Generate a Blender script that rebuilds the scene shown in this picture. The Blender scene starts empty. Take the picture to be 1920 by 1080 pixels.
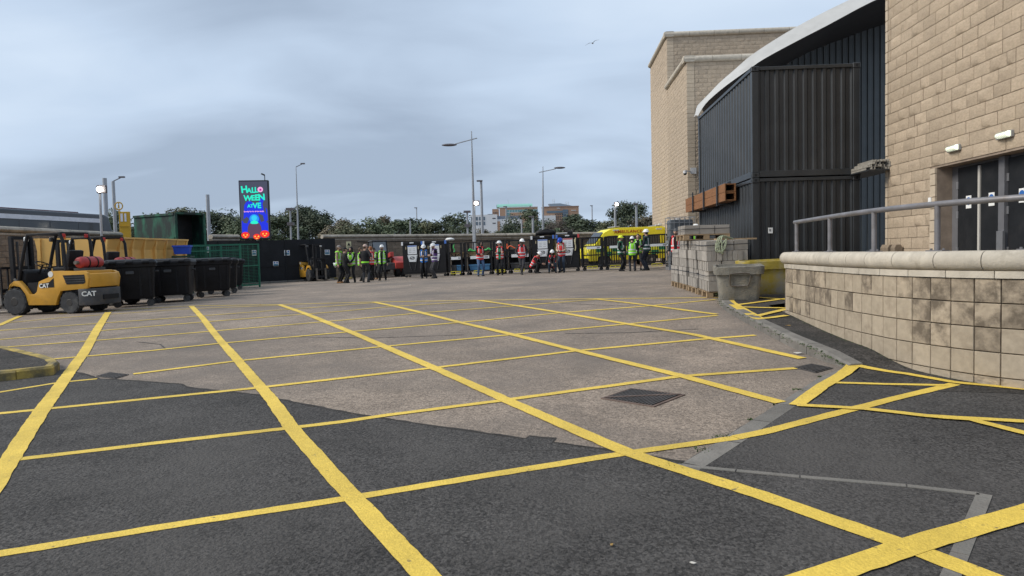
import bpy, bmesh, math, random
from mathutils import Vector as V, Matrix
import numpy as np
random.seed(7)
R = math.radians
scn = bpy.context.scene
col = scn.collection

# ---------------------------------------------------------------- camera
F, ROLL, EYE = 1330.0, 0.0235, 1.57          # focal length for a 1920 px frame, roll, eye height
PITCH = math.atan((540 - 476.8) / F)
_f = V((0, math.cos(PITCH), -math.sin(PITCH)))
_r0 = V((1, 0, 0)); _u0 = _r0.cross(_f)
_r = _r0 * math.cos(ROLL) - _u0 * math.sin(ROLL)
_u = _r0 * math.sin(ROLL) + _u0 * math.cos(ROLL)
cam_d = bpy.data.cameras.new('camera'); cam = bpy.data.objects.new('camera', cam_d); col.objects.link(cam)
cam_d.sensor_width = 36; cam_d.lens = 36 * F / 1920; cam_d.clip_end = 3000; cam_d.clip_start = .05
cam.matrix_world = Matrix(((_r.x, _u.x, -_f.x, 0), (_r.y, _u.y, -_f.y, 0), (_r.z, _u.z, -_f.z, EYE), (0, 0, 0, 1)))
scn.camera = cam

# ---------------------------------------------------------------- sky, sun, exposure
SUN_EL, SUN_AZ = R(38), R(-100)              # azimuth from +Y towards +X: the light comes from the left
w = bpy.data.worlds.new('World'); scn.world = w; w.use_nodes = True
nt = w.node_tree; nt.nodes.clear()
def wn(t, **k):
    n = nt.nodes.new(t)
    for a, b in k.items(): setattr(n, a, b)
    return n
wl = nt.links.new
out = wn('ShaderNodeOutputWorld'); bg = wn('ShaderNodeBackground'); bg.inputs[1].default_value = 1.0
sky = wn('ShaderNodeTexSky', sky_type='NISHITA', sun_disc=False, sun_elevation=SUN_EL, sun_rotation=SUN_AZ)
skys = wn('ShaderNodeVectorMath', operation='SCALE'); skys.inputs[3].default_value = .05
wl(sky.outputs[0], skys.inputs[0])
tc = wn('ShaderNodeTexCoord'); sep = wn('ShaderNodeSeparateXYZ'); wl(tc.outputs['Generated'], sep.inputs[0])
zz = wn('ShaderNodeMath', operation='MAXIMUM'); wl(sep.outputs[2], zz.inputs[0]); zz.inputs[1].default_value = 0
za = wn('ShaderNodeMath', operation='ADD'); wl(zz.outputs[0], za.inputs[0]); za.inputs[1].default_value = .22
dx = wn('ShaderNodeMath', operation='DIVIDE'); wl(sep.outputs[0], dx.inputs[0]); wl(za.outputs[0], dx.inputs[1])
dy = wn('ShaderNodeMath', operation='DIVIDE'); wl(sep.outputs[1], dy.inputs[0]); wl(za.outputs[0], dy.inputs[1])
cmb = wn('ShaderNodeCombineXYZ'); wl(dx.outputs[0], cmb.inputs[0]); wl(dy.outputs[0], cmb.inputs[1])
mp = wn('ShaderNodeMapping'); wl(cmb.outputs[0], mp.inputs[0])
mp.inputs['Location'].default_value = (3.1, 1.9, 0); mp.inputs['Rotation'].default_value = (0, 0, R(-14)); mp.inputs['Scale'].default_value = (.6, .95, 1)
n1 = wn('ShaderNodeTexNoise'); n1.inputs['Scale'].default_value = .75; n1.inputs['Detail'].default_value = 5; n1.inputs['Roughness'].default_value = .45; n1.inputs['Distortion'].default_value = .25
wl(mp.outputs[0], n1.inputs['Vector'])
n2 = wn('ShaderNodeTexNoise'); n2.inputs['Scale'].default_value = 2.4; n2.inputs['Detail'].default_value = 6; n2.inputs['Distortion'].default_value = .8
wl(mp.outputs[0], n2.inputs['Vector'])
mx = wn('ShaderNodeMix', data_type='FLOAT'); mx.inputs[0].default_value = .17; wl(n1.outputs[0], mx.inputs[2]); wl(n2.outputs[0], mx.inputs[3])
cr = wn('ShaderNodeValToRGB'); wl(mx.outputs[0], cr.inputs[0])
e = cr.color_ramp.elements
e[0].position = .36; e[0].color = (.295, .365, .470, 1)
e[1].position = .64; e[1].color = (.575, .665, .775, 1)
q = cr.color_ramp.elements.new(.50); q.color = (.440, .535, .665, 1)
addn = wn('ShaderNodeMix', data_type='RGBA'); addn.inputs[0].default_value = .92
wl(skys.outputs[0], addn.inputs[6]); wl(cr.outputs[0], addn.inputs[7])
wl(addn.outputs[2], bg.inputs[0]); wl(bg.outputs[0], out.inputs[0])
sd = bpy.data.lights.new('sun', 'SUN'); sd.energy = 2.3; sd.angle = R(26); sd.color = (1, .93, .82)
sun = bpy.data.objects.new('sun', sd); col.objects.link(sun)
_sv = V((math.sin(SUN_AZ) * math.cos(SUN_EL), math.cos(SUN_AZ) * math.cos(SUN_EL), math.sin(SUN_EL)))
sun.rotation_euler = _sv.to_track_quat('Z', 'Y').to_euler(); sun.location = (-20, 0, 30)
scn.view_settings.view_transform = 'Standard'; scn.view_settings.look = 'None'
scn.view_settings.exposure = 0.45; scn.view_settings.gamma = 1; scn.view_settings.use_curve_mapping = False

# ---------------------------------------------------------------- the lie of the land
def prof(Y):
    a, b, s = 14., 20., .0309
    if Y < a: return s * max(Y, -20)
    if Y > b: return s * (a + (b - a) / 2)
    t = Y - a
    return s * (a + t - t * t / (2 * (b - a)))
def G(X, Y): return .019 * max(-25, min(25, X)) + prof(Y)
def sst(t):
    t = max(0, min(1, t)); return t * t * (3 - 2 * t)
def G2(X, Y): return G(X, Y) + .11 * sst((Y - 7.0) / 1.0)      # the raised footway
def ray(px, py):
    d = _f + _r * ((px - 960) / F) - _u * ((py - 540) / F)
    return d / d.y
def gnd(px, py, surf=G, dz=0):
    d = ray(px, py); o = V((0, 0, EYE)); lo, hi = 1., 300.
    for _ in range(44):
        m = (lo + hi) / 2; p = o + d * m
        if p.z > surf(p.x, p.y) + dz: lo = m
        else: hi = m
    return o + d * lo
def at(px, py, Y): return V((0, 0, EYE)) + ray(px, py) * Y
YAW = R(3.3314)
ER = V((math.sin(YAW), math.cos(YAW), 0)); EN = V((math.cos(YAW), -math.sin(YAW), 0)); EZ = V((0, 0, 1))

# ---------------------------------------------------------------- materials
MATS = {}
def M(name, c, rough=.6, metal=0., var=.12, scale=3., bump=0., bscale=40., rnd=0., dirt=None, dscale=1.5, dlo=.5, dhi=.7, emit=0., spec=.4, stretch=None, trans=0., speck=None):
    if name in MATS: return MATS[name]
    m = bpy.data.materials.new(name); m.use_nodes = True; MATS[name] = m
    t = m.node_tree; p = t.nodes['Principled BSDF']; L = t.links.new
    p.inputs['Roughness'].default_value = rough; p.inputs['Metallic'].default_value = metal
    p.inputs['Specular IOR Level'].default_value = spec
    if trans: p.inputs['Transmission Weight'].default_value = trans
    tcn = t.nodes.new('ShaderNodeTexCoord'); vec = tcn.outputs['Object']
    if rnd:
        oi = t.nodes.new('ShaderNodeObjectInfo'); ad = t.nodes.new('ShaderNodeVectorMath'); ad.operation = 'MULTIPLY_ADD'
        cc = t.nodes.new('ShaderNodeCombineXYZ')
        for i in range(3): L(oi.outputs['Random'], cc.inputs[i])
        L(cc.outputs[0], ad.inputs[0]); ad.inputs[1].default_value = (37, 53, 71); L(vec, ad.inputs[2]); vec = ad.outputs[0]
    if stretch:
        mpn = t.nodes.new('ShaderNodeMapping'); mpn.inputs['Scale'].default_value = stretch; L(vec, mpn.inputs[0]); vs = mpn.outputs[0]
    else: vs = vec
    n = t.nodes.new('ShaderNodeTexNoise'); n.inputs['Scale'].default_value = scale; n.inputs['Detail'].default_value = 6; n.inputs['Roughness'].default_value = .6
    L(vs, n.inputs['Vector'])
    r = t.nodes.new('ShaderNodeValToRGB'); L(n.outputs[0], r.inputs[0])
    r.color_ramp.elements[0].position = .3; r.color_ramp.elements[1].position = .7
    r.color_ramp.elements[0].color = tuple(max(0, x * (1 - var)) for x in c) + (1,)
    r.color_ramp.elements[1].color = tuple(min(1, x * (1 + var)) for x in c) + (1,)
    o = r.outputs[0]
    def mul(o, val):
        mm = t.nodes.new('ShaderNodeVectorMath'); mm.operation = 'SCALE'; L(o, mm.inputs[0]); L(val, mm.inputs[3]); return mm.outputs[0]
    if rnd:
        mr = t.nodes.new('ShaderNodeMapRange'); L(oi.outputs['Random'], mr.inputs[0]); mr.inputs[3].default_value = 1 - rnd; mr.inputs[4].default_value = 1 + rnd
        o = mul(o, mr.outputs[0])
    if speck:
        vo = t.nodes.new('ShaderNodeTexVoronoi'); vo.inputs['Scale'].default_value = speck[0]; L(vec, vo.inputs['Vector'])
        mr = t.nodes.new('ShaderNodeMapRange'); sp = t.nodes.new('ShaderNodeSeparateColor'); L(vo.outputs['Color'], sp.inputs[0]); L(sp.outputs[0], mr.inputs[0])
        mr.inputs[3].default_value = 1 - speck[1]; mr.inputs[4].default_value = 1 + speck[1]; o = mul(o, mr.outputs[0])
    if dirt:
        nd = t.nodes.new('ShaderNodeTexNoise'); nd.inputs['Scale'].default_value = dscale; nd.inputs['Detail'].default_value = 8; nd.inputs['Roughness'].default_value = .65
        L(vs, nd.inputs['Vector'])
        rd = t.nodes.new('ShaderNodeMapRange'); L(nd.outputs[0], rd.inputs[0]); rd.inputs[1].default_value = dlo; rd.inputs[2].default_value = dhi
        x = t.nodes.new('ShaderNodeMix'); x.data_type = 'RGBA'; L(rd.outputs[0], x.inputs[0]); L(o, x.inputs[6]); x.inputs[7].default_value = tuple(dirt) + (1,); o = x.outputs[2]
    L(o, p.inputs['Base Color'])
    if emit:
        p.inputs['Emission Color'].default_value = tuple(c) + (1,); p.inputs['Emission Strength'].default_value = emit
    if bump:
        nb = t.nodes.new('ShaderNodeTexNoise'); nb.inputs['Scale'].default_value = bscale; nb.inputs['Detail'].default_value = 5; L(vec, nb.inputs['Vector'])
        b = t.nodes.new('ShaderNodeBump'); b.inputs['Strength'].default_value = bump; b.inputs['Distance'].default_value = .02; L(nb.outputs[0], b.inputs['Height']); L(b.outputs[0], p.inputs['Normal'])
    return m

# ---------------------------------------------------------------- mesh builder
class MB:
    def __init__(s): s.v = []; s.f = []; s.m = []
    def add(s, vs, fs, m=0):
        b = len(s.v); s.v += [tuple(x) for x in vs]; s.f += [tuple(i + b for i in f) for f in fs]; s.m += [m] * len(fs); return s
    def box(s, c, d, rz=0, mt=None, m=0):
        c = V(c); hx, hy, hz = d[0] / 2, d[1] / 2, d[2] / 2
        vs = [V((x, y, z)) for z in (-hz, hz) for y in (-hy, hy) for x in (-hx, hx)]
        if mt is None: mt = Matrix.Rotation(rz, 3, 'Z')
        return s.add([mt @ q + c for q in vs], [(0, 2, 3, 1), (4, 5, 7, 6), (0, 1, 5, 4), (2, 6, 7, 3), (0, 4, 6, 2), (1, 3, 7, 5)], m)
    def bb(s, a, b, m=0):
        return s.box([(a[i] + b[i]) / 2 for i in range(3)], [abs(b[i] - a[i]) for i in range(3)], m=m)
    def bar(s, a, b, w, h=None, up=(0, 0, 1), m=0):
        a, b = V(a), V(b); h = h or w; d = (b - a); l = d.length; d.normalize(); up = V(up)
        if abs(d.dot(up)) > .98: up = V((0, 1, 0))
        x = d.cross(up).normalized(); z = x.cross(d)
        mt = Matrix((x, d, z)).transposed()
        return s.box((a + b) / 2, (w, l, h), mt=mt, m=m)
    def cyl(s, a, b, r0, r1=None, n=12, cap=True, m=0):
        a, b = V(a), V(b); r1 = r0 if r1 is None else r1; d = (b - a).normalized()
        up = V((0, 0, 1)) if abs(d.z) < .9 else V((1, 0, 0)); x = d.cross(up).normalized(); y = d.cross(x)
        vs = [a + (x * math.cos(2 * math.pi * i / n) + y * math.sin(2 * math.pi * i / n)) * r0 for i in range(n)] + [b + (x * math.cos(2 * math.pi * i / n) + y * math.sin(2 * math.pi * i / n)) * r1 for i in range(n)]
        fs = [(i, n + i, n + (i + 1) % n, (i + 1) % n) for i in range(n)]
        if cap: fs += [tuple(range(n)), tuple(range(2 * n - 1, n - 1, -1))]
        return s.add(vs, fs, m)
    def tube(s, pts, r, n=8, m=0, close=False):
        pts = [V(p) for p in pts]; rings = []
        for i, p in enumerate(pts):
            d = (pts[min(i + 1, len(pts) - 1)] - pts[max(i - 1, 0)]).normalized()
            up = V((0, 0, 1)) if abs(d.z) < .9 else V((0, 1, 0)); x = d.cross(up).normalized(); y = d.cross(x)
            rr = r[i] if isinstance(r, (list, tuple)) else r
            rings.append([p + (x * math.cos(2 * math.pi * k / n) + y * math.sin(2 * math.pi * k / n)) * rr for k in range(n)])
        return s.loft(rings, m=m)
    def loft(s, rings, cap=True, m=0, closed=True):
        n = len(rings[0]); vs = [q for r in rings for q in r]; fs = []
        for i in range(len(rings) - 1):
            for k in range(n if closed else n - 1):
                a = i * n + k; b = i * n + (k + 1) % n
                fs.append((a, b, b + n, a + n))
        if cap and closed: fs += [tuple(range(n - 1, -1, -1)), tuple(range((len(rings) - 1) * n, len(rings) * n))]
        return s.add(vs, fs, m)
    def prism(s, poly, axis, a, b, m=0):
        # poly: 2-D points; axis 'y': (x,z) extruded in y, 'x': (y,z) in x, 'z': (x,y) in z
        f = {'y': lambda p, t: (p[0], t, p[1]), 'x': lambda p, t: (t, p[0], p[1]), 'z': lambda p, t: (p[0], p[1], t)}[axis]
        n = len(poly); vs = [f(p, a) for p in poly] + [f(p, b) for p in poly]
        return s.add(vs, [tuple(range(n)), tuple(range(2 * n - 1, n - 1, -1))] + [(i, n + i, n + (i + 1) % n, (i + 1) % n) for i in range(n)], m)
    def ball(s, c, r, n=10, k=6, m=0, zmin=-1.):
        c = V(c); r = r if isinstance(r, (tuple, list)) else (r, r, r); rings = []
        for i in range(k + 1):
            z = zmin + (1 - zmin) * i / k if zmin > -1 else -math.cos(math.pi * i / k)
            q = math.sqrt(max(1e-4, 1 - z * z))
            rings.append([c + V((r[0] * q * math.cos(2 * math.pi * j / n), r[1] * q * math.sin(2 * math.pi * j / n), r[2] * z)) for j in range(n)])
        return s.loft(rings, m=m)
    def mesh(s, name, mats, smooth=False, bevel=0., seg=1, angle=40):
        me = bpy.data.meshes.new(name); me.from_pydata([tuple(v) for v in s.v], [], s.f)
        if not isinstance(mats, (list, tuple)): mats = [mats]
        for q in mats: me.materials.append(q)
        for p, i in zip(me.polygons, s.m): p.material_index = i
        bm = bmesh.new(); bm.from_mesh(me)
        bmesh.ops.recalc_face_normals(bm, faces=bm.faces)
        if bevel:
            ed = [e for e in bm.edges if len(e.link_faces) == 2 and e.calc_face_angle(0) > R(30)]
            bmesh.ops.bevel(bm, geom=ed, offset=bevel, segments=seg, affect='EDGES', profile=.6, clamp_overlap=True)
        bm.to_mesh(me); bm.free()
        if smooth:
            me.shade_smooth(); me.set_sharp_from_angle(angle=R(angle))
        return me
    def build(s, name, mats, parent=None, **k):
        return link(name, s.mesh(name, mats, **k), parent)
WM = {}
def link(name, me, parent=None, mw=None):
    o = bpy.data.objects.new(name, me); col.objects.link(o)
    if parent is not None:
        o.parent = parent
        if mw is not None: o.matrix_basis = WM[parent.name].inverted() @ mw
    elif mw is not None: o.matrix_basis = mw
    WM[o.name] = (WM[parent.name] @ o.matrix_basis) if parent is not None else o.matrix_basis.copy()
    return o
def tag(o, label=None, cat=None, group=None, kind=None):
    if label: o['label'] = label
    if cat: o['category'] = cat
    if group: o['group'] = group
    if kind: o['kind'] = kind
    return o
def thing(name, label, cat, mw=None, group=None):
    o = bpy.data.objects.new(name, None); o.empty_display_size = .2; col.objects.link(o)
    if mw is not None: o.matrix_basis = mw
    WM[o.name] = o.matrix_basis.copy()
    return tag(o, label, cat, group)
def struct(o): o['kind'] = 'structure'; return o
def copy_tree(o, mw, label=None, group=None, parent=None):
    c = o.copy(); col.objects.link(c); c.parent = parent
    if parent is None: c.matrix_basis = mw; WM[c.name] = mw.copy()
    if label: c['label'] = label
    if group: c['group'] = group
    for ch in list(o.children): copy_tree(ch, None, parent=c)
    return c
def upright(x, y, yaw=0, z=None): return Matrix.Translation((x, y, G(x, y) if z is None else z)) @ Matrix.Rotation(yaw, 4, 'Z')
def onground(x, y, yaw=0, surf=G, dz=0):
    h = .4; n = V((-(surf(x + h, y) - surf(x - h, y)) / (2 * h), -(surf(x, y + h) - surf(x, y - h)) / (2 * h), 1)).normalized()
    fx = V((math.cos(yaw), math.sin(yaw), 0)); fx = (fx - n * fx.dot(n)).normalized(); fy = n.cross(fx)
    m = Matrix((fx, fy, n)).transposed().to_4x4(); m.translation = (x, y, surf(x, y) + dz); return m
def frame(o, x, y):
    x = V(x).normalized(); y = V(y); y = (y - x * y.dot(x)).normalized(); z = x.cross(y)
    m = Matrix((x, y, z)).transposed().to_4x4(); m.translation = o; return m
def lettering(s, size, mt, parent, mw, name='lettering', ex=.004, align='CENTER', xs=1., space=1., bold=.0):
    cu = bpy.data.curves.new(name, 'FONT'); cu.body = s; cu.size = size; cu.extrude = ex; cu.align_x = align; cu.align_y = 'CENTER'; cu.resolution_u = 3; cu.space_character = space; cu.offset = bold * size
    o = bpy.data.objects.new('tmp', cu); col.objects.link(o)
    dg = bpy.context.evaluated_depsgraph_get(); me = bpy.data.meshes.new_from_object(o.evaluated_get(dg))
    bpy.data.objects.remove(o); me.name = name; me.materials.clear(); me.materials.append(mt)
    if xs != 1: me.transform(Matrix.Diagonal((xs, 1, 1, 1)))
    ob = bpy.data.objects.new(name, me); col.objects.link(ob); ob.parent = parent; ob.matrix_basis = mw; return ob
def resample(pts, step):
    out = [V(pts[0])]; acc = 0
    for a, b in zip(pts, pts[1:]):
        a, b = V(a), V(b); l = (b - a).length; n = max(1, round(l / step))
        out += [a + (b - a) * (i / n) for i in range(1, n + 1)]
    return out
def smoothline(pts, n=4):
    # Catmull-Rom through the points
    P = [V(p) for p in pts]; P = [P[0] * 2 - P[1]] + P + [P[-1] * 2 - P[-2]]; o = []
    for i in range(1, len(P) - 2):
        for k in range(n):
            t = k / n; a, b, c, d = P[i - 1:i + 3]
            o.append(.5 * ((2 * b) + (c - a) * t + (2 * a - 5 * b + 4 * c - d) * t * t + (3 * b - a - 3 * c + d) * t ** 3))
    return o + [P[-2]]
# ---------------------------------------------------------------- ground
m_yard = M('yard_concrete', (.262, .212, .170), .85, var=.22, scale=1.6, bump=.8, bscale=55, speck=(48, .34), dirt=(.165, .140, .120), dscale=.33, dlo=.42, dhi=.66, spec=.25)
m_asph = M('asphalt', (.062, .058, .055), .9, var=.25, scale=1.3, bump=1., bscale=45, speck=(68, .5), dirt=(.086, .080, .075), dscale=.7, dlo=.48, dhi=.7, spec=.25)
m_foot = M('footway_asphalt', (.056, .051, .047), .92, var=.3, scale=2.5, bump=.9, bscale=45, speck=(50, .55), dirt=(.03, .03, .028), dscale=.9, spec=.2)
m_yel = M('yellow_paint', (.66, .465, .075), .7, var=.18, scale=1.6, bump=.4, bscale=70, dirt=(.16, .13, .07), dscale=16., dlo=.635, dhi=.69, speck=(60, .08))
m_kerb = M('kerb_stone', (.175, .162, .145), .85, var=.25, scale=5, bump=.4, bscale=50, rnd=.14, dirt=(.10, .10, .09), dscale=2.5, dlo=.5, dhi=.75)
m_kyel = M('kerb_yellow', (.40, .29, .07), .8, var=.25, scale=5, bump=.4, rnd=.1, dirt=(.10, .09, .06), dscale=3, dlo=.40, dhi=.62)
m_iron = M('cast_iron', (.075, .068, .064), .65, metal=.3, var=.3, scale=8, bump=.3)
xs = [-900, -300, -80, -25, -12, -4, 4, 12, 25, 80, 300, 900]
ys = [-60, -20, -5, 0, 7] + [14 + .25 * i for i in range(25)] + [24, 40, 80, 200, 500, 1400]
b = MB(); nX = len(xs)
b.add([(x, y, G(x, y)) for y in ys for x in xs], [(j * nX + i, j * nX + i + 1, (j + 1) * nX + i + 1, (j + 1) * nX + i) for j in range(len(ys) - 1) for i in range(nX - 1)])
struct(b.build('ground', m_yard))

def sheet(name, mat, pts, dz, surf=G, jitter=0.):
    pts = [V((p[0], p[1], 0)) for p in pts]; pts = resample(pts + [pts[0]], .12 if jitter else 3)[:-1]
    bm = bmesh.new(); vs = []
    for p in pts:
        x, y = p.x + random.uniform(-jitter, jitter), p.y + random.uniform(-jitter, jitter)
        vs.append(bm.verts.new((x, y, surf(x, y) + dz)))
    es = [bm.edges.new((vs[i], vs[(i + 1) % len(vs)])) for i in range(len(vs))]
    bmesh.ops.triangle_fill(bm, edges=es, use_beauty=True)
    bmesh.ops.recalc_face_normals(bm, faces=bm.faces)
    if bm.faces[:] and sum(f.normal.z for f in bm.faces) < 0: bmesh.ops.reverse_faces(bm, faces=bm.faces)
    me = bpy.data.meshes.new(name); bm.to_mesh(me); bm.free(); me.materials.append(mat)
    return struct(link(name, me))
gp = lambda *a: gnd(*a)
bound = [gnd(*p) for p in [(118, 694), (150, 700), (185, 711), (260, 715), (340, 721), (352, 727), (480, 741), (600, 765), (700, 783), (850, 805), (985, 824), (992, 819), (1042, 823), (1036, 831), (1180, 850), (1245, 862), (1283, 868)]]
flush = [gnd(*p) for p in [(1283, 868), (1330, 838), (1400, 795), (1480, 748), (1540, 716), (1590, 690)]]
asph = [V((-14, 8.9, 0)), V((-8, 9.2, 0))] + bound + flush[1:] + [V((5.5, 7.6, 0)), V((9, 5, 0)), V((9, -6, 0)), V((-14, -6, 0))]
sheet('road', m_asph, asph, .003, jitter=.012)

def strip(pts, width, dz, mat=None, surf=G, name='yellow_line', px=True, jit=.007, kind=True, taper=None):
    P = [gnd(*p, surf=surf) for p in pts] if px else [V(p) for p in pts]
    P = [V((p.x, p.y, 0)) for p in P]
    if px:      # lines that leave the view carry on a little
        off = lambda p: p[0] < 0 or p[0] > 1930 or p[1] > 1085
        if off(pts[0]): P.insert(0, P[0] + (P[0] - P[1]).normalized() * 1.8)
        if off(pts[-1]): P.append(P[-1] + (P[-1] - P[-2]).normalized() * (1.8 if pts[-1][1] > 760 else .5))
    P = resample(P, .09); n = len(P); vs = []; fs = []
    # round off the bends a little
    for i, p in enumerate(P):
        d = (P[min(i + 2, n - 1)] - P[max(i - 2, 0)]).normalized(); s = V((-d.y, d.x, 0))
        for k in (-1, 1):
            q = p + s * k * (width / 2 + random.uniform(-jit, jit) * .6 + .003 * math.sin(i * .13 + k))
            vs.append((q.x, q.y, surf(q.x, q.y) + dz))
    fs = [(2 * i, 2 * i + 2, 2 * i + 3, 2 * i + 1) for i in range(n - 1)]
    mb = MB(); mb.add(vs, fs); me = mb.mesh(name, mat or m_yel)
    if sum(p.normal.z for p in me.polygons) < 0: me.flip_normals()
    return struct(link(name, me))
A = [[(-90, 1030), (20, 862), (80, 768), (155, 666), (203, 586)],
     [(830, 1118), (785, 1069), (660, 933), (547, 803), (510, 752), (447, 677), (415, 642), (358, 574)],
     [(1960, 1128), (1700, 1027), (1425, 930), (1180, 851), (948, 751), (815, 691), (722, 651), (655, 622), (524, 572)],
     [(1464, 756), (1278, 706), (1085, 659), (961, 628), (862, 605), (702, 567)],
     [(1505, 673), (1300, 628), (1176, 608), (1052, 587), (900, 564)],
     [(1344, 590), (1216, 573), (1116, 561)],
     [(-60, 626), (0, 610), (38, 593)]]
B = [[(-160, 1066), (0, 1040), (300, 990), (660, 935), (950, 887), (1180, 850), (1293, 834), (1380, 822)],
     [(30, 863), (283, 833), (547, 803), (640, 792), (728, 779), (948, 751), (1278, 706), (1492, 691)],
     [(-80, 784), (0, 776), (243, 752), (483, 728), (640, 710), (815, 690), (1085, 658), (1300, 638), (1416, 629)],
     [(250, 702), (447, 677), (640, 658), (722, 650), (959, 628), (1176, 608), (1345, 592)],
     [(86, 675), (283, 658), (415, 644), (640, 624), (862, 605), (1052, 587), (1216, 574), (1342, 562)],
     [(-80, 659), (0, 652), (283, 631), (640, 601), (790, 587), (965, 574), (1116, 562)],
     [(-80, 643), (0, 637), (320, 609), (640, 584), (735, 575), (900, 565)],
     [(-80, 626), (0, 620), (320, 597), (640, 573), (700, 568)],
     [(0, 607), (105, 597), (200, 590), (360, 579), (520, 573)],
     [(110, 589), (205, 583), (355, 574), (520, 571.5), (702, 566.5), (897, 563.5), (1116, 560.5), (1348, 558.5)],
     [(-120, 752), (0, 736), (110, 718), (182, 711)]]
for i, l in enumerate(B): strip(l, [.095, .095, .10, .10, .10, .09, .09, .09, .08, .11, .08][i], .0065)
for i, l in enumerate(A): strip(l, [.150, .125, .130, .125, .125, .12, .13][i], .009)
strip([(1380, 822), (1440, 810), (1600, 768), (1690, 745), (1790, 721)], .105, .008, surf=G2)
strip([(1440, 1117), (1705, 1027), (1840, 987), (1990, 945)], .150, .011)
strip([(1494, 762), (1540, 727), (1600, 686)], .125, .0125, surf=G2)
strip([(1594, 684), (1700, 703), (1790, 719), (1990, 738)], .085, .014, surf=G2)
strip([(1560, 719), (1660, 722), (1775, 724)], .07, .011, surf=G2)
strip([(1494, 762), (1620, 769), (1740, 783), (1990, 797)], .085, .0155)
strip([(1745, 784), (1820, 790), (1990, 833)], .085, .017)

m_crack = M('tar_seam_and_shade', (.055, .050, .047), .85, var=.3, scale=6)
for pts in ([(1060, 626), (1180, 624), (1310, 617)], [(255, 641), (300, 646), (312, 655)], [(560, 632), (700, 634), (870, 628)], [(905, 838), (985, 846), (1060, 843)], [(240, 596), (420, 590), (560, 588)], [(1000, 566), (1120, 572), (1260, 577)]):
    strip(pts, .022, .005, m_crack, name='tar_seam_and_shade', jit=.012)
strip([(p.x, p.y + .01, 0) for p in bound], .035, .0045, M('seam_step_shade', (.030, .027, .024), .95, var=.3), name='tar_seam_and_shade', px=False, jit=.02)  # dark strip along the asphalt edge paints in the shadow of the concrete step
# ---------------------------------------------------------------- kerbs, footway
def kerb_run(pts, w, h, mat, name='kerb', label=None, step=.915, surf=G, side=1, hfun=None, parent=None):
    """separate kerb stones along a line; the line is the road-side edge, side=+1 puts the stone to the right"""
    root = parent or bpy.data.objects.new(name, None)
    if parent is None: col.objects.link(root); struct(root); WM[root.name] = Matrix()
    P = resample([V((p[0], p[1], 0)) for p in pts], .05); acc = 0; seg = [P[0]]; runs = []
    for a, c in zip(P, P[1:]):
        seg.append(c); acc += (c - a).length
        if acc >= step: runs.append(seg); seg = [c]; acc = 0
    if len(seg) > 2: runs.append(seg)
    for sg in runs:
        a, c = sg[0], sg[-1]; mid = sg[len(sg) // 2]; d = (c - a).normalized(); rings = []
        for q, e in ((a, .008), (mid, 0), (c, -.008)):
            q = q + d * e; n = V((d.y, -d.x, 0)) * side; hh = hfun(q) if hfun else h; o = q + n * w
            z0 = surf(q.x, q.y); j = random.uniform(-.004, .004) if h > .05 else 0
            rings.append([V((q.x, q.y, z0 - .12)), V((q.x, q.y, z0 + hh * .78 + j)), V((q.x + n.x * .028, q.y + n.y * .028, z0 + hh + j)), V((o.x, o.y, surf(o.x, o.y) + hh + j)), V((o.x, o.y, z0 - .12))])
        mb = MB(); mb.loft(rings); mb.build('kerb_stone', mat, root, smooth=True, angle=25)
    return root
kl = [gnd(*p) for p in [(1352, 541), (1349, 552), (1347, 566), (1356, 580), (1385, 598), (1428, 622), (1480, 650), (1530, 672), (1562, 684), (1592, 693)]]
kl = smoothline(kl, 4)
kr = kerb_run(kl, .15, .12, m_kerb, 'kerb', side=-1, hfun=lambda q: .012 + .113 * sst((q.y - 6.95) / .9))
fl = [gnd(*p) for p in [(1585, 690), (1540, 707), (1455, 760), (1360, 820), (1320, 845), (1268, 876)]]
kerb_run(smoothline(fl, 3), .15, .0045, m_kerb, 'flush_kerb', side=-1, step=.6)
# flat edging strips set in the asphalt
def edging(pts, w):
    r = bpy.data.objects.new('edging_strip', None); col.objects.link(r); struct(r); WM[r.name] = Matrix()
    P = [gnd(*p) for p in pts]; P = resample([V((p.x, p.y, 0)) for p in P], .45)
    for a, c in zip(P, P[1:]):
        d = (c - a).normalized(); n = V((d.y, -d.x, 0)); a = a + d * .004; c = c - d * .004; mb = MB(); v = []
        for q in (a - n * w / 2, a + n * w / 2, c + n * w / 2, c - n * w / 2): v.append((q.x, q.y, G(q.x, q.y) + .007))
        v += [(x, y, z - .05) for x, y, z in v]
        mb.add(v, [(0, 1, 2, 3), (0, 4, 5, 1), (1, 5, 6, 2), (2, 6, 7, 3), (3, 7, 4, 0)]); mb.build('edging_stone', m_kerb, r)
edging([(1268, 873), (1500, 895), (1700, 912), (1838, 928)], .045)
edging([(1846, 928), (1800, 1040), (1775, 1100)], .075)
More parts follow.
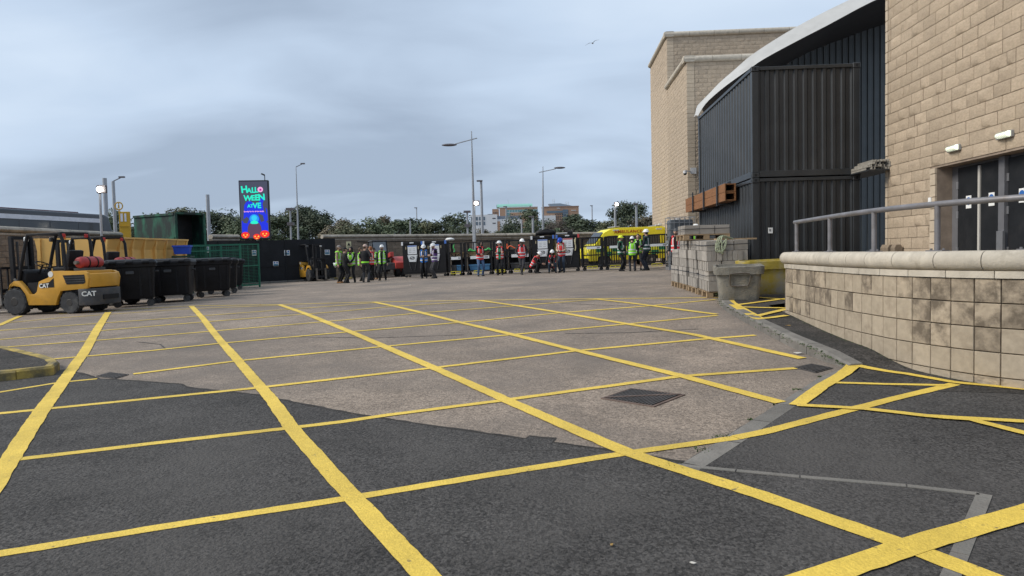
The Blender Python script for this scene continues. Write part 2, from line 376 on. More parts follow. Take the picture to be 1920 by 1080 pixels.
# footway between kerb and wall
WALL = smoothline([V(p) for p in [(4.45, 12.3, 0), (4.33, 11.22, 0), (4.12, 9.65, 0), (4.0, 8.53, 0), (3.98, 7.76, 0), (4.02, 7.3, 0), (4.09, 6.97, 0), (4.19, 6.64, 0), (4.32, 6.37, 0), (4.48, 6.14, 0), (4.75, 5.85, 0), (5.2, 5.5, 0), (6.2, 5.05, 0)]], 5)
def res_n(P, n):
    L = [0]
    for a, c in zip(P, P[1:]): L.append(L[-1] + (c - a).length)
    o = []
    for i in range(n):
        t = L[-1] * i / (n - 1); k = 0
        while k < len(L) - 2 and L[k + 1] < t: k += 1
        o.append(P[k].lerp(P[k + 1], (t - L[k]) / max(1e-6, L[k + 1] - L[k])))
    return o
inner = []
for i, q in enumerate(kl):
    d = (kl[min(i + 1, len(kl) - 1)] - kl[max(i - 1, 0)]); d.z = 0; d.normalize(); n = V((d.y, -d.x, 0)) if False else V((-d.y, d.x, 0))
    inner.append(V((q.x + n.x * .145, q.y + n.y * .145, 0)))
inner = inner + [V((3.3, 6.9, 0)), V((3.6, 6.3, 0))]
outer = [V((9, 15.6, 0)), V((6.5, 13.5, 0))] + [p for p in WALL if p.y > 5.9]
Li, Lo = res_n(inner, 90), res_n(outer, 90); mb = MB(); K = 12
for a, c in zip(Li, Lo):
    for k in range(K + 1):
        q = a.lerp(c, k / K); mb.v.append((q.x, q.y, G2(q.x, q.y) + (.006 if q.y < 7.2 else .004)))
mb.f = [(i * (K + 1) + k, i * (K + 1) + k + 1, (i + 1) * (K + 1) + k + 1, (i + 1) * (K + 1) + k) for i in range(89) for k in range(K)]; mb.m = [0] * len(mb.f)
me = mb.mesh('footway', m_foot)
if sum(p.normal.z for p in me.polygons) < 0: me.flip_normals()
struct(link('footway', me))
z7 = lambda *p: [(1200 + x / 4.5, 380 + y / 4.5) for x, y in p]
strip(z7((745, 818), (768, 850), (823, 883), (1000, 982)), .17, .014, surf=G2)
strip(z7((975, 990), (1100, 978), (1240, 958)), .12, .016, surf=G2)
strip(z7((790, 872), (1000, 845), (1240, 813)), .11, .016, surf=G2)
strip(z7((820, 886), (1000, 892), (1240, 897)), .11, .018, surf=G2)
strip(z7((985, 965), (1100, 938), (1240, 905)), .12, .020, surf=G2)
strip(z7((990, 806), (1240, 824)), .11, .020, surf=G2)
# left traffic island
isl = [gnd(*p) for p in [(-160, 640), (-60, 648), (0, 661), (40, 670), (88, 682)]]
isl2 = [gnd(*p) for p in [(106, 688), (113, 697), (100, 704), (58, 709), (0, 716), (-80, 724), (-160, 731)]]
ring = smoothline(isl + isl2, 3)
kerb_run(ring, .13, .125, m_kyel, 'island_kerb', side=1, step=.8)
top = []
cen = sum(ring, V()) / len(ring)
for i, q in enumerate(ring):
    d = (ring[min(i + 1, len(ring) - 1)] - ring[max(i - 1, 0)]); d.z = 0; d.normalize(); n = V((d.y, -d.x, 0)); top.append(q + n * .125)
sheet('traffic_island', m_foot, top, .118)
# far-left kerbed strip with yellow hatching
k2 = [gnd(*p) for p in [(-120, 583), (0, 577), (22, 574), (27, 570)]]
kerb_run(k2, .13, .12, m_kerb, 'kerb', side=-1, step=.9)
strip([(-60, 570), (0, 569.5), (22, 566)], .12, .14); strip([(-40, 573), (0, 565), (26, 560)], .12, .144)

# ---------------------------------------------------------------- covers and gratings
def quadpx(pts, surf=G, dz=0): return [V((q.x, q.y, surf(q.x, q.y) + dz)) for q in (gnd(*p, surf=surf) for p in pts)]
def plate(name, label, cat, pts, mat, inner):
    P = quadpx(pts); c = sum(P, V()) / 4; root = thing(name, label, cat, Matrix.Translation(c))
    mb = MB(); P = [p - c for p in P]; mb.loft([[p + V((0, 0, -.05)) for p in P], [p + V((0, 0, .009)) for p in P], [p * .93 + V((0, 0, .011)) for p in P], [p * .92 + V((0, 0, .004)) for p in P]]); mb.build('frame', mat, root)
    inner(root, P); return root
def ribs(root, P, n=15, m=2, name='rib', mat=None):
    lerp = lambda u, v: (P[0] * (1 - u) + P[1] * u) * (1 - v) + (P[3] * (1 - u) + P[2] * u) * v
    for tri in range(m):
        for i in range(n):
            v0 = .06 + .88 * (i + .15) / n; v1 = .06 + .88 * (i + .7) / n; u0, u1 = (.06 + .46 * tri, .06 + .46 * tri + .42) if m == 2 else (.06, .94)
            mb = MB(); q = [lerp(u0, v0), lerp(u1, v0), lerp(u1, v1), lerp(u0, v1)]
            mb.loft([[p + V((0, 0, .003)) for p in q], [p + V((0, 0, .013)) for p in q]]); mb.build(name, mat or m_iron, root)
m_ironr = M('rusty_iron', (.15, .105, .085), .7, metal=.2, var=.3, scale=6)
def cover(r, P):
    ribs(r, P, 16, 1)
    g = MB(); g.bar(P[0] * .9 + V((0, 0, .012)), P[2] * .9 + V((0, 0, .012)), .03, .012); g.build('centre_bar', m_ironr, r)
plate('manhole_cover', 'rectangular ribbed iron manhole cover set in the brown concrete', 'manhole cover', [(1126, 748), (1183, 729), (1285, 741), (1226, 764)], m_ironr, cover)
plate('drain_grating', 'black slotted drain grating beside the end of the raised kerb', 'drain', [(1488, 690), (1522, 683), (1562, 691), (1530, 700)], m_iron, lambda r, P: ribs(r, P, 7, 1, 'grate_bar'))
plate('drain_grating', 'dark slotted drain grating at the asphalt edge near the yellow island kerb', 'drain', [(180, 706), (206, 699), (242, 703), (216, 711)], m_iron, lambda r, P: ribs(r, P, 6, 1, 'grate_bar'))
# ---------------------------------------------------------------- stone materials and block meshes
m_sand = M('split_sandstone', (.47, .375, .275), .9, var=.14, scale=7, bump=.9, bscale=22, rnd=.09, spec=.2, dirt=(.36, .285, .215), dscale=.9, dlo=.52, dhi=.8)
m_smooth = M('smooth_stone', (.50, .415, .315), .85, var=.10, scale=4, bump=.15, rnd=.06, spec=.2)
m_tower = M('tower_stone', (.43, .35, .265), .9, var=.14, scale=5, bump=.7, bscale=16, rnd=.08, spec=.2)
m_tmortar = M('tower_mortar', (.33, .265, .195), .95, var=.12, scale=3)
m_mortar = M('mortar', (.28, .22, .17), .95, var=.2, scale=6)
m_stained = M('stained_block', (.37, .305, .228), .9, var=.14, scale=3, bump=.35, bscale=60, rnd=.16, spec=.2, dirt=(.150, .122, .092), dscale=1.1, dlo=.42, dhi=.60)
m_clean = M('clean_block', (.385, .322, .243), .9, var=.12, scale=3, bump=.35, bscale=60, rnd=.07, spec=.2, dirt=(.26, .212, .158), dscale=1.0, dlo=.5, dhi=.75)
m_cap = M('cap_stone', (.47, .425, .355), .85, var=.14, scale=6, bump=.3, bscale=60, rnd=.08, spec=.2, dirt=(.26, .23, .185), dscale=3.5, dlo=.56, dhi=.8)
m_grime = M('dark_joint', (.075, .065, .052), .95, var=.3, scale=8)
def rough_block(seed, gx=4, gz=3, amp=.35):
    """unit block: x width, y depth (front at y=-0.5), z height; the front is uneven"""
    rr = random.Random(seed); vs = []; fs = []
    for k in range(gz + 1):
        for i in range(gx + 1):
            edge = i in (0, gx) or k in (0, gz)
            vs.append((i / gx - .5, -.5 + (.12 if edge else rr.uniform(-amp, amp) * .5), k / gz - .5))
    n = (gx + 1); fs = [(k * n + i, k * n + i + 1, (k + 1) * n + i + 1, (k + 1) * n + i) for k in range(gz) for i in range(gx)]
    rim = [i for i in range(n)] + [k * n + gx for k in range(1, gz + 1)] + [gz * n + i for i in range(gx - 1, -1, -1)] + [k * n for k in range(gz - 1, 0, -1)]
    b0 = len(vs)
    for r in rim: vs.append((vs[r][0], .5, vs[r][2]))
    m = len(rim); fs += [(rim[(i + 1) % m], rim[i], b0 + i, b0 + (i + 1) % m) for i in range(m)]
    return vs, fs
def block_set(mat, amp=.35, k=8, gx=4, gz=3, nm='block'):
    o = []
    for s in range(k):
        mb = MB(); mb.add(*rough_block(s * 7 + 1, gx, gz, amp)); o.append(mb.mesh(nm, mat, smooth=True, angle=60))
    return o
def flat_set(mat, bev=.06, nm='block'):
    # unit block with a small chamfer all round the front
    vs = []; fs = []
    b = MB()
    o = [(-.5, -.5), (.5, -.5), (.5, .5), (-.5, .5)]
    b.loft([[V((x, .5, z)) for x, z in o], [V((x, -.4, z)) for x, z in o], [V((x * (1 - bev), -.5, z * (1 - bev * 1.4))) for x, z in o]])
    return [b.mesh(nm, mat)]
def lay(parent, cells, u, n, origin, depth, meshes, limit=300, name='block', rest='block_rest', key=None, proud=0):
    """cells (u0,u1,z0,z1) on a plane; n points out of the wall. The first `limit` by key are objects, the rest one mesh."""
    cells = sorted(cells, key=key) if key else cells
    rm = None; rj = random.Random(3)
    for i, (a, c, z0, z1) in enumerate(cells):
        off = rj.uniform(-.004, .004) + proud
        ctr = origin + u * ((a + c) / 2) + EZ * ((z0 + z1) / 2) - n * (depth / 2 - off)
        mw = Matrix((u * (c - a), -n * depth, EZ * (z1 - z0))).transposed().to_4x4(); mw.translation = ctr
        me = meshes[rj.randrange(len(meshes))]
        if i < limit: link(name, me, parent, mw)
        else:
            if rm is None: rm = MB(); mm = me.materials[0]
            inv = WM[parent.name].inverted() @ mw
            rm.add([inv @ v.co for v in me.vertices], [tuple(p.vertices) for p in me.polygons])
    if rm is not None: tag(rm.build(rest, mm, parent), kind='stuff')
def courses(u0, u1, z0, z1, h, l, joint=.012, holes=(), stagger=True, rnd=.0):
    o = []; r = 0; z = z0; rj = random.Random(11)
    while z < z1 - h * .4:
        x = u0 - (l / 2 if (stagger and r % 2) else 0); zt = min(z + h, z1)
        while x < u1:
            ll = l * (1 if not rnd else rj.choice([1, 1, .5, .75]) if rj.random() < rnd else 1)
            a, c = max(x, u0), min(x + ll, u1); x += ll
            segs = [(a, c)]
            for (h0, h1, hz0, hz1) in holes:
                if zt > hz0 + .05 and z < hz1 - .05:
                    ns = []
                    for s0, s1 in segs:
                        if s1 <= h0 or s0 >= h1: ns.append((s0, s1))
                        else:
                            if s0 < h0: ns.append((s0, h0))
                            if s1 > h1: ns.append((h1, s1))
                    segs = ns
            for s0, s1 in segs:
                if s1 - s0 > .05: o.append((s0 + joint / 2, s1 - joint / 2, z + joint / 2, zt - joint / 2))
        z += h; r += 1
    return o

# ---------------------------------------------------------------- sandstone building with the fire doors
P0 = V((8.309, 15.75, 0))                       # far edge of its left-facing wall
def wallp(s, z=0, off=0): return P0 + ER * s + EZ * z - EN * off
bld = thing('stone_building', 'buff split-face stone building with black fire doors above the ramp wall', 'building', Matrix.Translation(P0))
inv = Matrix.Translation(-P0)
def pbox(mb, s0, s1, z0, z1, d0, d1, m=0):
    """box on the wall: s along the wall, z height, d distance out of the wall (towards -EN)"""
    c = ER * ((s0 + s1) / 2) + EZ * ((z0 + z1) / 2) - EN * ((d0 + d1) / 2)
    mt = Matrix((EN, ER, EZ)).transposed(); return mb.box(c, (abs(d1 - d0), abs(s1 - s0), abs(z1 - z0)), mt=mt, m=m)
DH, DL, DR, TZ = 3.035, -2.06, -6.3, 1.02        # door head, jambs, threshold level
mb = MB()
pbox(mb, -14, DR, .2, 10.4, -3, -.012); pbox(mb, DR, DL, DH, 10.4, -3, -.012); pbox(mb, DL, 0, .2, 10.4, -3, -.012); pbox(mb, DR, DL, .2, DH, -3, -.40)
mb.build('wall_core', m_mortar, bld)
cells = courses(-9, -.11, TZ - .2, 10.4, .1935 * 1.163, .45, .011, holes=[(DR - .2, DL + .21, TZ - .5, DH)], rnd=.25)
vis = lambda c: 0 if (c[1] > -5.0 and c[2] < 7.3 + .35 * (c[0] + .1)) else 1
lay(bld, cells, ER, -EN, P0, .09, block_set(m_sand, .30), 300, key=lambda c: (vis(c), -c[1]), proud=.012)
z = TZ - .2; qs = []
while z < 10.2: qs.append((-.105, .0, z + .005, z + .22)); z += .225
lay(bld, qs, ER, -EN, P0, .10, flat_set(m_smooth, .03), 60, name='corner_block', proud=.015)
jz = []; z = TZ - .1
while z < DH - .05: jz.append((DL + .004, DL + .2, z + .003, min(z + .2205, DH) - .003)); z += .2235
lay(bld, jz, ER, -EN, P0, .35, flat_set(m_smooth, .02), name='jamb_block', proud=.018)
m_door = M('black_door', (.012, .013, .015), .6, var=.25, scale=3, dirt=(.022, .022, .024), dscale=2, spec=.25)
m_dpost = M('door_post', (.13, .13, .14), .55, var=.15); m_dstrip = M('door_strip', (.48, .46, .42), .5, var=.1)
m_steel = M('dull_steel', (.33, .33, .34), .45, metal=.7, var=.15)
m_blue = M('sign_blue', (.03, .13, .40), .5, var=.05); m_white = M('sign_white', (.78, .78, .76), .5, var=.05)
def sgn(parent, s, z):
    g = MB(); pbox(g, s - .08, s + .08, z - .115, z + .115, -.245, -.237); o = g.build('notice', m_white, parent)
    g = MB(); c = ER * s + EZ * (z + .015) + EN * .2365
    g.cyl(c, c - EN * .003, .072, n=20); g.build('blue_disc', m_blue, o)
mb = MB(); pbox(mb, DR, DL, TZ - .1, DH, -.40, -.30); mb.build('door_frame', m_dpost, bld)
for (a, c) in [(-2.34, -2.98), (-3.06, -3.62), (-3.82, -4.47), (-4.55, -5.18)]:
    g = MB(); pbox(g, c, a, TZ, DH - .05, -.30, -.25); d = g.build('door', m_door, bld, bevel=.006)
    sgn(d, (a + c) / 2 - .05, 2.33)
    for zz_ in (TZ + .35, 2.05, 2.6):
        g = MB(); h = (a if a in (-2.34, -3.82) else c); pbox(g, h - .03, h + .03, zz_, zz_ + .13, -.252, -.238); g.build('hinge', m_steel, d)
for s in (-3.02, -4.51):
    g = MB(); pbox(g, s - .03, s + .03, TZ, DH - .08, -.30, -.235); g.build('astragal', m_dstrip, bld)
g = MB(); pbox(g, -3.80, -3.64, TZ, DH - .01, -.30, -.20); g.build('door_post', m_dpost, bld)
g = MB(); pbox(g, -3.83, -3.66, TZ, TZ + .75, -.20, -.16); g.build('post_guard', m_steel, bld)
g = MB(); pbox(g, -1.95, -1.86, 2.30, 2.48, .02, .05); g.build('keypad', m_white, bld, bevel=.006)
m_lampg = M('bulkhead_glass', (.86, .92, .72), .3, var=.05, emit=.75); m_lampb = M('bulkhead_body', (.30, .30, .29), .5)
for s, lb in ((-2.72, 'lit bulkhead lamp over the first fire door, nearer the building corner'), (-4.18, 'lit bulkhead lamp over the fire doors, beyond the grey door post')):
    t = thing('bulkhead_lamp', lb, 'lamp', Matrix.Translation(wallp(s, 3.31)), 'bulkhead lamps over the doors')
    g = MB(); pbox(g, -.20, .20, -.055, .055, .0, .06); g.build('body', m_lampb, t, bevel=.01)
    g = MB()
    rings = [[(ER * x - EN * (.06 + .075 * math.sin(a) * k) + EZ * (.05 * math.cos(a) * k)) for a in [math.pi * i / 8 for i in range(9)]] for x, k in ((-.19, .75), (-.17, 1), (.10, 1), (.12, .75))]
    g.loft(rings); g.build('diffuser', m_lampg, t, smooth=True)
    for i in range(7):
        g = MB(); x = -.16 + i * .04; g.tube([ER * x - EN * (.06 + .08 * math.sin(a)) + EZ * (.054 * math.cos(a)) for a in [math.pi * i / 6 for i in range(7)]], .004, 5); g.build('guard_wire', m_lampb, t)
# platform behind the ramp wall and stubs in front of the wall
mb = MB(); pts = [p for p in WALL]; ins = []
for i, q in enumerate(WALL):
    d = (WALL[min(i + 1, len(WALL) - 1)] - WALL[max(i - 1, 0)]).normalized(); ins.append(q + V((-d.y, d.x, 0)) * .28)
poly = [(p.x, p.y) for p in ins] + [(14, 4.5), (14, 15.75), (8.6, 15.75), (7.0, 13.6)]
mb.prism(poly, 'z', .3, TZ - .003); struct(mb.build('ramp_platform', m_yard))
m_wood = M('weathered_wood', (.23, .18, .13), .85, var=.25, scale=6)
for s, wh in ((-.75, 'next to the door jamb'), (-.45, 'middle of three'), (-.28, 'nearest the building corner')):
    c = wallp(s, TZ, .12); t = thing('timber_stub', 'short round topped timber stub at the stone wall foot, ' + wh, 'post', Matrix.Translation(c), 'timber stubs by the wall')
    g = MB(); g.prism([(-.09, 0), (.09, 0), (.09, .50), (.05, .57), (-.05, .57), (-.09, .50)], 'y', -.08, .08); g.build('stub', m_wood, t, bevel=.01)

# ---------------------------------------------------------------- curved ramp wall
def path_frames(P, step):
    L = [0]
    for a, c in zip(P, P[1:]): L.append(L[-1] + (c - a).length)
    def pt(t):
        t = max(0, min(L[-1] - 1e-4, t)); k = 0
        while L[k + 1] < t: k += 1
        q = P[k].lerp(P[k + 1], (t - L[k]) / (L[k + 1] - L[k])); return q
    def fr(t):
        a, c = pt(t - .08), pt(t + .08); d = (c - a).normalized(); return pt(t), d, V((d.y, -d.x, 0))
    return L[-1], pt, fr
WALL_V = [p for p in WALL if p.y <= 11.3]
WL, wpt, wfr = path_frames(WALL_V, .1)
rw = thing('ramp_wall', 'curved buff block wall with rounded stone capping and dark water stains', 'wall', Matrix.Translation(V((WALL_V[0].x, WALL_V[0].y, .45))))
inv = WM[rw.name].inverted()
mb = MB(); rings = []
for i in range(61):
    q, d, n = wfr(WL * i / 60); a = q - n * .022; c = q - n * .30
    if i == 0: pass
    rings.append([inv @ V((a.x, a.y, .1)), inv @ V((a.x, a.y, 1.40)), inv @ V((c.x, c.y, 1.40)), inv @ V((c.x, c.y, .1))])
mb.loft(rings); mb.build('wall_core', m_grime, rw)
bset = flat_set(m_stained, .035) + flat_set(m_clean, .035); ncol = int(WL / .222); rr = random.Random(5)
for j in range(ncol):
    q, d, n = wfr((j + .5) * WL / ncol)
    for k in range(6):
        z1 = 1.25 - k * .2225; z0 = z1 - .2225; g0 = G2(q.x, q.y) - .03
        if z1 < g0: continue
        z0 = max(z0, g0); wd = WL / ncol - .006
        mw = Matrix((d * wd, -n * .10, EZ * (z1 - z0 - .007))).transposed().to_4x4(); mw.translation = V((q.x, q.y, (z0 + z1) / 2)) - n * (.05 + rr.uniform(-.003, .003)); link('block', bset[0 if rr.random() < ((.85, .55, .25, .12, .1, .1)[k] if q.y > 8.7 else (.95, .9, .75, .45, .25, .2)[k] if q.y < 7.25 else (.35, .15, .05, .05, .1, .1)[k]) else 1], rw, mw)
q, d, n = wfr(0.0)
for k in range(5):      # the end of the wall, facing back down the yard
    z1 = 1.25 - k * .2225
    mw = Matrix((n * .27, d * .1, EZ * .216)).transposed().to_4x4(); mw.translation = V((q.x, q.y, z1 - .111)) - n * .15 + d * .03; link('block', bset[0], rw, mw)
def cap_ring(q, n, kind):
    if kind == 'band':
        o = [(.018, 1.253), (.018, 1.318), (-.30, 1.318), (-.30, 1.253)]
    else:
        r_ = .092; o = [(.0 - .02 + r_ * math.cos(a) * .9, 1.410 + r_ * math.sin(a)) for a in [R(-90 + 180 * i / 10) for i in range(11)]] + [(-.30, 1.502), (-.30, 1.318)]
    return [inv @ V((q.x + n.x * x, q.y + n.y * x, z)) for x, z in o]
t = -.1; k = 0
while t < WL - .1:
    l = .46 + .04 * ((k * 7) % 3); mb = MB(); rr_ = []
    for i in range(5):
        tt = t + .004 + (l - .008) * i / 4; q, d, n = wfr(max(0, tt)); q = q if tt >= 0 else q + d * tt
        rr_.append(cap_ring(q, n, 'cap'))
    mb.loft(rr_); mb.build('cap_stone', m_cap, rw, smooth=True, angle=35); t += l; k += 1
q, d, n = wfr(0.0); mb = MB()
mb.loft([cap_ring(q + d * -.10, n, 'cap'), cap_ring(q + d * -.16, n, 'cap')]); 
t = 0
while t < WL - .1:
    l = .45; mb = MB(); mb.loft([cap_ring(*(lambda a: (a[0], a[2]))(wfr(t + .004 + (l - .008) * i / 3)), 'band') for i in range(4)]); mb.build('band_stone', m_cap, rw); t += l
# weeds at the foot of the wall
m_weed = M('weed', (.05, .085, .025), .8, var=.4, scale=30)
def tufts(name, label_pts, n, h):
    g = MB(); rj = random.Random(9)
    for (x, y, sp) in label_pts:
        for _ in range(n):
            a = rj.uniform(0, 6.28); r_ = rj.uniform(0, sp); p = V((x + r_ * math.cos(a), y + r_ * math.sin(a), 0)); p.z = G2(p.x, p.y) - .005 if p.x > 3.2 else G(p.x, p.y)
            d = V((rj.uniform(-.6, .6), rj.uniform(-.6, .6), 1)).normalized() * rj.uniform(.4, 1) * h; s = V((math.cos(a), math.sin(a), 0)) * .006
            g.add([p - s, p + s, p + d], [(0, 1, 2)])
    return tag(g.build(name, m_weed), 'low green weeds growing along wall foot and kerb', 'weeds', kind='stuff')
wpts = []
for i in range(90):
    q, d, n = wfr(.5 + 6.6 * i / 90)
    if (i * 37) % 11 < 8: wpts.append((q.x + n.x * .02, q.y + n.y * .02, .05))
for q in resample(kl, .9):
    wpts.append((q.x - .01 + random.uniform(-.02, .02), q.y, .16 * random.random()))
for q in resample(fl, .7):
    wpts.append((q.x - .015, q.y + .01, .12 * random.random()))
tufts('weeds', wpts, 26, .022)
# handrail
m_galv = M('galvanised_rail', (.19, .185, .195), .5, metal=.3, var=.2, scale=6, dirt=(.16, .145, .14), dscale=5)
hr = thing('handrail', 'grey galvanised tube handrail on short posts along the ramp wall capping', 'railing', Matrix.Translation(V((WALL_V[0].x, WALL_V[0].y, 1.5))))
inv = WM[hr.name].inverted()
def tx(px):       # where along the wall the sight line of a column crosses the middle of the cap
    best = min((abs((lambda q: 960 + F * ((q[0] - V((0, 0, EYE))).dot(_r)) / ((q[0] - V((0, 0, EYE))).dot(_f)))((wfr(t_)[0] - wfr(t_)[2] * .13 + EZ * 1.5, 0)) - px), t_) for t_ in [WL * i / 300 for i in range(301)])
    return best[1]
rail = []
for i in range(31):
    t = tx(1492) + (WL - tx(1492)) * i / 30; q, d, n = wfr(t); rail.append(inv @ (V((q.x, q.y, 1.965)) - n * .13))
q, d, n = wfr(tx(1492)); rail = [rail[0] - d * .05] + rail
mb = MB(); mb.tube(rail, .030, 12); mb.build('top_rail', m_galv, hr, smooth=True)
for px in (1494, 1556, 1638, 1757, 1935):
    q, d, n = wfr(tx(px)); c = V((q.x, q.y, 1.5)) - n * .13
    g = MB(); g.cyl(inv @ (c - EZ * .01), inv @ (c + EZ * .45), .028, n=12); p = g.build('post', m_galv, hr, smooth=True)
    mt = Matrix((d, -n, EZ)).transposed(); g = MB(); g.box(inv @ (c + EZ * .006), (.20, .09, .014), mt=mt)
    for sx in (-.075, .075): g.cyl(inv @ (c + d * sx + EZ * .006), inv @ (c + d * sx + EZ * .03), .012, n=6)
    g.build('base_plate', m_galv, p)

# ---------------------------------------------------------------- shipping containers
m_cont = M('container_paint', (.024, .027, .030), .38, var=.2, scale=2.5, dirt=(.042, .044, .046), dscale=1.1, dlo=.5, dhi=.78, spec=.5)
m_contl = M('container_trim', (.028, .031, .034), .4, var=.2, scale=4)
C0 = at(1411, 330, 16.6); C0 = V((C0.x, C0.y, 0)); CW, CL, CH = 2.44, 6.06, 2.56
def corrugated(p, q, z0, z1, out, pitch=.278, dep=.036):
    """trapezoid sheet from p to q; out = outward unit normal"""
    L = (q - p).length; u = (q - p) / L; x = 0; prof_ = [(0, 0)]; n = max(1, round(L / pitch)); st = L / n
    for i in range(n):
        x = i * st; prof_ += [(x + st * .16, 0), (x + st * .30, -dep), (x + st * .72, -dep), (x + st * .86, 0)]
    prof_.append((L, 0)); vs = []; fs = []
    for a, d in prof_:
        w_ = p + u * a + out * d; vs += [w_ + EZ * z0, w_ + EZ * z1]
    fs = [(2 * i, 2 * i + 2, 2 * i + 3, 2 * i + 1) for i in range(len(prof_) - 1)]
    return vs, fs
def container(z, label):
    t = thing('shipping_container', label, 'container', Matrix.Translation(C0 + EZ * z), 'stacked shipping containers')
    A_, B_ = EN, ER; o = V((0, 0, 0)); mt = Matrix((A_, B_, EZ)).transposed()
    cor = [o, A_ * CW, A_ * CW + B_ * CL, B_ * CL]; outs = [-B_, A_, B_, -A_]; nm = ['end_wall', 'side_wall', 'end_wall', 'side_wall']
    for i in range(4):
        p, q = cor[i], cor[(i + 1) % 4]; u = (q - p).normalized(); g = MB()
        g.add(*corrugated(p + u * .15 - outs[i] * .03, q - u * .15 - outs[i] * .03, .15, CH - .09, outs[i], .215 if i in (0, 2) else .278)); g.build(nm[i], m_cont, t)
        g = MB(); zb, zt = .012, CH - .012
        g.box((p + q) / 2 - outs[i] * .05 + EZ * .085, ((q - p).length - .32, .10, .145), mt=Matrix((u, outs[i], EZ)).transposed()); g.build('bottom_rail', m_cont, t, bevel=.006)
        g = MB(); g.box((p + q) / 2 - outs[i] * .04 + EZ * (CH - .055), ((q - p).length - .32, .08, .08), mt=Matrix((u, outs[i], EZ)).transposed()); g.build('top_rail', m_cont, t, bevel=.006)
        c = p + (u + outs[(i + 3) % 4] * 0) * .075 - outs[i] * .075
        c = p + (cor[2] + cor[0] - p * 2).normalized() * 0; c = p + u * .075 - outs[i] * .075
        g = MB(); g.box(c + EZ * CH / 2, (.15, .15, CH - .24), mt=mt); g.build('corner_post', m_cont, t, bevel=.008)
        for zc in (.06, CH - .06):
            g = MB(); g.box(c + EZ * zc, (.172, .172, .118), mt=mt); k_ = g.build('corner_casting', m_cont, t, bevel=.01)
            for ou in (outs[i], outs[(i + 3) % 4]):
                g = MB(); si = EZ.cross(ou); g.loft([[c + EZ * zc + ou * e_ + EZ * .035 * math.sin(a_) + si * .024 * math.cos(a_) for a_ in [2 * math.pi * j / 12 for j in range(12)]] for e_ in (.080, .0875)]); g.build('casting_hole', MATS['black_door'], k_)
    g = MB(); g.box(A_ * CW / 2 + B_ * CL / 2 + EZ * (CH - .07), (CW - .1, CL - .1, .04), mt=mt); g.build('roof', m_cont, t)
    g = MB(); g.box(A_ * CW / 2 + B_ * CL / 2 + EZ * .10, (CW - .1, CL - .1, .06), mt=mt); g.build('floor', m_cont, t)
    for y in (2.2, 3.9):      # fork pockets in the side rail
        g = MB(); g.box(B_ * y + EZ * .085 - A_ * .001, (.02, .3, .10), mt=mt); g.build('fork_pocket', MATS['black_door'], t)
    return t
zb = at(1413, 538, 16.6).z - .02
c1 = container(zb, 'lower black shipping container standing on the footway behind the block stacks')
c2 = container(zb + CH, 'upper black shipping container stacked under the curved white roof')
g = MB(); mt = Matrix((EN, ER, EZ)).transposed()
for i, y in enumerate((.3, 2.1, 4.0, 5.8)):
    t = thing('timber_bearer', 'timber bearer under the lower black container, ' + ['at its front end', 'second from its front', 'third from its front', 'at its rear end'][i], 'timber', Matrix.Translation(C0 + ER * y + EN * CW / 2), 'container bearers')
    g = MB(); zg = min(G2(C0.x + k_, C0.y + y) for k_ in (0, 2.4)) - .05; g.box(EZ * ((zg + zb) / 2 + .003), (CW - .1, .22, zb - zg + .006), mt=mt); g.build('beam', m_wood, t)
g = MB(); g.box(EN * .40 + ER * -.004 + EZ * 1.33, (.10, .012, .13), mt=mt); o = g.build('notice', m_white, c1); o['label'] = 'small white notice with grey symbol'
g = MB(); g.box(EN * .39 + ER * -.011 + EZ * 1.34, (.045, .004, .06), mt=mt); g.build('symbol', m_steel, o)
# rust-brown steel beams on brackets down the side of the containers
m_brown = M('rusty_timber', (.22, .098, .038), .8, var=.25, scale=4, stretch=(1, 1, 8), dirt=(.17, .075, .03), dscale=3)
z0b = zb + CH
for k_, zc in enumerate((-.10, -.32)):
    t = thing('brown_beam', 'rust brown boxed beam, %s, racked along the side of the containers' % ('upper of two' if k_ == 0 else 'lower of two'), 'beam', Matrix.Translation(C0 - EN * .20 + ER * 1.25 + EZ * (z0b + zc)), 'beams racked on the container side')
    for dx_ in (-.125, .125):
        g = MB(); g.box(EN * dx_ + ER * 2.62, (.03, 5.24, .215), mt=mt); g.build('side_board', m_brown, t, bevel=.004)
    for dz_ in (-.09, .09):
        g = MB(); g.box(EZ * dz_ + ER * 2.62, (.22, 5.20, .03), mt=mt); g.build('flange', m_brown, t)
for i, y in enumerate((1.95, 3.6, 5.15)):
    t = thing('steel_bracket', 'black steel hanger holding the brown beams, %s' % ['nearest the container front', 'middle of three', 'by the container rear'][i], 'bracket', Matrix.Translation(C0 + ER * y + EZ * z0b), 'beam hangers')
    g = MB(); g.box(-EN * .375 - EZ * .20, (.03, .07, .62), mt=mt); g.box(-EN * .20 - EZ * .465, (.38, .07, .04), mt=mt); g.box(-EN * .015 - EZ * .25, (.03, .07, .46), mt=mt); g.build('hanger', m_contl, t)
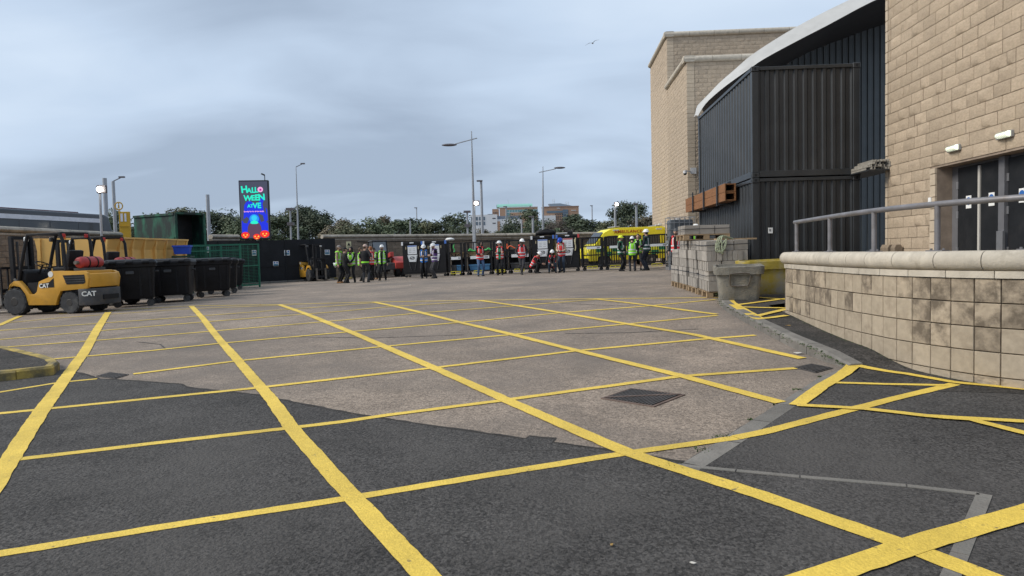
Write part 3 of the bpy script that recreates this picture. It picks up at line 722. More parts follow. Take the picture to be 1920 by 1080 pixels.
# bundle of grey channel sections between container and stone wall
m_chan = M('channel_steel', (.30, .28, .245), .6, metal=.2, var=.2, scale=8, rnd=.15)
pb = thing('channel_bundle', 'bundle of grey steel channels resting between container and stone wall', 'metal channels', Matrix.Translation(at(1652, 306, 15.62)))
rj = random.Random(2)
mb_shelf = MB(); mb_shelf.box(ER * .75 - EZ * .15, (.62, 1.7, .03), mt=mt); mb_shelf.build('shelf', m_contl, pb)
for r_ in range(4):
    for c_ in range(8):
        x = -.27 + c_ * .075 + rj.uniform(-.006, .006); z = -.115 + r_ * .06; y = rj.uniform(-.12, .06)
        if r_ == 3 and c_ in (0, 1): continue
        if r_ == 2 and c_ == 0: continue
        g = MB(); o = EN * x + EZ * z + ER * y
        for a_, s_ in (((0, 0, -.024), (.064, 1.5, .006)), ((-.03, 0, 0), (.006, 1.5, .05)), ((.03, 0, 0), (.006, 1.5, .05))):
            g.box(o + EN * a_[0] + EZ * a_[2] + ER * .75, s_, mt=mt)
        g.build('channel', m_chan, pb)
# ---------------------------------------------------------------- curved roof building behind the containers
m_fascia = M('fascia_white', (.46, .455, .44), .55, var=.07, scale=1.5, dirt=(.38, .375, .36), dscale=.8)
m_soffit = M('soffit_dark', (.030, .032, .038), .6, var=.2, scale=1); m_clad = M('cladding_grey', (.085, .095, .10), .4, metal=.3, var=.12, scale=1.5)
YF, YC = 23.4, 29.5
def onF(px, py): q = at(px, py, YF); return q
outer_e = smoothline([at(p[0], p[1], YF + .55) for p in [(1304, 216), (1309, 205), (1321, 187), (1346, 158), (1379, 129), (1408, 104), (1458, 71), (1510, 41), (1575, 8), (1650, -26), (1740, -60), (1860, -95)]], 3)
inner_e = smoothline([onF(*p) for p in [(1309, 217), (1315, 206), (1329, 188), (1362, 160), (1404, 130), (1433, 110), (1492, 78), (1554, 46), (1637, 2), (1715, -28), (1800, -58), (1910, -88)]], 3)
o = V((outer_e[0].x, outer_e[0].y, G(outer_e[0].x, outer_e[0].y)))
rb = thing('curved_roof_hall', 'dark clad hall with a white edged curved roof sweeping over the containers', 'building', Matrix.Translation(o))
back = ER * (YC + 8 - YF)
g = MB(); g.loft([[a - o, a - o + ER * .1] for a in outer_e], cap=False, closed=False)
g.loft([[a - o, c - o] for a, c in zip(outer_e, inner_e)], cap=False, closed=False); g.loft([[c - o, c - o + ER * .12] for c in inner_e], cap=False, closed=False); g.build('fascia', m_fascia, rb, smooth=True, angle=35)
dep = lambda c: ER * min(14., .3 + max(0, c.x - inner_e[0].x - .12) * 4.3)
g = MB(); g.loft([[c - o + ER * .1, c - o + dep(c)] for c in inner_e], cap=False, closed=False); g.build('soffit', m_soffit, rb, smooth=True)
g = MB(); g.loft([[a - o + ER * .09 - EZ * .01, a - o + dep(a) - EZ * .01] for a in outer_e], cap=False, closed=False); g.build('roof_skin', m_fascia, rb, smooth=True)
wl0 = V((at(1400, 400, YC).x, YC, 0)); span = 15; pit = .25
top_at = lambda x: max((min(inner_e, key=lambda c: abs(c.x - (x - .0582 * (YC - YF)))).z), 4)
for i in range(int(span / pit)):
    a = wl0 + EN * (i * pit); h = top_at(a.x + .12) + .05; g = MB()
    pr = [(0, 0), (.10, 0), (.125, -.05), (.225, -.05), (.25, 0)]; vs = []
    for x, d in pr: vs += [a + EN * x - ER * -d + EZ * .3 - o, a + EN * x - ER * -d + EZ * h - o]
    g.add(vs, [(2 * k, 2 * k + 2, 2 * k + 3, 2 * k + 1) for k in range(4)]); g.build('cladding_panel', m_clad, rb)
# ---------------------------------------------------------------- the two stone towers at the end of the yard
def tower(name, label, x_px, Yf, ztop, length, width, cop):
    c = at(x_px, 300, Yf); c = V((c.x, c.y, G(c.x, c.y)))
    t = thing(name, label, 'building', Matrix.Translation(c), 'stone towers'); mt_ = Matrix((EN, ER, EZ)).transposed(); h = ztop - c.z
    g = MB(); g.box(EN * (width / 2 + .015) + ER * (length / 2 + .015) + EZ * (h / 2 - .2), (width, length, h + .4), mt=mt_); g.build('wall_core', m_tmortar, t)
    side = [x for x in courses(0, length, 0, h - .02, .225, .45, .010, rnd=.2)]
    # left-facing wall: u = ER, outward -EN
    bs = block_set(m_tower, .28, 6)
    lay(t, [(a + .0, b_, z0, z1) for a, b_, z0, z1 in side], ER, -EN, c, .08, bs, 150, key=lambda s: (s[0] > 6, -s[2]), proud=.012)
    fr = [x for x in courses(.42, width, 0, h - .02, .225, .45, .010, rnd=.2)]
    lay(t, fr, EN, -ER, c, .08, bs, 150, key=lambda s: (s[0] > 7, -s[2]), proud=.012)
    qq = []; z = 0
    while z < h - .1: qq.append((.0, .41, z + .004, min(z + .221, h))); z += .225
    lay(t, qq, EN, -ER, c, .09, flat_set(m_smooth, .02), name='corner_block', proud=.016)
    # rounded capping
    for d_, n_, L_ in ((ER, -EN, length), (EN, -ER, width)):
        x = -.16
        while x < L_:
            l_ = min(1.5, L_ - x); g = MB(); rg = []
            for e_ in (x + .008, x + l_ - .008):
                rg.append([d_ * e_ + n_ * (.16 * math.cos(a_) + .02) + EZ * (h + .16 + .16 * math.sin(a_)) for a_ in [R(-90 + 22.5 * i) for i in range(9)]] + [d_ * e_ - n_ * .4 + EZ * (h + .32), d_ * e_ - n_ * .4 + EZ * h])
            g.loft(rg); g.build('cap_stone', m_cap, t, smooth=True, angle=35); x += l_
    return t
zt2 = at(1288, 117, 38).z; zt1 = at(1253, 70, 44.2).z
t2 = tower('stone_tower', 'lower stone tower block with pale corner stones behind the containers', 1289, 38.0, zt2, 6.3, 9, 1)
t1 = tower('stone_tower', 'taller stone tower block rising behind the lower one at the yard end', 1253, 44.2, zt1, 7.3, 13, 1)
m_cam = M('camera_white', (.62, .62, .62), .4)
q = at(1288, 322, 37.6); t = thing('security_camera', 'white dome security camera on the corner of the lower stone tower', 'camera', Matrix.Translation(q))
g = MB(); g.bar((.25, .3, .05), (-.1, 0, .05), .06); g.build('arm', m_cam, t); g = MB(); g.cyl((-.1, 0, .06), (-.1, 0, -.08), .10, n=12); g.build('housing', m_cam, t, smooth=True); g = MB(); g.ball((-.1, 0, -.08), (.095, .095, .10), 12, 8); g.build('dome', MATS['black_door'], t, smooth=True)
g = MB(); g.box((.42, .32, .08), (.32, .03, .32)); g.build('junction_box', m_cam, t)
for px, py in ((1263, 414), (1272, 411), (1233, 423), (1239, 421)):
    Yw = 38 * 252 / (px - 1036); q = at(px, py, Yw - .05); t = thing('wall_floodlight', 'small white floodlight low on the tower side, ' + ('above the caged tanks' if px > 1250 else 'above the ambulance rear'), 'lamp', Matrix.Translation(q), 'floodlights on the tower wall')
    g = MB(); g.box((-.05, 0, 0), (.2, .22, .16)); g.build('head', m_cam, t, bevel=.02); g = MB(); g.bar((0, 0, 0), (.3, .05, .1), .04); g.build('bracket', m_cam, t)
# IBC water tank in its cage beside the tower
m_plastic = M('tank_plastic', (.10, .11, .12), .4, var=.3, scale=3); m_wire = M('cage_wire', (.35, .36, .38), .4, metal=.6)
q = at(1275, 452, 33); t = thing('caged_tank', 'dark plastic tank in a grey wire cage beside the stone tower', 'tank', upright(q.x, q.y, -YAW))
g = MB(); g.box((0, 0, .62), (1.05, .95, .95)); g.build('bottle', m_plastic, t, bevel=.08, seg=2, smooth=True)
g = MB(); g.box((0, 0, .07), (1.2, 1.0, .14)); g.build('base', m_wire, t)
for sgx in range(6):
    x = -.58 + sgx * .232
    for y in (-.52, .52):
        g = MB(); g.bar((x, y, .12), (x, y, 1.2), .022); g.build('upright', m_wire, t)
for z in (.35, .65, .95, 1.2):
    g = MB()
    for y in (-.52, .52): g.bar((-.58, y, z), (.58, y, z), .022)
    for x in (-.58, .58): g.bar((x, -.52, z), (x, .52, z), .022)
    g.build('hoop', m_wire, t)
copy_tree(t, WM[t.name] @ Matrix.Translation((0, 0, 1.215)), 'dark plastic tank in a grey wire cage, topmost of its stack')
# ---------------------------------------------------------------- yard wall running round the back
m_wallblk = M('yard_wall_block', (.20, .165, .130), .9, var=.2, scale=5, bump=.5, bscale=30, rnd=.16, dirt=(.10, .09, .075), dscale=2, dlo=.5, dhi=.8)
m_coping = M('coping_grey', (.30, .275, .235), .85, var=.2, scale=4, bump=.2, rnd=.10, dirt=(.14, .13, .115), dscale=2.5, dlo=.48, dhi=.75)
YW = smoothline([V(p) for p in [(-19.2, 16, 0), (-18.7, 22, 0), (-18.45, 27, 0), (-18.2, 33.4, 0), (-16.4, 38.6, 0), (-11.6, 43.2, 0), (-6, 46.8, 0), (-1, 49.2, 0), (5.5, 51, 0), (14, 52.2, 0)]], 6)
YL, ypt, yfr = path_frames(YW, .1)
fs_ = flat_set(m_wallblk, .03); WT = 3.02; m_ymort = M('yard_mortar', (.085, .075, .062), .95, var=.2)
def tpx(px):
    return min((abs(960 + F * (ypt(t_) - V((0, 0, EYE))).dot(_r) / (ypt(t_) + EZ * 1.5 - V((0, 0, EYE))).dot(_f) - px) if ypt(t_).y > 20 else 9e9, t_) for t_ in [YL * i / 600 for i in range(601)])[1]
def yard_wall(T0, T1, label, limit):
    q0 = ypt((T0 + T1) / 2); yw = thing('yard_wall', label, 'wall', Matrix.Translation(V((q0.x, q0.y, .0))), 'yard boundary walls')
    inv = WM[yw.name].inverted(); mb = MB(); rings = []; TL = T1 - T0
    for i in range(41):
        q, d, n = yfr(T0 + TL * i / 40); c = q - n * .3
        rings.append([inv @ V((q.x, q.y, 0)), inv @ V((q.x, q.y, WT - .22)), inv @ V((c.x, c.y, WT - .22)), inv @ V((c.x, c.y, 0))])
    mb.loft(rings); mb.build('wall_core', m_ymort, yw)
    nb = max(2, int(TL / .45)); bw = TL / nb; cand = []
    for j in range(nb + 1):
        for k in range(11):
            t0, t1 = (j - (.5 if k % 2 else 0)) * bw, (j + (.5 if k % 2 else 1)) * bw; t0, t1 = max(0, t0), min(TL, t1)
            if t1 - t0 < .05: continue
            q, d, n = yfr(T0 + (t0 + t1) / 2); px = 960 + F * q.x / q.y
            pr = 0 if (630 < px < 770) else 1 if 770 <= px < 1000 and k < 7 else 2 if px < 240 and q.y > 24 else 3
            cand.append((pr, k, t1 - t0, WT - .24 - k * .225, q, d, n))
    cand.sort(key=lambda c: (c[0], c[1])); rest = MB()
    for i, (pr, k, wd, z1, q, d, n) in enumerate(cand):
        mw = Matrix((d * (wd - .012), -n * .06, EZ * .214)).transposed().to_4x4(); mw.translation = V((q.x, q.y, z1 - .1125)) - n * .012
        if i < limit: link('block', fs_[0], yw, mw)
        else: mm_ = inv @ mw; rest.add([mm_ @ v.co for v in fs_[0].vertices], [tuple(p.vertices) for p in fs_[0].polygons])
    if rest.v: tag(rest.build('block_rest', m_wallblk, yw), kind='stuff')
    nc = max(1, round(TL / .9))
    for j in range(nc):
        mb = MB(); rg = []
        for e_ in (.009, .5, .991):
            q, d, n = yfr(T0 + TL * (j + e_) / nc); rg.append([inv @ (V((q.x, q.y, WT - .11)) + n * (-.15 + .24 * math.cos(a_)) + EZ * .13 * math.sin(a_)) for a_ in [R(30 * i) for i in range(12)]])
        mb.loft(rg); mb.build('coping_stone', m_coping, yw, smooth=True, angle=50)
    nc = max(1, round(TL / .6))
    for j in range(nc):
        mb = MB(); rg = []
        for e_ in (.01, .99):
            q, d, n = yfr(T0 + TL * (j + e_) / nc); rg.append([inv @ (V((q.x, q.y, 0)) + n * x_ + EZ * z_) for x_, z_ in ((.035, WT - .31), (.035, WT - .235), (-.33, WT - .235), (-.33, WT - .31))])
        mb.loft(rg); mb.build('band_stone', m_coping, yw)
yard_wall(0, tpx(232), 'grey block yard wall with rounded coping in front of the coach', 120)
yard_wall(tpx(400), tpx(452), 'short length of block wall with pale coping behind the green mesh cage', 80)
yard_wall(tpx(608), YL, 'long grey brown block wall with rounded coping behind carts and ambulance', 300)
# cable along the wall
m_blk = M('black_rubber', (.015, .015, .016), .7, var=.2)
cb = []
for i in range(40):
    t = YL * (.56 + .40 * i / 39); q, d, n = yfr(t); cb.append(V((q.x, q.y, WT - .42 - .05 * abs(math.sin(i * .7)))) + n * .05)
mb = MB(); mb.tube(cb, .022, 6); tag(mb.build('cable', m_blk), 'black cable slung along the yard wall below its coping', 'cable')
# ---------------------------------------------------------------- black hoarding
m_hoard = M('hoarding_black', (.013, .014, .017), .6, var=.3, scale=1.5, dirt=(.022, .023, .026), dscale=1.2, spec=.25)
hA, hB = gnd(632, 524), V((-15.6, 39.2, 0)); hA.z = 0
hA = V((-10.35, 41.9, 0)); hp = [V((-17.2, 31.0, 0)), V((-16.2, 36.5, 0)), V((-14.2, 40.1, 0)), hA]
hd = thing('hoarding', 'matt black panel hoarding with small blue and white notices', 'fence', Matrix.Translation(V((hA.x, hA.y, G(hA.x, hA.y)))))
inv = WM[hd.name].inverted(); hz = 2.42; ks = 0
for a, c in zip(hp, hp[1:]):
    L_ = (c - a).length; n_ = max(1, round(L_ / 1.22)); d = (c - a) / L_; nn = V((d.y, -d.x, 0))
    for i in range(n_):
        p, q = a + d * (L_ * i / n_ + .01), a + d * (L_ * (i + 1) / n_ - .01); m_ = (p + q) / 2; zg = G(m_.x, m_.y)
        g = MB(); g.box(inv @ V((m_.x, m_.y, zg + hz / 2)), ((q - p).length, .03, hz), mt=Matrix((d, nn, EZ)).transposed()); pn = g.build('panel', m_hoard, hd)
        g = MB(); g.box(inv @ (V((p.x, p.y, zg + hz / 2)) + nn * .03), (.07, .06, hz), mt=Matrix((d, nn, EZ)).transposed()); g.build('batten', m_hoard, hd)
        for z_ in (.95,):
            g = MB(); g.box(inv @ (V((m_.x, m_.y, zg + z_)) + nn * .03), ((q - p).length * .9, .04, .06), mt=Matrix((d, nn, EZ)).transposed()); g.build('rail', m_hoard, pn)
for px, py in ((540, 474), (616, 473), (390, 468), (478, 474), (519, 495)):
    best = None
    for a, c in zip(hp, hp[1:]):
        for k in range(60):
            q = a.lerp(c, k / 60); x = 960 + F * (q - V((0, 0, EYE))).dot(_r) / (q - V((0, 0, EYE))).dot(_f)
            if best is None or abs(x - px) < best[0]: best = (abs(x - px), q, (c - a).normalized())
    q, d = best[1], best[2]; nn = V((d.y, -d.x, 0)); z = at(px, py, q.y).z; mt_ = Matrix((d, nn, EZ)).transposed()
    g = MB(); g.box(inv @ (V((q.x, q.y, z)) + nn * .035), (.30, .012, .30), mt=mt_); o = g.build('notice', m_white, hd)
    g = MB(); g.box(inv @ (V((q.x, q.y, z - .05)) + nn * .043), (.25, .006, .12), mt=mt_); g.build('blue_panel', M('notice_blue', (.12, .26, .36), .5), o)
    for dx_ in (-.07, .07):
        g = MB(); c = inv @ (V((q.x, q.y, z + .08)) + nn * .042 + d * dx_); g.cyl(c, c + nn * .006, .045, n=12); g.build('symbol', MATS['sign_blue'], o)
# low kerb under the hoarding
kk = [V((p.x, p.y, 0)) + V((.0, -.45, 0)) for p in hp[1:]]; kerb_run(kk, .13, .10, m_kerb, 'kerb', side=-1)
kerb_run([gnd(*p) for p in ((612, 525), (660, 523))], .13, .11, m_kyel, 'kerb', side=-1)
# ---------------------------------------------------------------- forklift
m_cat = M('machine_yellow', (.56, .29, .035), .42, var=.12, scale=3, dirt=(.30, .16, .045), dscale=1.6, dlo=.58, dhi=.85)
m_mblk = M('machine_black', (.014, .014, .016), .55, var=.3, scale=4, spec=.28); m_dkgrey = M('machine_grey', (.055, .057, .062), .55, var=.25, scale=4, dirt=(.10, .09, .08), dscale=3)
m_tyre = M('tyre', (.040, .041, .044), .85, var=.3, scale=9, dirt=(.10, .098, .092), dscale=3); m_rim = M('wheel_rim', (.035, .032, .030), .6, var=.3)
m_red = M('gas_red', (.42, .045, .045), .45, var=.2, scale=4, dirt=(.20, .03, .03), dscale=3); m_amber = M('amber_lens', (.75, .22, .03), .3, var=.05)
m_redl = M('red_lens', (.45, .03, .03), .3); m_worn = M('worn_steel', (.16, .14, .12), .5, metal=.5, var=.3, scale=5); m_glass = M('dark_glass', (.05, .06, .07), .08, var=.1, spec=.8)
m_wht = M('white_paint', (.72, .72, .70), .5, var=.06); m_logo = M('logo_white', (.80, .80, .76), .5, var=.05)
def wheel(parent, c, r, w_, rim=m_rim, tread=14):
    c = V(c); g = MB()
    prof_ = [(-w_ / 2, r * .62), (-w_ / 2, r * .88), (-w_ * .40, r * .97), (w_ * .40, r * .97), (w_ / 2, r * .88), (w_ / 2, r * .62)]
    n = 28; g.loft([[c + V((rr_ * math.cos(2 * math.pi * k / n), y, rr_ * math.sin(2 * math.pi * k / n))) for k in range(n)] for y, rr_ in prof_])
    for k in range(tread):
        a = 2 * math.pi * k / tread; p = c + V((math.cos(a), 0, math.sin(a))) * r * .965; mt_ = Matrix.Rotation(-a, 3, 'Y')
        for sy in (-1, 1): g.box(p + V((0, sy * w_ * .25, 0)), (r * .07, w_ * .46, r * .20), mt=mt_)
    t = g.build('wheel', m_tyre, parent)
    g = MB(); g.loft([[c + V((rr_ * math.cos(2 * math.pi * k / 20), y, rr_ * math.sin(2 * math.pi * k / 20))) for k in range(20)] for y, rr_ in ((-w_ * .53, r * .22), (-w_ * .53, r * .28), (-w_ * .40, r * .42), (-w_ * .44, r * .60), (-w_ * .50, r * .63), (w_ * .50, r * .63), (w_ * .44, r * .60), (w_ * .40, r * .42), (w_ * .53, r * .28), (w_ * .53, r * .22))]); g.build('rim', rim, t, smooth=True, angle=30)
    return t
def forklift(mw, label, cabin=False, gas=True, forks_low=False):
    """local: x forward, y left, z up, origin under the middle"""
    t = thing('forklift', label, 'forklift', mw, 'yellow forklift trucks')
    wheel(t, (.78, .47, .36), .36, .24); wheel(t, (.78, -.47, .36), .36, .24); wheel(t, (-.84, .44, .29), .29, .20); wheel(t, (-.84, -.44, .29), .29, .20)
    # body: yellow side shells with step cut-out, dark well, counterweight
    side = [(1.02, .62), (.98, .74), (.78, .80), (.56, .74), (.42, .48), (.36, .30), (-.42, .30), (-.50, .44), (-.60, .62), (-1.36, .66), (-1.40, .90), (-1.36, 1.06), (-.72, 1.10), (-.42, 1.10), (-.36, .98), (-.08, .92), (.02, .72), (.12, .56), (.26, .52), (.36, .78), (.46, .96), (.66, 1.0), (.74, .94), (.86, .86)]
    outl = [(1.00, .62), (.96, .73), (.80, .78), (.60, .74), (.46, .56), (.38, .26), (-.44, .24), (-.52, .44), (-.62, .60), (-1.42, .64), (-1.48, .90), (-1.44, 1.03), (-1.34, 1.08), (-.60, 1.12), (-.34, 1.12), (-.28, .96), (.02, .86), (.10, .60), (.18, .54), (.32, .54), (.44, .72), (.62, .90), (.78, .90), (.92, .80)]
    for s in (-1, 1):
        g = MB(); g.prism(outl, 'y', s * .56, s * .46); g.build('side_panel', m_cat, t, bevel=.018, seg=2, smooth=True)
        g = MB(); g.prism([(-.82, .76), (-.72, 1.00), (-1.36, 1.00), (-1.38, .80), (-1.32, .76)], 'y', s * .555, s * .566); gr = g.build('side_grille', m_mblk, t)
        for k in range(3):
            g = MB(); g.bar((-.78, s * .568, .82 + k * .06), (-1.36, s * .568, .82 + k * .06), .014); g.build('slat', m_dkgrey, gr)
        g = MB(); g.prism([(-.02, .70), (.0, .80), (-.30, .84), (-.44, .94), (-.44, .70)], 'y', s * .555, s * .565); db = g.build('decal_panel', m_mblk, t)
        lettering('CAT', .15, m_logo, db, frame((-.14, s * .568, .745), (-s, 0, 0), (0, 0, 1)), ex=.002, xs=1.0, bold=.03)
        g = MB(); g.cyl((-.36, s * .56, 1.04), (-.36, s * .568, 1.04), .075, n=16); g.build('round_badge', m_wht, t)
    g = MB(); g.bb((-1.2, -.47, .30), (.45, .47, .84)); g.build('chassis', m_mblk, t)
    g = MB(); g.bb((-1.36, -.46, .90), (-.30, .46, 1.10)); g.build('engine_cover', m_cat, t, bevel=.04, seg=2, smooth=True)
    cw = [(-1.58, -.36), (-1.62, -.15), (-1.62, .15), (-1.58, .36), (-1.50, .50), (-1.36, .575), (-1.14, .575), (-1.14, -.575), (-1.36, -.575), (-1.50, -.50)]
    g = MB(); g.prism(cw, 'z', .20, .64); g.build('counterweight', m_dkgrey, t, bevel=.04, seg=2, smooth=True)
    g = MB(); g.prism([(x * .995, y * .975) for x, y in cw], 'z', .66, 1.02); g.build('rear_hood', m_cat, t, bevel=.05, seg=2, smooth=True)
    g = MB(); g.bb((-1.64, -.26, .34), (-1.60, .26, .46)); g.build('rear_slot', m_mblk, t)
    lettering('CAT', .17, m_logo, t, frame((-1.44, .545, .50), V((-.14, -.075, 0)), (0, 0, 1)), ex=.003, xs=1.0, bold=.03)
    # floor, seat, dash, wheel
    g = MB(); g.bb((.0, -.44, .50), (.72, .44, .56)); g.build('floor_plate', m_mblk, t)
    g = MB(); g.prism([(.86, .56), (.60, .56), (.52, 1.10), (.62, 1.20), (.80, 1.14)], 'y', -.42, .42); g.build('dashboard', m_mblk, t, bevel=.03, smooth=True)
    g = MB(); g.bb((-.62, -.25, 1.10), (-.12, .25, 1.22)); se = g.build('seat', m_mblk, t, bevel=.04, seg=2, smooth=True)
    g = MB(); g.prism([(-.60, 1.18), (-.48, 1.20), (-.58, 1.66), (-.70, 1.64)], 'y', -.24, .24); g.build('backrest', m_mblk, se, bevel=.04, seg=2, smooth=True)
    g = MB(); c = V((.40, 0, 1.30)); ax = V((-.5, 0, .86)); x_ = V((0, 1, 0)); y_ = ax.cross(x_)
    g.tube([c + (x_ * math.cos(a) + y_ * math.sin(a)) * .18 for a in [2 * math.pi * k / 16 for k in range(17)]], .016, 6); g.bar(c - x_ * .17, c + x_ * .17, .02); g.cyl(c, c - ax * .28, .025, n=8); g.build('steering_wheel', m_mblk, t)
    for y in (.18, .26, .34):
        g = MB(); g.bar((.55, -y, 1.1), (.42, -y, 1.34), .014); g.build('lever', m_mblk, t)
    # overhead guard
    for s in (-1, 1):
        g = MB(); g.tube([(.74, s * .46, .84), (.52, s * .46, 1.6), (.36, s * .45, 2.08)], .042, 8); g.build('guard_post', m_mblk, t, smooth=True)
        g = MB(); g.tube([(-.74, s * .46, 1.06), (-.70, s * .46, 1.9), (-.62, s * .45, 2.08)], .042, 8); g.build('guard_post', m_mblk, t, smooth=True)
        g = MB(); g.bar((.40, s * .45, 2.09), (-.66, s * .45, 2.09), .06, .06); g.build('guard_rail', m_mblk, t, bevel=.01)
        g = MB(); g.box((-.66, s * .38, 2.03), (.05, .10, .10)); g.build('tail_light', m_redl, t, bevel=.01)
        g = MB(); g.box((.46, s * .40, 1.98), (.08, .12, .12)); g.build('work_light', m_wht if s > 0 else m_dkgrey, t, bevel=.02)
    for k in range(7):
        x = -.60 + k * .155; g = MB(); g.bar((x, -.45, 2.10), (x, .45, 2.10), .03, .05); g.build('roof_bar', m_mblk, t)
    g = MB(); g.cyl((-.50, .20, 1.94), (-.50, .20, 2.06), .05, n=10); g.build('beacon', m_amber, t, smooth=True)
    if cabin:
        for s in (-1, 1):
            g = MB(); g.prism([(.68, 1.10), (.44, 2.0), (-.62, 2.0), (-.68, 1.14)], 'y', s * .455, s * .462); g.build('side_glass', m_glass, t)
    if gas:
        g = MB(); n = 16; ys_ = [(-.42, .06), (-.40, .12), (-.33, .155), (.26, .155), (.33, .14), (.36, .10)]
        g.loft([[V((-1.02 + r_ * math.cos(2 * math.pi * k / n), y, 1.31 + r_ * math.sin(2 * math.pi * k / n))) for k in range(n)] for y, r_ in ys_]); gc = g.build('gas_cylinder', m_red, t, smooth=True, angle=50)
        for y in (-.16, .12):
            g = MB(); g.cyl((-1.02, y - .02, 1.31), (-1.02, y + .02, 1.31), .163, n=16); g.build('strap', m_mblk, gc)
        g = MB(); g.cyl((-1.02, .36, 1.31), (-1.02, .46, 1.31), .05, n=8); g.build('valve', m_worn, gc)
        g = MB(); g.bb((-1.22, -.34, 1.10), (-.82, .30, 1.17)); g.build('cradle', m_dkgrey, t)
    # mast, carriage, forks
    for s in (-1, 1):
        g = MB(); g.bb((.98, s * .30 - .04, .12), (1.10, s * .30 + .04, 2.06)); g.build('mast_rail', m_mblk, t, bevel=.008)
        g = MB(); g.bb((1.06, s * .22 - .035, .10), (1.16, s * .22 + .035, 2.02)); g.build('inner_rail', m_mblk, t, bevel=.008)
        g = MB(); g.cyl((1.02, s * .14, .2), (1.02, s * .14, 1.95), .03, n=8); g.build('lift_cylinder', m_dkgrey, t)
        g = MB(); g.tube([(.62, s * .32, .60), (1.0, s * .32, .95)], .035, 8); g.build('tilt_cylinder', m_worn, t)
    for z in (.25, 1.2, 2.0):
        g = MB(); g.bb((1.0, -.34, z), (1.08, .34, z + .09)); g.build('mast_crossbar', m_mblk, t)
    fz = .06
    for z in (fz + .14, fz + .54):
        g = MB(); g.bb((1.17, -.50, z), (1.23, .50, z + .10)); g.build('carriage_bar', m_mblk, t)
    br = MB(); br.bb((1.18, -.54, fz + 1.16), (1.23, .54, fz + 1.22)); br.build('load_backrest', m_mblk, t)
    for k in range(6):
        y = -.52 + k * .208; g = MB(); g.bb((1.19, y - .018, fz + .2), (1.225, y + .018, fz + 1.18)); g.build('backrest_bar', m_mblk, t)
    for s in (-1, 1):
        g = MB(); g.prism([(1.23, fz + .66), (1.275, fz + .66), (1.275, fz + .045), (2.28, fz + .0), (2.28, fz - .012), (1.23, fz - .02)], 'y', s * .26 - .055, s * .26 + .055); g.build('fork', m_worn, t, bevel=.006)
    return t
a_, b_ = gnd(42, 590), gnd(127, 589); hd_ = (a_ - b_); yaw1 = math.atan2(hd_.y, hd_.x) + R(9)
ctr = (a_ + b_) / 2 + V((-math.sin(yaw1), math.cos(yaw1), 0)) * -.47
ctr = (a_ + b_) / 2 - V((math.cos(yaw1 + math.pi / 2), math.sin(yaw1 + math.pi / 2), 0)) * .47
f1 = forklift(onground(ctr.x, ctr.y, yaw1), 'yellow forklift with red gas cylinder facing away beside the first black bin')
f1b = copy_tree(f1, onground(ctr.x - .75, ctr.y + 3.1, yaw1 + .02), 'yellow forklift with red gas cylinder parked behind another forklift and the bins')
q = gnd(584, 527); f2 = copy_tree(f1, onground(q.x, q.y + .3, R(-52)), 'small yellow forklift with its forks lowered in front of the black hoarding')
# ---------------------------------------------------------------- wheeled bins
m_bin = M('bin_plastic', (.010, .010, .012), .5, var=.3, scale=5, dirt=(.015, .015, .017), dscale=2, spec=.28)
m_caster = M('caster_grey', (.05, .05, .052), .5)
def bin_(mw, label, proto=[]):
    if proto: return copy_tree(proto[0], mw, label)
    t = thing('wheeled_bin', label, 'bin', mw, 'black wheeled bins'); proto.append(t)
    def rr(w_, d_, z, r_=.10):
        o = []
        for sx, sy, a0 in ((1, 1, 0), (-1, 1, 90), (-1, -1, 180), (1, -1, 270)):
            for k in range(4): a = R(a0 + 30 * k); o.append(V((sx * (w_ / 2 - r_) + r_ * math.cos(a), sy * (d_ / 2 - r_) + r_ * math.sin(a), z)))
        return o
    g = MB(); g.loft([rr(1.08, .80, .22), rr(1.12, .84, .26), rr(1.24, .98, 1.12), rr(1.34, 1.06, 1.14), rr(1.36, 1.08, 1.22)]); g.build('body', m_bin, t, smooth=True, angle=35)
    g = MB(); g.loft([rr(1.38, 1.10, 1.225), rr(1.38, 1.10, 1.27), rr(1.30, 1.0, 1.34), rr(1.1, .8, 1.365)]); ld = g.build('lid', m_bin, t, smooth=True, angle=35)
    for x in (-.42, 0, .42):
        g = MB(); g.prism([(-.57, 1.22), (-.60, 1.25), (-.60, 1.30), (-.53, 1.345), (-.50, 1.31)], 'x', x - .09, x + .09); g.build('lid_grip', m_bin, ld, bevel=.01)
    for x in (-.5, -.25, .25, .5):
        g = MB(); g.prism([(-.415, .30), (-.435, .30), (-.512, 1.1), (-.48, 1.1)], 'x', x - .03, x + .03); g.build('rib', m_bin, t)
    g = MB(); g.box((0, -.50, .98), (.22, .03, .10), mt=Matrix.Rotation(R(-8), 3, 'X')); g.build('badge', m_caster, t, bevel=.015)
    for s in (-1, 1):
        g = MB(); g.cyl((s * .60, 0, 1.0), (s * .72, 0, 1.0), .03, n=10); g.build('trunnion', m_caster, t)
        for y in (-.30, .30):
            g = MB(); x = s * .42; g.box((x, y, .215), (.14, .11, .03)); g.bar((x, y - .04, .21), (x + .05, y - .04, .10), .05, .012); g.bar((x, y + .04, .21), (x + .05, y + .04, .10), .05, .012); ca = g.build('caster_fork', m_caster, t)
            g = MB(); g.cyl((x + .05, y - .03, .10), (x + .05, y + .03, .10), .10, n=18); g.build('caster_wheel', m_tyre, ca, smooth=True)
    return t
def binpx(px, py, dx, dy, yaw, label):
    q = gnd(px, py); return bin_(onground(q.x + dx, q.y + dy, R(yaw)), label)
binpx(240, 577, -.18, .62, 24, 'black wheeled bin standing right behind the forklift counterweight')
binpx(322, 566, -.30, .75, 34, 'black wheeled bin, second along the row from the forklift')
binpx(350, 563, .02, 1.9, 30, 'black wheeled bin with clean lid, third along the row from the forklift')
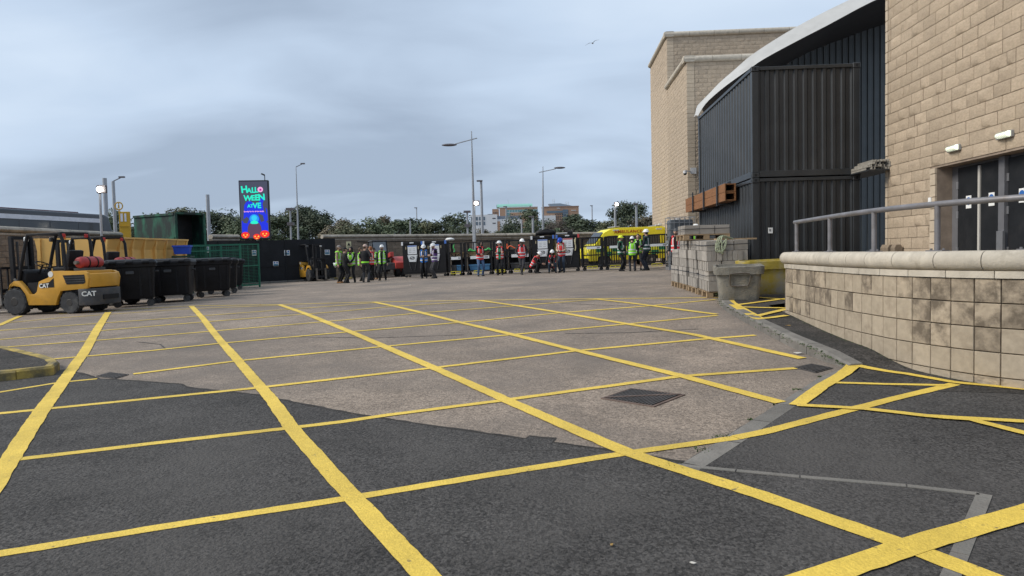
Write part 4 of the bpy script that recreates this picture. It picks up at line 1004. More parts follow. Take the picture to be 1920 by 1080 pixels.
binpx(402, 553, -.1, .9, 20, 'black wheeled bin, last in the front row before the green mesh cage')
binpx(436, 546, -.85, 1.5, 50, 'black wheeled bin with round white sticker tucked against the green cage')
q = gnd(268, 575); bin_(onground(q.x - .2, q.y + 2.2, R(15)), 'black wheeled bin set back behind the row')
# ---------------------------------------------------------------- yellow open-top skip
m_skip = M('skip_yellow', (.74, .44, .13), .5, var=.08, scale=1.5, dirt=(.55, .32, .10), dscale=1.4, dlo=.55, dhi=.85); 
s0, s1 = V((-14.12, 24.7, 0)), V((-13.72, 29.8, 0)); u = (s1 - s0).normalized(); L_ = (s1 - s0).length; nr = V((u.y, -u.x, 0))
sk = thing('skip', 'long ochre yellow ribbed skip with black printed mark behind the forklifts', 'skip', Matrix.Translation(V((s0.x, s0.y, G(s0.x, s0.y)))))
mt_ = Matrix((u, nr, EZ)).transposed(); hs = 2.50 - G(s0.x, s0.y)
for off in (0, -2.35):
    g = MB(); g.box(u * L_ / 2 + nr * (off - .03) + EZ * (hs / 2 + .1), (L_, .06, hs - .2), mt=mt_); g.build('side', m_skip, sk)
    np_ = 7
    for k in range(np_ + 1):
        x = L_ * k / np_; g = MB(); o_ = nr * off
        pr = [(-.02, .25), (.10, .25), (.10, hs - .42), (.17, hs - .05), (-.02, hs - .05)]
        g.add([u * (x + dx_) + nr * (off + y * (1 if off == 0 else -1)) + EZ * z for dx_ in (-.05, .05) for y, z in pr], [(0, 1, 2, 3, 4), (9, 8, 7, 6, 5)] + [(i, (i + 1) % 5, 5 + (i + 1) % 5, 5 + i) for i in range(5)]); g.build('rib', m_skip, sk)
        if k < np_:
            g = MB(); x0, x1 = x + .05, x + L_ / np_ - .05; sg_ = 1 if off == 0 else -1
            g.add([u * x0 + nr * (off + .005 * sg_) + EZ * (hs - .42), u * x1 + nr * (off + .005 * sg_) + EZ * (hs - .42), u * x1 + nr * (off + .15 * sg_) + EZ * (hs - .06), u * x0 + nr * (off + .15 * sg_) + EZ * (hs - .06)], [(0, 1, 2, 3)]); g.build('flared_panel', m_skip, sk)
    g = MB(); g.box(u * L_ / 2 + nr * (off + (.08 if off == 0 else -.08)) + EZ * (hs - .02), (L_ + .1, .24, .06), mt=mt_); g.build('top_rail', m_skip, sk)
for x in (0.03, L_ - .03):
    g = MB(); g.box(u * x - nr * 1.17 + EZ * (hs / 2 + .1), (.06, 2.3, hs - .2), mt=mt_); g.build('end', m_skip, sk)
g = MB(); g.box(u * L_ / 2 - nr * 1.17 + EZ * .16, (L_, 2.3, .12), mt=mt_); g.build('floor', m_skip, sk)
for y in (-.5, -1.8):
    g = MB(); g.box(u * L_ / 2 + nr * y + EZ * .05, (L_, .16, .12), mt=mt_); g.build('runner', m_dkgrey, sk)
tp = u * 2.0 + nr * .125 + EZ * 1.02
for k in range(5):
    g = MB(); g.box(tp + u * (-.32 + k * .10) - nr * .11 + EZ * -.05, (.055, .01, .36), mt=mt_); g.build('printed_bar', m_mblk, sk)
g = MB(); g.box(tp - u * .12 - nr * .11 + EZ * .17, (.5, .01, .07), mt=mt_); g.build('printed_bar', m_mblk, sk)
lettering('HOLLIA', .22, m_mblk, sk, frame(tp + u * .75 - nr * .105 + EZ * .03, u, EZ), ex=.003)
g = MB(); g.box(tp + u * .8 - nr * .11 - EZ * .15, (1.0, .01, .045), mt=mt_); g.build('printed_line', m_mblk, sk)
# ---------------------------------------------------------------- green steel box behind it
m_grn = M('green_stained', (.018, .125, .075), .6, var=.3, scale=2, stretch=(1, 1, .35), dirt=(.010, .022, .020), dscale=1.6, dlo=.36, dhi=.52)
gA, gB = V((-17.6, 33.3, 0)), V((-15.05, 31.9, 0)); u = (gB - gA).normalized(); L_ = (gB - gA).length; nr = V((u.y, -u.x, 0)); zt = at(331, 399, 31.9).z
gb = thing('green_container', 'tall green steel box streaked with black grime behind the yellow skip', 'container', Matrix.Translation(V((gB.x, gB.y, G(gB.x, gB.y)))))
o = WM[gb.name].translation; mt_ = Matrix((u, nr, EZ)).transposed(); hh = zt - o.z; dw = 1.55
g = MB(); g.box(-u * L_ / 2 - nr * .03 + EZ * hh / 2, (L_, .06, hh), mt=mt_); g.build('side', m_grn, gb)
g = MB(); g.box(-u * L_ / 2 - nr * (dw - .03) + EZ * hh / 2, (L_, .06, hh), mt=mt_); g.build('side', m_grn, gb)
g = MB(); g.box(-u * L_ - nr * dw / 2 + EZ * hh / 2, (.06, dw - .14, hh), mt=mt_); g.build('end', m_grn, gb)
g = MB(); g.box(-u * .8 - nr * dw / 2 + EZ * hh / 2, (.05, dw - .14, hh - .1), mt=mt_); g.build('recessed_end', m_mblk, gb)
g = MB(); g.box(-u * L_ / 2 - nr * dw / 2 + EZ * (hh - .03), (L_ - .1, dw - .14, .05), mt=mt_); g.build('roof', m_grn, gb)
for y in (-.04, -dw + .04):
    g = MB(); g.box(u * .02 + nr * y + EZ * hh / 2, (.10, .12, hh + .03), mt=mt_); g.build('end_post', m_grn, gb)
g = MB(); g.box(u * .02 - nr * dw / 2 + EZ * (hh + .0), (.10, dw - .2, .09), mt=mt_); g.build('end_rail', m_grn, gb)
g = MB(); g.box(-u * L_ / 2 + nr * .02 + EZ * (hh - .05), (L_, .06, .10), mt=mt_); g.build('side_rail', m_grn, gb)
g = MB(); g.box(-u * L_ / 2 + nr * .02 + EZ * (hh - 1.12), (L_, .06, .08), mt=mt_); g.build('side_rail', m_grn, gb)
# ---------------------------------------------------------------- green mesh cage
m_cage = M('cage_green', (.02, .14, .085), .5, var=.2); 
c1_, c2_, c0_ = gnd(453, 541), gnd(475, 537), V((-14.6, 30.9, 0)); cc_ = [V((p.x, p.y, 0)) for p in (c0_, c1_, c2_)]
cg = thing('mesh_cage', 'green wire mesh cage with square posts standing beyond the bins', 'cage', Matrix.Translation(V((c1_.x, c1_.y, c1_.z))))
inv = WM[cg.name].inverted(); hc = 2.06; cc_ = [cc_[0], cc_[1], V((cc_[2].x, cc_[2].y - 1.2, 0)), V((cc_[0].x - .4, cc_[0].y + 1.9, 0))]
cc_[2] = V((-11.95, 33.6, 0)); 
for i in range(4):
    a, c = cc_[i], cc_[(i + 1) % 4]; d = (c - a).normalized(); L_ = (c - a).length; za, zc = G(a.x, a.y), G(c.x, c.y)
    P_ = lambda s, z: inv @ V((a.x + d.x * s, a.y + d.y * s, za + (zc - za) * s / L_ + z))
    g = MB(); g.bar(P_(0, 0), P_(0, hc), .07); g.build('post', m_cage, cg)
    if i in (0, 2): g = MB(); g.bar(P_(L_ * .52, 0), P_(L_ * .52, hc), .05); g.build('post', m_cage, cg)
    for z in (hc - .03, hc * .86 if i == 0 else hc * .5, .12):
        g = MB(); g.bar(P_(0, z), P_(L_, z), .05); g.build('rail', m_cage, cg)
    g = MB(); n_ = int((hc - .2) / .07)
    for k in range(n_): g.bar(P_(.03, .16 + k * .07), P_(L_ - .03, .16 + k * .07), .012)
    for k in range(int(L_ / .28)): g.bar(P_(.2 + k * .28, .12), P_(.2 + k * .28, hc - .05), .010)
    tag(g.build('mesh', m_cage, cg), kind='stuff')
# blue crate on a green crate
m_bluep = M('blue_plastic', (.02, .075, .50), .45, var=.1); m_grnp = M('dark_green_plastic', (.012, .05, .035), .5, var=.2)
def crate(mw, label, mat, s=(.62, .42, .32), cat='crate', group=None, name='crate'):
    t = thing(name, label, cat, mw, group); x, y, z = s; g = MB(); k = .86
    lo = [V((sx * x * k / 2, sy * y * k / 2, .0)) for sx, sy in ((1, 1), (-1, 1), (-1, -1), (1, -1))]; hi = [V((sx * x / 2, sy * y / 2, z * .9)) for sx, sy in ((1, 1), (-1, 1), (-1, -1), (1, -1))]
    li = [V((p.x * .88, p.y * .86, .03)) for p in lo]; hi2 = [V((p.x * .94, p.y * .92, z * .9)) for p in hi]
    g.loft([lo, hi, hi2, li]); g.build('tub', mat, t)
    g = MB()
    for sx in (-1, 1): g.box((sx * x / 2, 0, z * .93), (.05, y + .06, .07))
    for sy in (-1, 1): g.box((0, sy * y / 2, z * .93), (x - .05, .05, .07))
    g.build('rim', mat, t); return t
q = at(344, 489, 28.6); zg = G(q.x, q.y); crate(upright(q.x, q.y, R(10)), 'tall dark green plastic box behind the bins, under the blue crate', m_grnp, (.66, .6, q.z - zg + .28), name='plastic_box', cat='box')
crate(upright(q.x - .02, q.y, R(12), q.z + .28 - .01), 'bright blue plastic crate resting on the dark green box', m_bluep, (.62, .44, .34))
# beige board leaning by the left wall
m_board = M('beige_board', (.40, .34, .27), .8, var=.12, scale=2); q = V((-16.45, 22.2, 0)); t = thing('leaning_board', 'large beige board with clipped corner leaning by the yard wall', 'board', upright(q.x, q.y, R(0)))
bt = MB(); poly = [(-1.6, 0), (.28, 0), (.42, .15), (.02, 1.55), (-.06, 1.64), (-1.6, 1.64)]
bt.add([V((x, .0 + z * .22, z)) for x, z in poly] + [V((x, .04 + z * .22, z)) for x, z in poly], [tuple(range(5, -1, -1)), tuple(range(6, 12))] + [(i, (i + 1) % 6, 6 + (i + 1) % 6, 6 + i) for i in range(6)]); bt.build('sheet', m_board, t, bevel=.008)
g = MB(); g.bar((.1, .42, .0), (-.1, .34, 1.5), .05); g.build('prop', m_wood, t)
# ---------------------------------------------------------------- block stacks, tubs on the right
m_cblk = M('concrete_block', (.32, .295, .265), .9, var=.12, scale=2, bump=.35, bscale=30, rnd=.16, spec=.2)
m_pallet = M('pallet_wood', (.30, .215, .13), .85, var=.25, scale=7, rnd=.15)
m_strap = M('black_strap', (.02, .02, .022), .5)
cbm = MB(); cbm.box((0, 0, 0), (1, 1, 1)); cb_me = cbm.mesh('concrete_block', m_cblk)
def pallet(mw, label, w_=1.2, d_=1.0, group='wooden pallets under the blocks'):
    t = thing('pallet', label, 'pallet', mw, group)
    for k in range(6):
        y = -d_ / 2 + .07 + k * (d_ - .14) / 5; g = MB(); g.box((0, y, .125), (w_, .11, .022)); g.build('deck_board', m_pallet, t)
    for y in (-d_ / 2 + .06, 0, d_ / 2 - .06):
        g = MB(); g.box((0, y, .011), (w_, .11, .022)); g.build('base_board', m_pallet, t)
        for x in (-w_ / 2 + .07, 0, w_ / 2 - .07):
            g = MB(); g.box((x, y, .065), (.13, .11, .086)); g.build('bearer_block', m_pallet, t)
    return t
rj = random.Random(21)
def block_stack(mw, label, layers, w_=1.2, d_=1.0, base=.137):
    """layers of solid blocks; alternate layers show faces and ends"""
    t = thing('block_stack', label, 'concrete blocks', mw, 'stacks of concrete blocks'); z = base
    for k in range(layers):
        h = .215; ends = (k % 2 == 0)
        if ends: nx, ny, sx, sy = 3, int(d_ / .1), .44 * w_ / 1.32, .1
        else: nx, ny, sx, sy = int(w_ / .1), 2, .1, .44
        sx, sy = w_ / nx, d_ / ny; oy = rj.uniform(-.035, .035); ox = rj.uniform(-.035, .035)
        for i in range(nx):
            for j in range(ny):
                if 0 < i < nx - 1 and 0 < j < ny - 1 and k < layers - 1: continue
                mw_ = Matrix.Translation((-w_ / 2 + (i + .5) * sx + ox + rj.uniform(-.008, .008), -d_ / 2 + (j + .5) * sy + oy + rj.uniform(-.02, .02), z + h / 2)) @ Matrix.Diagonal((sx - .012, sy - .010, h - .008, 1))
                o = bpy.data.objects.new('concrete_block', cb_me); col.objects.link(o); o.parent = t; o.matrix_basis = mw_
        if k in (1, layers - 1):
            g = MB(); a, c = w_ / 2 + .025, d_ / 2 + .025; zz_ = z + .12
            g.tube([(-a, -c, zz_), (a, -c, zz_ + .01), (a, c, zz_), (-a, c, zz_ - .01), (-a, -c, zz_)], .008, 4); g.build('strap', m_strap, t)
        z += h
    return t
def surfz(x, y): return G2(x, y) if x > 4.35 else G(x, y)
# front stack by the container corner, stacks running back from it
sp = [(4.62, 15.5, 5, 'strapped grey block stack beside the grey mortar tub, right against the container front'),
      (4.68, 16.62, 5, 'strapped grey block stack behind the front one, along the container side'),
      (4.74, 17.72, 5, 'grey block stack in the middle of the pallet row'),
      (4.78, 18.82, 4, 'grey block stack at the far end of the pallet row')]
for i, (x, y, n_, lb) in enumerate(sp):
    pallet(onground(x, y, -YAW), 'worn wooden pallet under the %s block stack' % ['front', 'second', 'third', 'farthest'][i], .92, 1.02)
    block_stack(onground(x, y, -YAW), lb, n_, .88, .98)
zp = G(4.7, 17.1) + .137 + 5 * .215 - .002
pallet(Matrix.Translation((4.62, 17.15, zp)) @ Matrix.Rotation(-YAW, 4, 'Z'), 'wooden pallet laid on top of the block stacks', 1.08, 1.0)
block_stack(Matrix.Translation((4.62, 17.15, zp)) @ Matrix.Rotation(-YAW, 4, 'Z'), 'single row of grey blocks on the topmost pallet', 1, 1.06, .9)
g = MB(); 
for dx_, dy_, a in ((.1, 0, .2), (.45, .1, -.1)):
    t = thing('loose_board', 'loose plank lying on the front block stack, %s' % ('short piece' if dx_ < .3 else 'long piece'), 'board', Matrix.Translation((4.55 + dx_, 15.5 + dy_, G(4.6, 15.5) + .137 + 5 * .215)) @ Matrix.Rotation(a, 4, 'Z'))
    g = MB(); g.box((0, 0, .018), (.42 if dx_ < .3 else .75, .12, .035)); g.build('plank', m_pallet, t)
m_rope = M('green_rope', (.36, .40, .28), .9, var=.3, scale=30); t = thing('rope_coil', 'tangle of pale green rope draped over the front block stack', 'rope', Matrix.Translation((4.42, 15.02, G(4.6, 15.5) + .137 + 5 * .215)))
for k in range(6):
    g = MB(); rk = random.Random(k); pts = [(.25 + rk.uniform(-.1, .1), .2, .02), (.08, .06, .05 + rk.uniform(0, .04)), (-.02 + rk.uniform(-.06, .06), -.045, 0), (-.04 + rk.uniform(-.08, .08), -.07, -.16 - rk.uniform(0, .1)), (.03, -.065, -.3 + rk.uniform(0, .1)), (.06 + rk.uniform(-.05, .05), -.06, -.12), (.12, -.04, .01)]
    g.tube(smoothline(pts, 4), .012, 6); g.build('rope_strand', m_rope, t, smooth=True)
def tub(mw, label, mat, w_, d_, h, handle=True):
    t = thing('mortar_tub', label, 'tub', mw, 'mortar tubs')
    def rr(w__, d__, z, r_):
        o = []
        for sx, sy, a0 in ((1, 1, 0), (-1, 1, 90), (-1, -1, 180), (1, -1, 270)):
            for k in range(5): a = R(a0 + 22.5 * k); o.append(V((sx * (w__ / 2 - r_) + r_ * math.cos(a), sy * (d__ / 2 - r_) + r_ * math.sin(a), z)))
        return o
    wob = lambda ring, s: [p + V((0, 0, rj.uniform(-s, s))) for p in ring]
    g = MB(); g.loft([rr(w_ * .80, d_ * .80, 0, .06), rr(w_ * .83, d_ * .83, .03, .08), rr(w_ * .93, d_ * .93, h * .78, .10), rr(w_ * 1.03, d_ * 1.03, h * .77, .10), wob(rr(w_ * 1.06, d_ * 1.06, h, .10), .008), wob(rr(w_ * .94, d_ * .94, h + .005, .10), .012), rr(w_ * .88, d_ * .88, h * .72, .08)]); g.build('shell', mat, t, smooth=True, angle=35)
    g = MB(); g.loft([rr(w_ * .89, d_ * .89, h * .70, .08), rr(w_ * .89, d_ * .89, h * .73, .08)]); g.build('contents', MATS['mortar_grey'], t)
    if handle:
        g = MB(); g.tube(smoothline([(-.17, -d_ * .475 - .03, h * .80), (-.17, -d_ * .46 - .02, h * .52), (-.12, -d_ * .45 - .02, h * .44), (.12, -d_ * .45 - .02, h * .44), (.17, -d_ * .46 - .02, h * .52), (.17, -d_ * .475 - .03, h * .80), (-.17, -d_ * .475 - .03, h * .80)], 3), .014, 6); g.build('handle', m_worn, t)
    return t
M('mortar_grey', (.26, .25, .235), .95, var=.15, scale=6, bump=.5)
m_tubg = M('tub_grey', (.20, .19, .165), .85, var=.25, scale=5, bump=.8, dirt=(.34, .30, .225), dscale=2.2, dlo=.5, dhi=.72)
m_tuby = M('tub_yellow', (.43, .33, .055), .75, var=.2, scale=4, bump=.3, dirt=(.33, .31, .26), dscale=2.0, dlo=.44, dhi=.62)
q = gnd(1388, 565, G2); tub(onground(q.x + .10, q.y + .42, R(-14), G2, .004), 'grey cement caked mortar tub with wire handle at the kerb corner', m_tubg, .86, .80, .64)
q = gnd(1450, 553, G2); tub(onground(q.x + .10, q.y + .45, R(-4), G2, .004), 'yellow cement splashed mortar tub behind the ramp wall end', m_tuby, 1.15, .85, .66, False)
# ---------------------------------------------------------------- carts
m_cart = M('cart_black', (.010, .010, .012), .55, var=.3, scale=4, spec=.28); m_lbl = M('label_white', (.66, .68, .70), .5, var=.06, scale=6)
m_cyel = M('cart_yellow', (.62, .55, .06), .5, var=.15); m_ink = M('print_grey', (.20, .21, .24), .6); m_inkb = M('print_blue', (.06, .16, .50), .5)
ROW0, ROW1 = V((-6.1, 39.3, 0)), V((8.3, 36.6, 0)); RU = (ROW1 - ROW0).normalized(); RYAW = math.atan2(RU.y, RU.x)
def rowx(px):
    lo, hi = -2., 20.
    for _ in range(40):
        m_ = (lo + hi) / 2; q = ROW0 + RU * m_; x = 960 + F * (q - V((0, 0, EYE))).dot(_r) / (q - V((0, 0, EYE))).dot(_f)
        if x < px: lo = m_
        else: hi = m_
    return lo
def cartbase(t, w_, d_, bumper=True):
    for x in (-w_ / 2 + .12, w_ / 2 - .12):
        for y in (.12, d_ - .12):
            g = MB(); g.bar((x, y, .2), (x, y, .1), .05); c_ = g.build('caster', MATS['caster_grey'], t); g = MB(); g.cyl((x, y - .025, .085), (x, y + .025, .085), .085, n=14); g.build('caster_wheel', m_tyre, c_)
    g = MB(); g.bb((-w_ / 2, 0, .19), (w_ / 2, d_, .27)); g.build('deck', m_cart, t)
    if bumper:
        for x0, x1, z in ((-.26, .26, .24), (-.26, .26, .12)):
            g = MB(); g.bar((x0, -.03, z), (x1, -.03, z), .03); g.build('yellow_bar', m_cyel, t)
        for x in (-.26, 0, .26):
            g = MB(); g.bar((x, -.03, .105), (x, -.03, .255), .03); g.build('yellow_bar', m_cyel, t)
def box_cart(px0, px1, label, red=False, cut=0):
    s0, s1 = rowx(px0), rowx(px1); w_ = (s1 - s0) - .04; q = ROW0 + RU * (s0 + s1) / 2
    t = thing('box_cart', label, 'cart', onground(q.x, q.y, RYAW), 'black box carts'); cartbase(t, w_, .8, False); h = 1.84
    g = MB(); g.bb((-w_ / 2, .0, .27), (w_ / 2, .8, h)); g.build('body', m_cart, t, bevel=.015)
    g = MB(); g.bb((-w_ / 2 - .02, -.025, h), (w_ / 2 + .02, .82, h + .12)); g.build('top_tray', m_cart, t, bevel=.01)
    g = MB(); g.bb((-.13, -.035, h + .04), (.10, -.026, h + .095)); g.build('top_label', m_lbl, t)
    g = MB(); g.bb((-.26, -.016, 1.28), (.26, -.002, 1.76)); p = g.build('notice_sheet', m_lbl, t)
    g = MB(); g.bb((-.25, -.020, 1.70), (.25, -.0165, 1.752)); g.build('header', M('print_red', (.5, .06, .06), .5) if red else m_inkb, p)
    for k in range(3):
        for x in (-.12, .10):
            g = MB(); g.bb((x - .07, -.020, 1.38 + k * .09), (x + .07, -.0165, 1.395 + k * .09)); g.build('print_line', m_ink, p)
    g = MB(); g.prism([(-.30, 1.24), (.30, 1.24), (.20, .86), (-.20, .86)], 'y', -.016, -.002); p = g.build('tapered_sign', m_lbl, t)
    for r0, r1, sq in ((.15, .125, .62), (.11, .09, .6)):
        g = MB(); g.loft([[V((-.02 + r_ * math.cos(a), -.019, 1.07 + r_ * sq * math.sin(a))) for a in [2 * math.pi * k / 20 for k in range(20)]] for r_ in (r0, r1)], cap=False); g.build('oval_logo', m_mblk, p)
    g = MB(); g.bar((-.15, -.018, 1.02), (.10, -.018, 1.11), .03, .004, up=(0, 1, 0)); g.build('logo_stroke', m_mblk, p)
    for k in range(6): g = MB(); g.bb((.155 + k * .012, -.0185, .90 + k * .05), (.185 + k * .012, -.0165, .93 + k * .05)); g.build('print_mark', m_ink, p)
    for s in (-1, 1):
        g = MB(); g.bb((s * .36 - .02, -.03, 1.55), (s * .36 + .02, -.002, 1.70)); g.build('handle', M('brass_tan', (.42, .35, .22), .5), t)
        g = MB(); g.bar((s * .30, -.012, 1.24), (s * .10, -.012, .40), .03, .02); g.build('brace', m_dkgrey, t)
        g = MB(); g.bb((s * w_ / 2 - .05, -.03, h - .06), (s * w_ / 2 + .05, .04, h + .13)); g.build('corner_guard', (MATS.get('print_red') if red else m_inkb) if s > 0 else m_lbl if not red else m_inkb, t)
    g = MB(); g.bb((-w_ / 2 + .1, -.05, .12), (w_ / 2 - .1, -.02, .17)); g.build('kick_bar', m_worn, t)
    return t
def open_cart(px0, px1, label, shelf=.98, fill=()):
    s0, s1 = rowx(px0), rowx(px1); w_ = (s1 - s0) - .05; q = ROW0 + RU * (s0 + s1) / 2
    t = thing('open_cart', label, 'cart', onground(q.x, q.y, RYAW), 'open black shelf carts'); cartbase(t, w_, .75); h = 1.78
    for x in (-w_ / 2 + .03, w_ / 2 - .03):
        for y in (.03, .72):
            g = MB(); g.bar((x, y, .27), (x, y, h), .085); g.build('post', m_cart, t)
    for z in (h, 1.28):
        for y in (.03, .72): g = MB(); g.bar((-w_ / 2 + .05, y, z), (w_ / 2 - .05, y, z), .05); g.build('rail', m_cart, t)
    for x in (-w_ / 2 + .03, w_ / 2 - .03): g = MB(); g.bar((x, .05, h), (x, .70, h), .05); g.build('end_rail', m_cart, t)
    g = MB(); g.bb((-w_ / 2 + .05, .68, .27), (w_ / 2 - .05, .72, shelf - .06)); g.build('back_panel', m_cart, t)
    n_ = max(1, round(w_ / .55))
    for k in range(1, n_): x = -w_ / 2 + w_ * k / n_; g = MB(); g.bar((x, .03, 1.28), (x, .03, h), .05); g.build('post', m_cart, t)
    g = MB(); g.bb((-w_ / 2 + .02, .02, shelf - .06), (w_ / 2 - .02, .74, shelf)); g.build('shelf', m_cart, t)
    g = MB(); g.bb((-w_ * .30, -.005, shelf - .10), (w_ * .40, .008, shelf + .06)); p = g.build('label_strip', m_lbl, t)
    g = MB(); g.bb((w_ * .22, -.008, shelf - .06), (w_ * .36, -.0055, shelf + .02)); g.build('print_block', m_ink, p)
    for s in (-1, 1): g = MB(); g.bar((s * (w_ / 2 - .05), .03, 1.25), (s * (w_ / 2 - .35), .03, 1.02), .07, .03); g.build('gusset', m_cart, t)
    return t, w_, shelf
def cage_cart(px0, px1, label):
    s0, s1 = rowx(px0), rowx(px1); w_ = (s1 - s0) - .03; q = ROW0 + RU * (s0 + s1) / 2
    t = thing('cage_cart', label, 'cart', onground(q.x, q.y, RYAW), 'black barred cage carts'); cartbase(t, w_, .75); h = 1.74
    for y in (.03, .72):
        for x in (-w_ / 2 + .03, w_ / 2 - .03): g = MB(); g.bar((x, y, .27), (x, y, h), .09); g.build('post', m_cart, t)
        for z in (h, 1.28, .82, .34): g = MB(); g.bar((-w_ / 2 + .06, y, z), (w_ / 2 - .06, y, z), .06); g.build('rail', m_cart, t)
        n_ = max(3, round(w_ / .125))
        for k in range(1, n_): x = -w_ / 2 + w_ * k / n_; g = MB(); g.bar((x, y, .34), (x, y, h), .030); g.build('bar', m_cart, t)
    for x in (-w_ / 2 + .03, w_ / 2 - .03):
        for z in (h, 1.28): g = MB(); g.bar((x, .06, z), (x, .69, z), .045); g.build('end_rail', m_cart, t)
    g = MB(); g.bb((-w_ * .24, -.012, 1.14), (w_ * .45, .004, 1.27)); p = g.build('label_strip', m_lbl, t)
    g = MB(); g.bb((w_ * .24, -.015, 1.17), (w_ * .38, -.0125, 1.24)); g.build('print_block', m_ink, p)
    return t
box_cart(757, 795, 'black box cart with white oval logo sign at the hoarding end of the row')
box_cart(797, 839, 'black box cart with a white bag lying on its top')
box_cart(999, 1041, 'black box cart carrying a black bag, between open cart and red marked box cart', False)
box_cart(1046, 1088, 'black box cart with red top corners and a pole lying across it', True)
oc = [open_cart(842, 869, 'narrow open black cart next to the box cart with the bag'), open_cart(873, 925, 'wide open black cart with green straps behind the person in jeans'), open_cart(928, 949, 'narrow open black cart with an orange strap'), open_cart(951, 998, 'wide open black cart beside the box cart carrying a black bag')]
cage_cart(1091, 1132, 'black barred cart next to the red marked box cart in front of the yellow van')
cage_cart(1134, 1175, 'black barred cart, middle one in front of the yellow van')
cage_cart(1207, 1258, 'black barred cart, wide one nearest to the stone tower')
cols_ = [m_pallet, m_bluep, M('crate_wood', (.40, .28, .15), .8, var=.2), M('teal_blue', (.06, .18, .34), .5), m_dkgrey]
names_ = ['wooden', 'blue', 'pale wooden', 'dull blue', 'dark grey']
for i, (t, w_, sh) in enumerate(oc):
    for j, (x, z, mi) in enumerate(((-.22 * w_, sh, (0, 2, 4, 4)[i]), (.22 * w_, sh, (2, 0, 4, 2)[i]), (-.18 * w_, .27, (4, 3, 4, 4)[i]), (.2 * w_, .27, (3, 3, 4, 4)[i]))):
        crate(WM[t.name] @ Matrix.Translation((x, .38, z + .0)), '%s crate, %s shelf, %s end, %s' % (names_[mi], 'upper' if z > .5 else 'bottom', 'hoarding' if x < 0 else 'ambulance', ['narrow cart by the bag', 'cart with green straps', 'cart with orange strap', 'wide cart by black bag'][i]), cols_[mi], (w_ * .38, .5, .30), group='crates on the carts')
# bits and pieces on the carts
def lump(name, label, cat, c, r, mat, seed=0):
    rk = random.Random(seed); g = MB(); g.ball((0, 0, 0), r, 14, 9); g.v = [tuple(V(v) * rk.uniform(.88, 1.1)) for v in g.v]
    o = g.build(name, mat, smooth=True, angle=180); o.matrix_basis = Matrix.Translation(c); return tag(o, label, cat)
pr = lambda px, z, y=.3: (lambda q: V((q.x - RU.y * y, q.y + RU.x * y, G(q.x, q.y) + z)))(ROW0 + RU * rowx(px))
lump('plastic_bag', 'white plastic bag lying on top of the box cart', 'bag', pr(843, 2.01), (.26, .2, .09), m_wht, 3)
t = thing('black_bag', 'long black holdall lying on top of the box cart', 'bag', Matrix.Translation(pr(1024, 1.95)) @ Matrix.Rotation(RYAW, 4, 'Z'))
g = MB(); g.tube(smoothline([(-.55, 0, .05), (-.40, 0, .16), (0, 0, .20), (.40, 0, .17), (.50, 0, .06)], 4), [.04, .07, .10, .13, .15, .16, .16, .16, .16, .16, .16, .15, .13, .11, .09, .07, .05], 10); g.build('bag_body', m_cart, t, smooth=True)
g = MB(); g.tube(smoothline([(-.3, -.1, .2), (-.1, -.12, .34), (.15, -.12, .34), (.35, -.1, .2)], 4), .02, 6); g.build('handle', m_cart, t)
t = thing('rolled_pole', 'grey pole with black end lying across the box cart tops', 'pole', Matrix.Translation(pr(1052, 2.02)) @ Matrix.Rotation(RYAW, 4, 'Z')); g = MB(); g.cyl((-.85, 0, -.01), (.40, 0, .03), .035, n=10); g.build('tube', m_steel, t); g = MB(); g.box((.5, 0, .04), (.28, .22, .2)); g.build('end_block', m_cart, t, bevel=.03)
m_strapo = M('orange_strap', (.70, .12, .04), .6); m_strapg = M('green_strap', (.05, .42, .10), .6)
def ribbon(name, label, pts, mat, r_=.03):
    g = MB(); g.tube(smoothline(pts, 4), r_, 6); o = g.build(name, mat, smooth=True); return tag(o, label, 'strap')
ribbon('strap', 'orange webbing strap slung across the open cart', [pr(953, 1.62, -.04), pr(953, 1.35, -.05), pr(958, 1.5, -.05), pr(968, 1.36, -.05)], m_strapo)
ribbon('strap', 'green strap hanging from the narrow open cart rail', [pr(853, 1.75, .1), pr(852, 1.55, -.04), pr(855, 1.4, -.04), pr(853, 1.3, -.04)], m_strapg)
ribbon('strap', 'green strap heaped on the rail of the wide open cart', [pr(881, 1.32, -.04), pr(884, 1.42, -.05), pr(889, 1.33, -.05), pr(912, 1.34, -.05), pr(918, 1.42, -.05), pr(922, 1.33, -.05)], m_strapg, .045)
ribbon('strap', 'pale yellow tape hanging down the red marked box cart', [pr(1081, 1.78, -.05), pr(1080, 1.5, -.06), pr(1081, 1.3, -.06), pr(1080, 1.1, -.06)], M('pale_tape', (.55, .50, .30), .6))
# ---------------------------------------------------------------- sign on the wall
q = at(654, 459.5, 43.4); nn = V((.55, -.83, 0)).normalized(); uu = V((.83, .55, 0)).normalized(); sgn_ = thing('warning_sign', 'pale yellow warning sign with black triangle on the yard wall', 'sign', Matrix.Translation(q)); mt_ = Matrix((uu, nn, EZ)).transposed()
g = MB(); g.box((0, 0, 0), (.30, .02, .44), mt=mt_); g.build('plate', M('sign_yellow', (.62, .60, .38), .5), sgn_)
g = MB(); g.add([uu * x + nn * .013 + EZ * z for x, z in ((-.11, -.04), (.11, -.04), (0, .16))], [(0, 1, 2)]); g.build('triangle', m_mblk, sgn_)
for k in range(2): g = MB(); g.box(nn * .012 - EZ * (.10 + .05 * k), (.2, .006, .02), mt=mt_); g.build('print_line', m_mblk, sgn_)
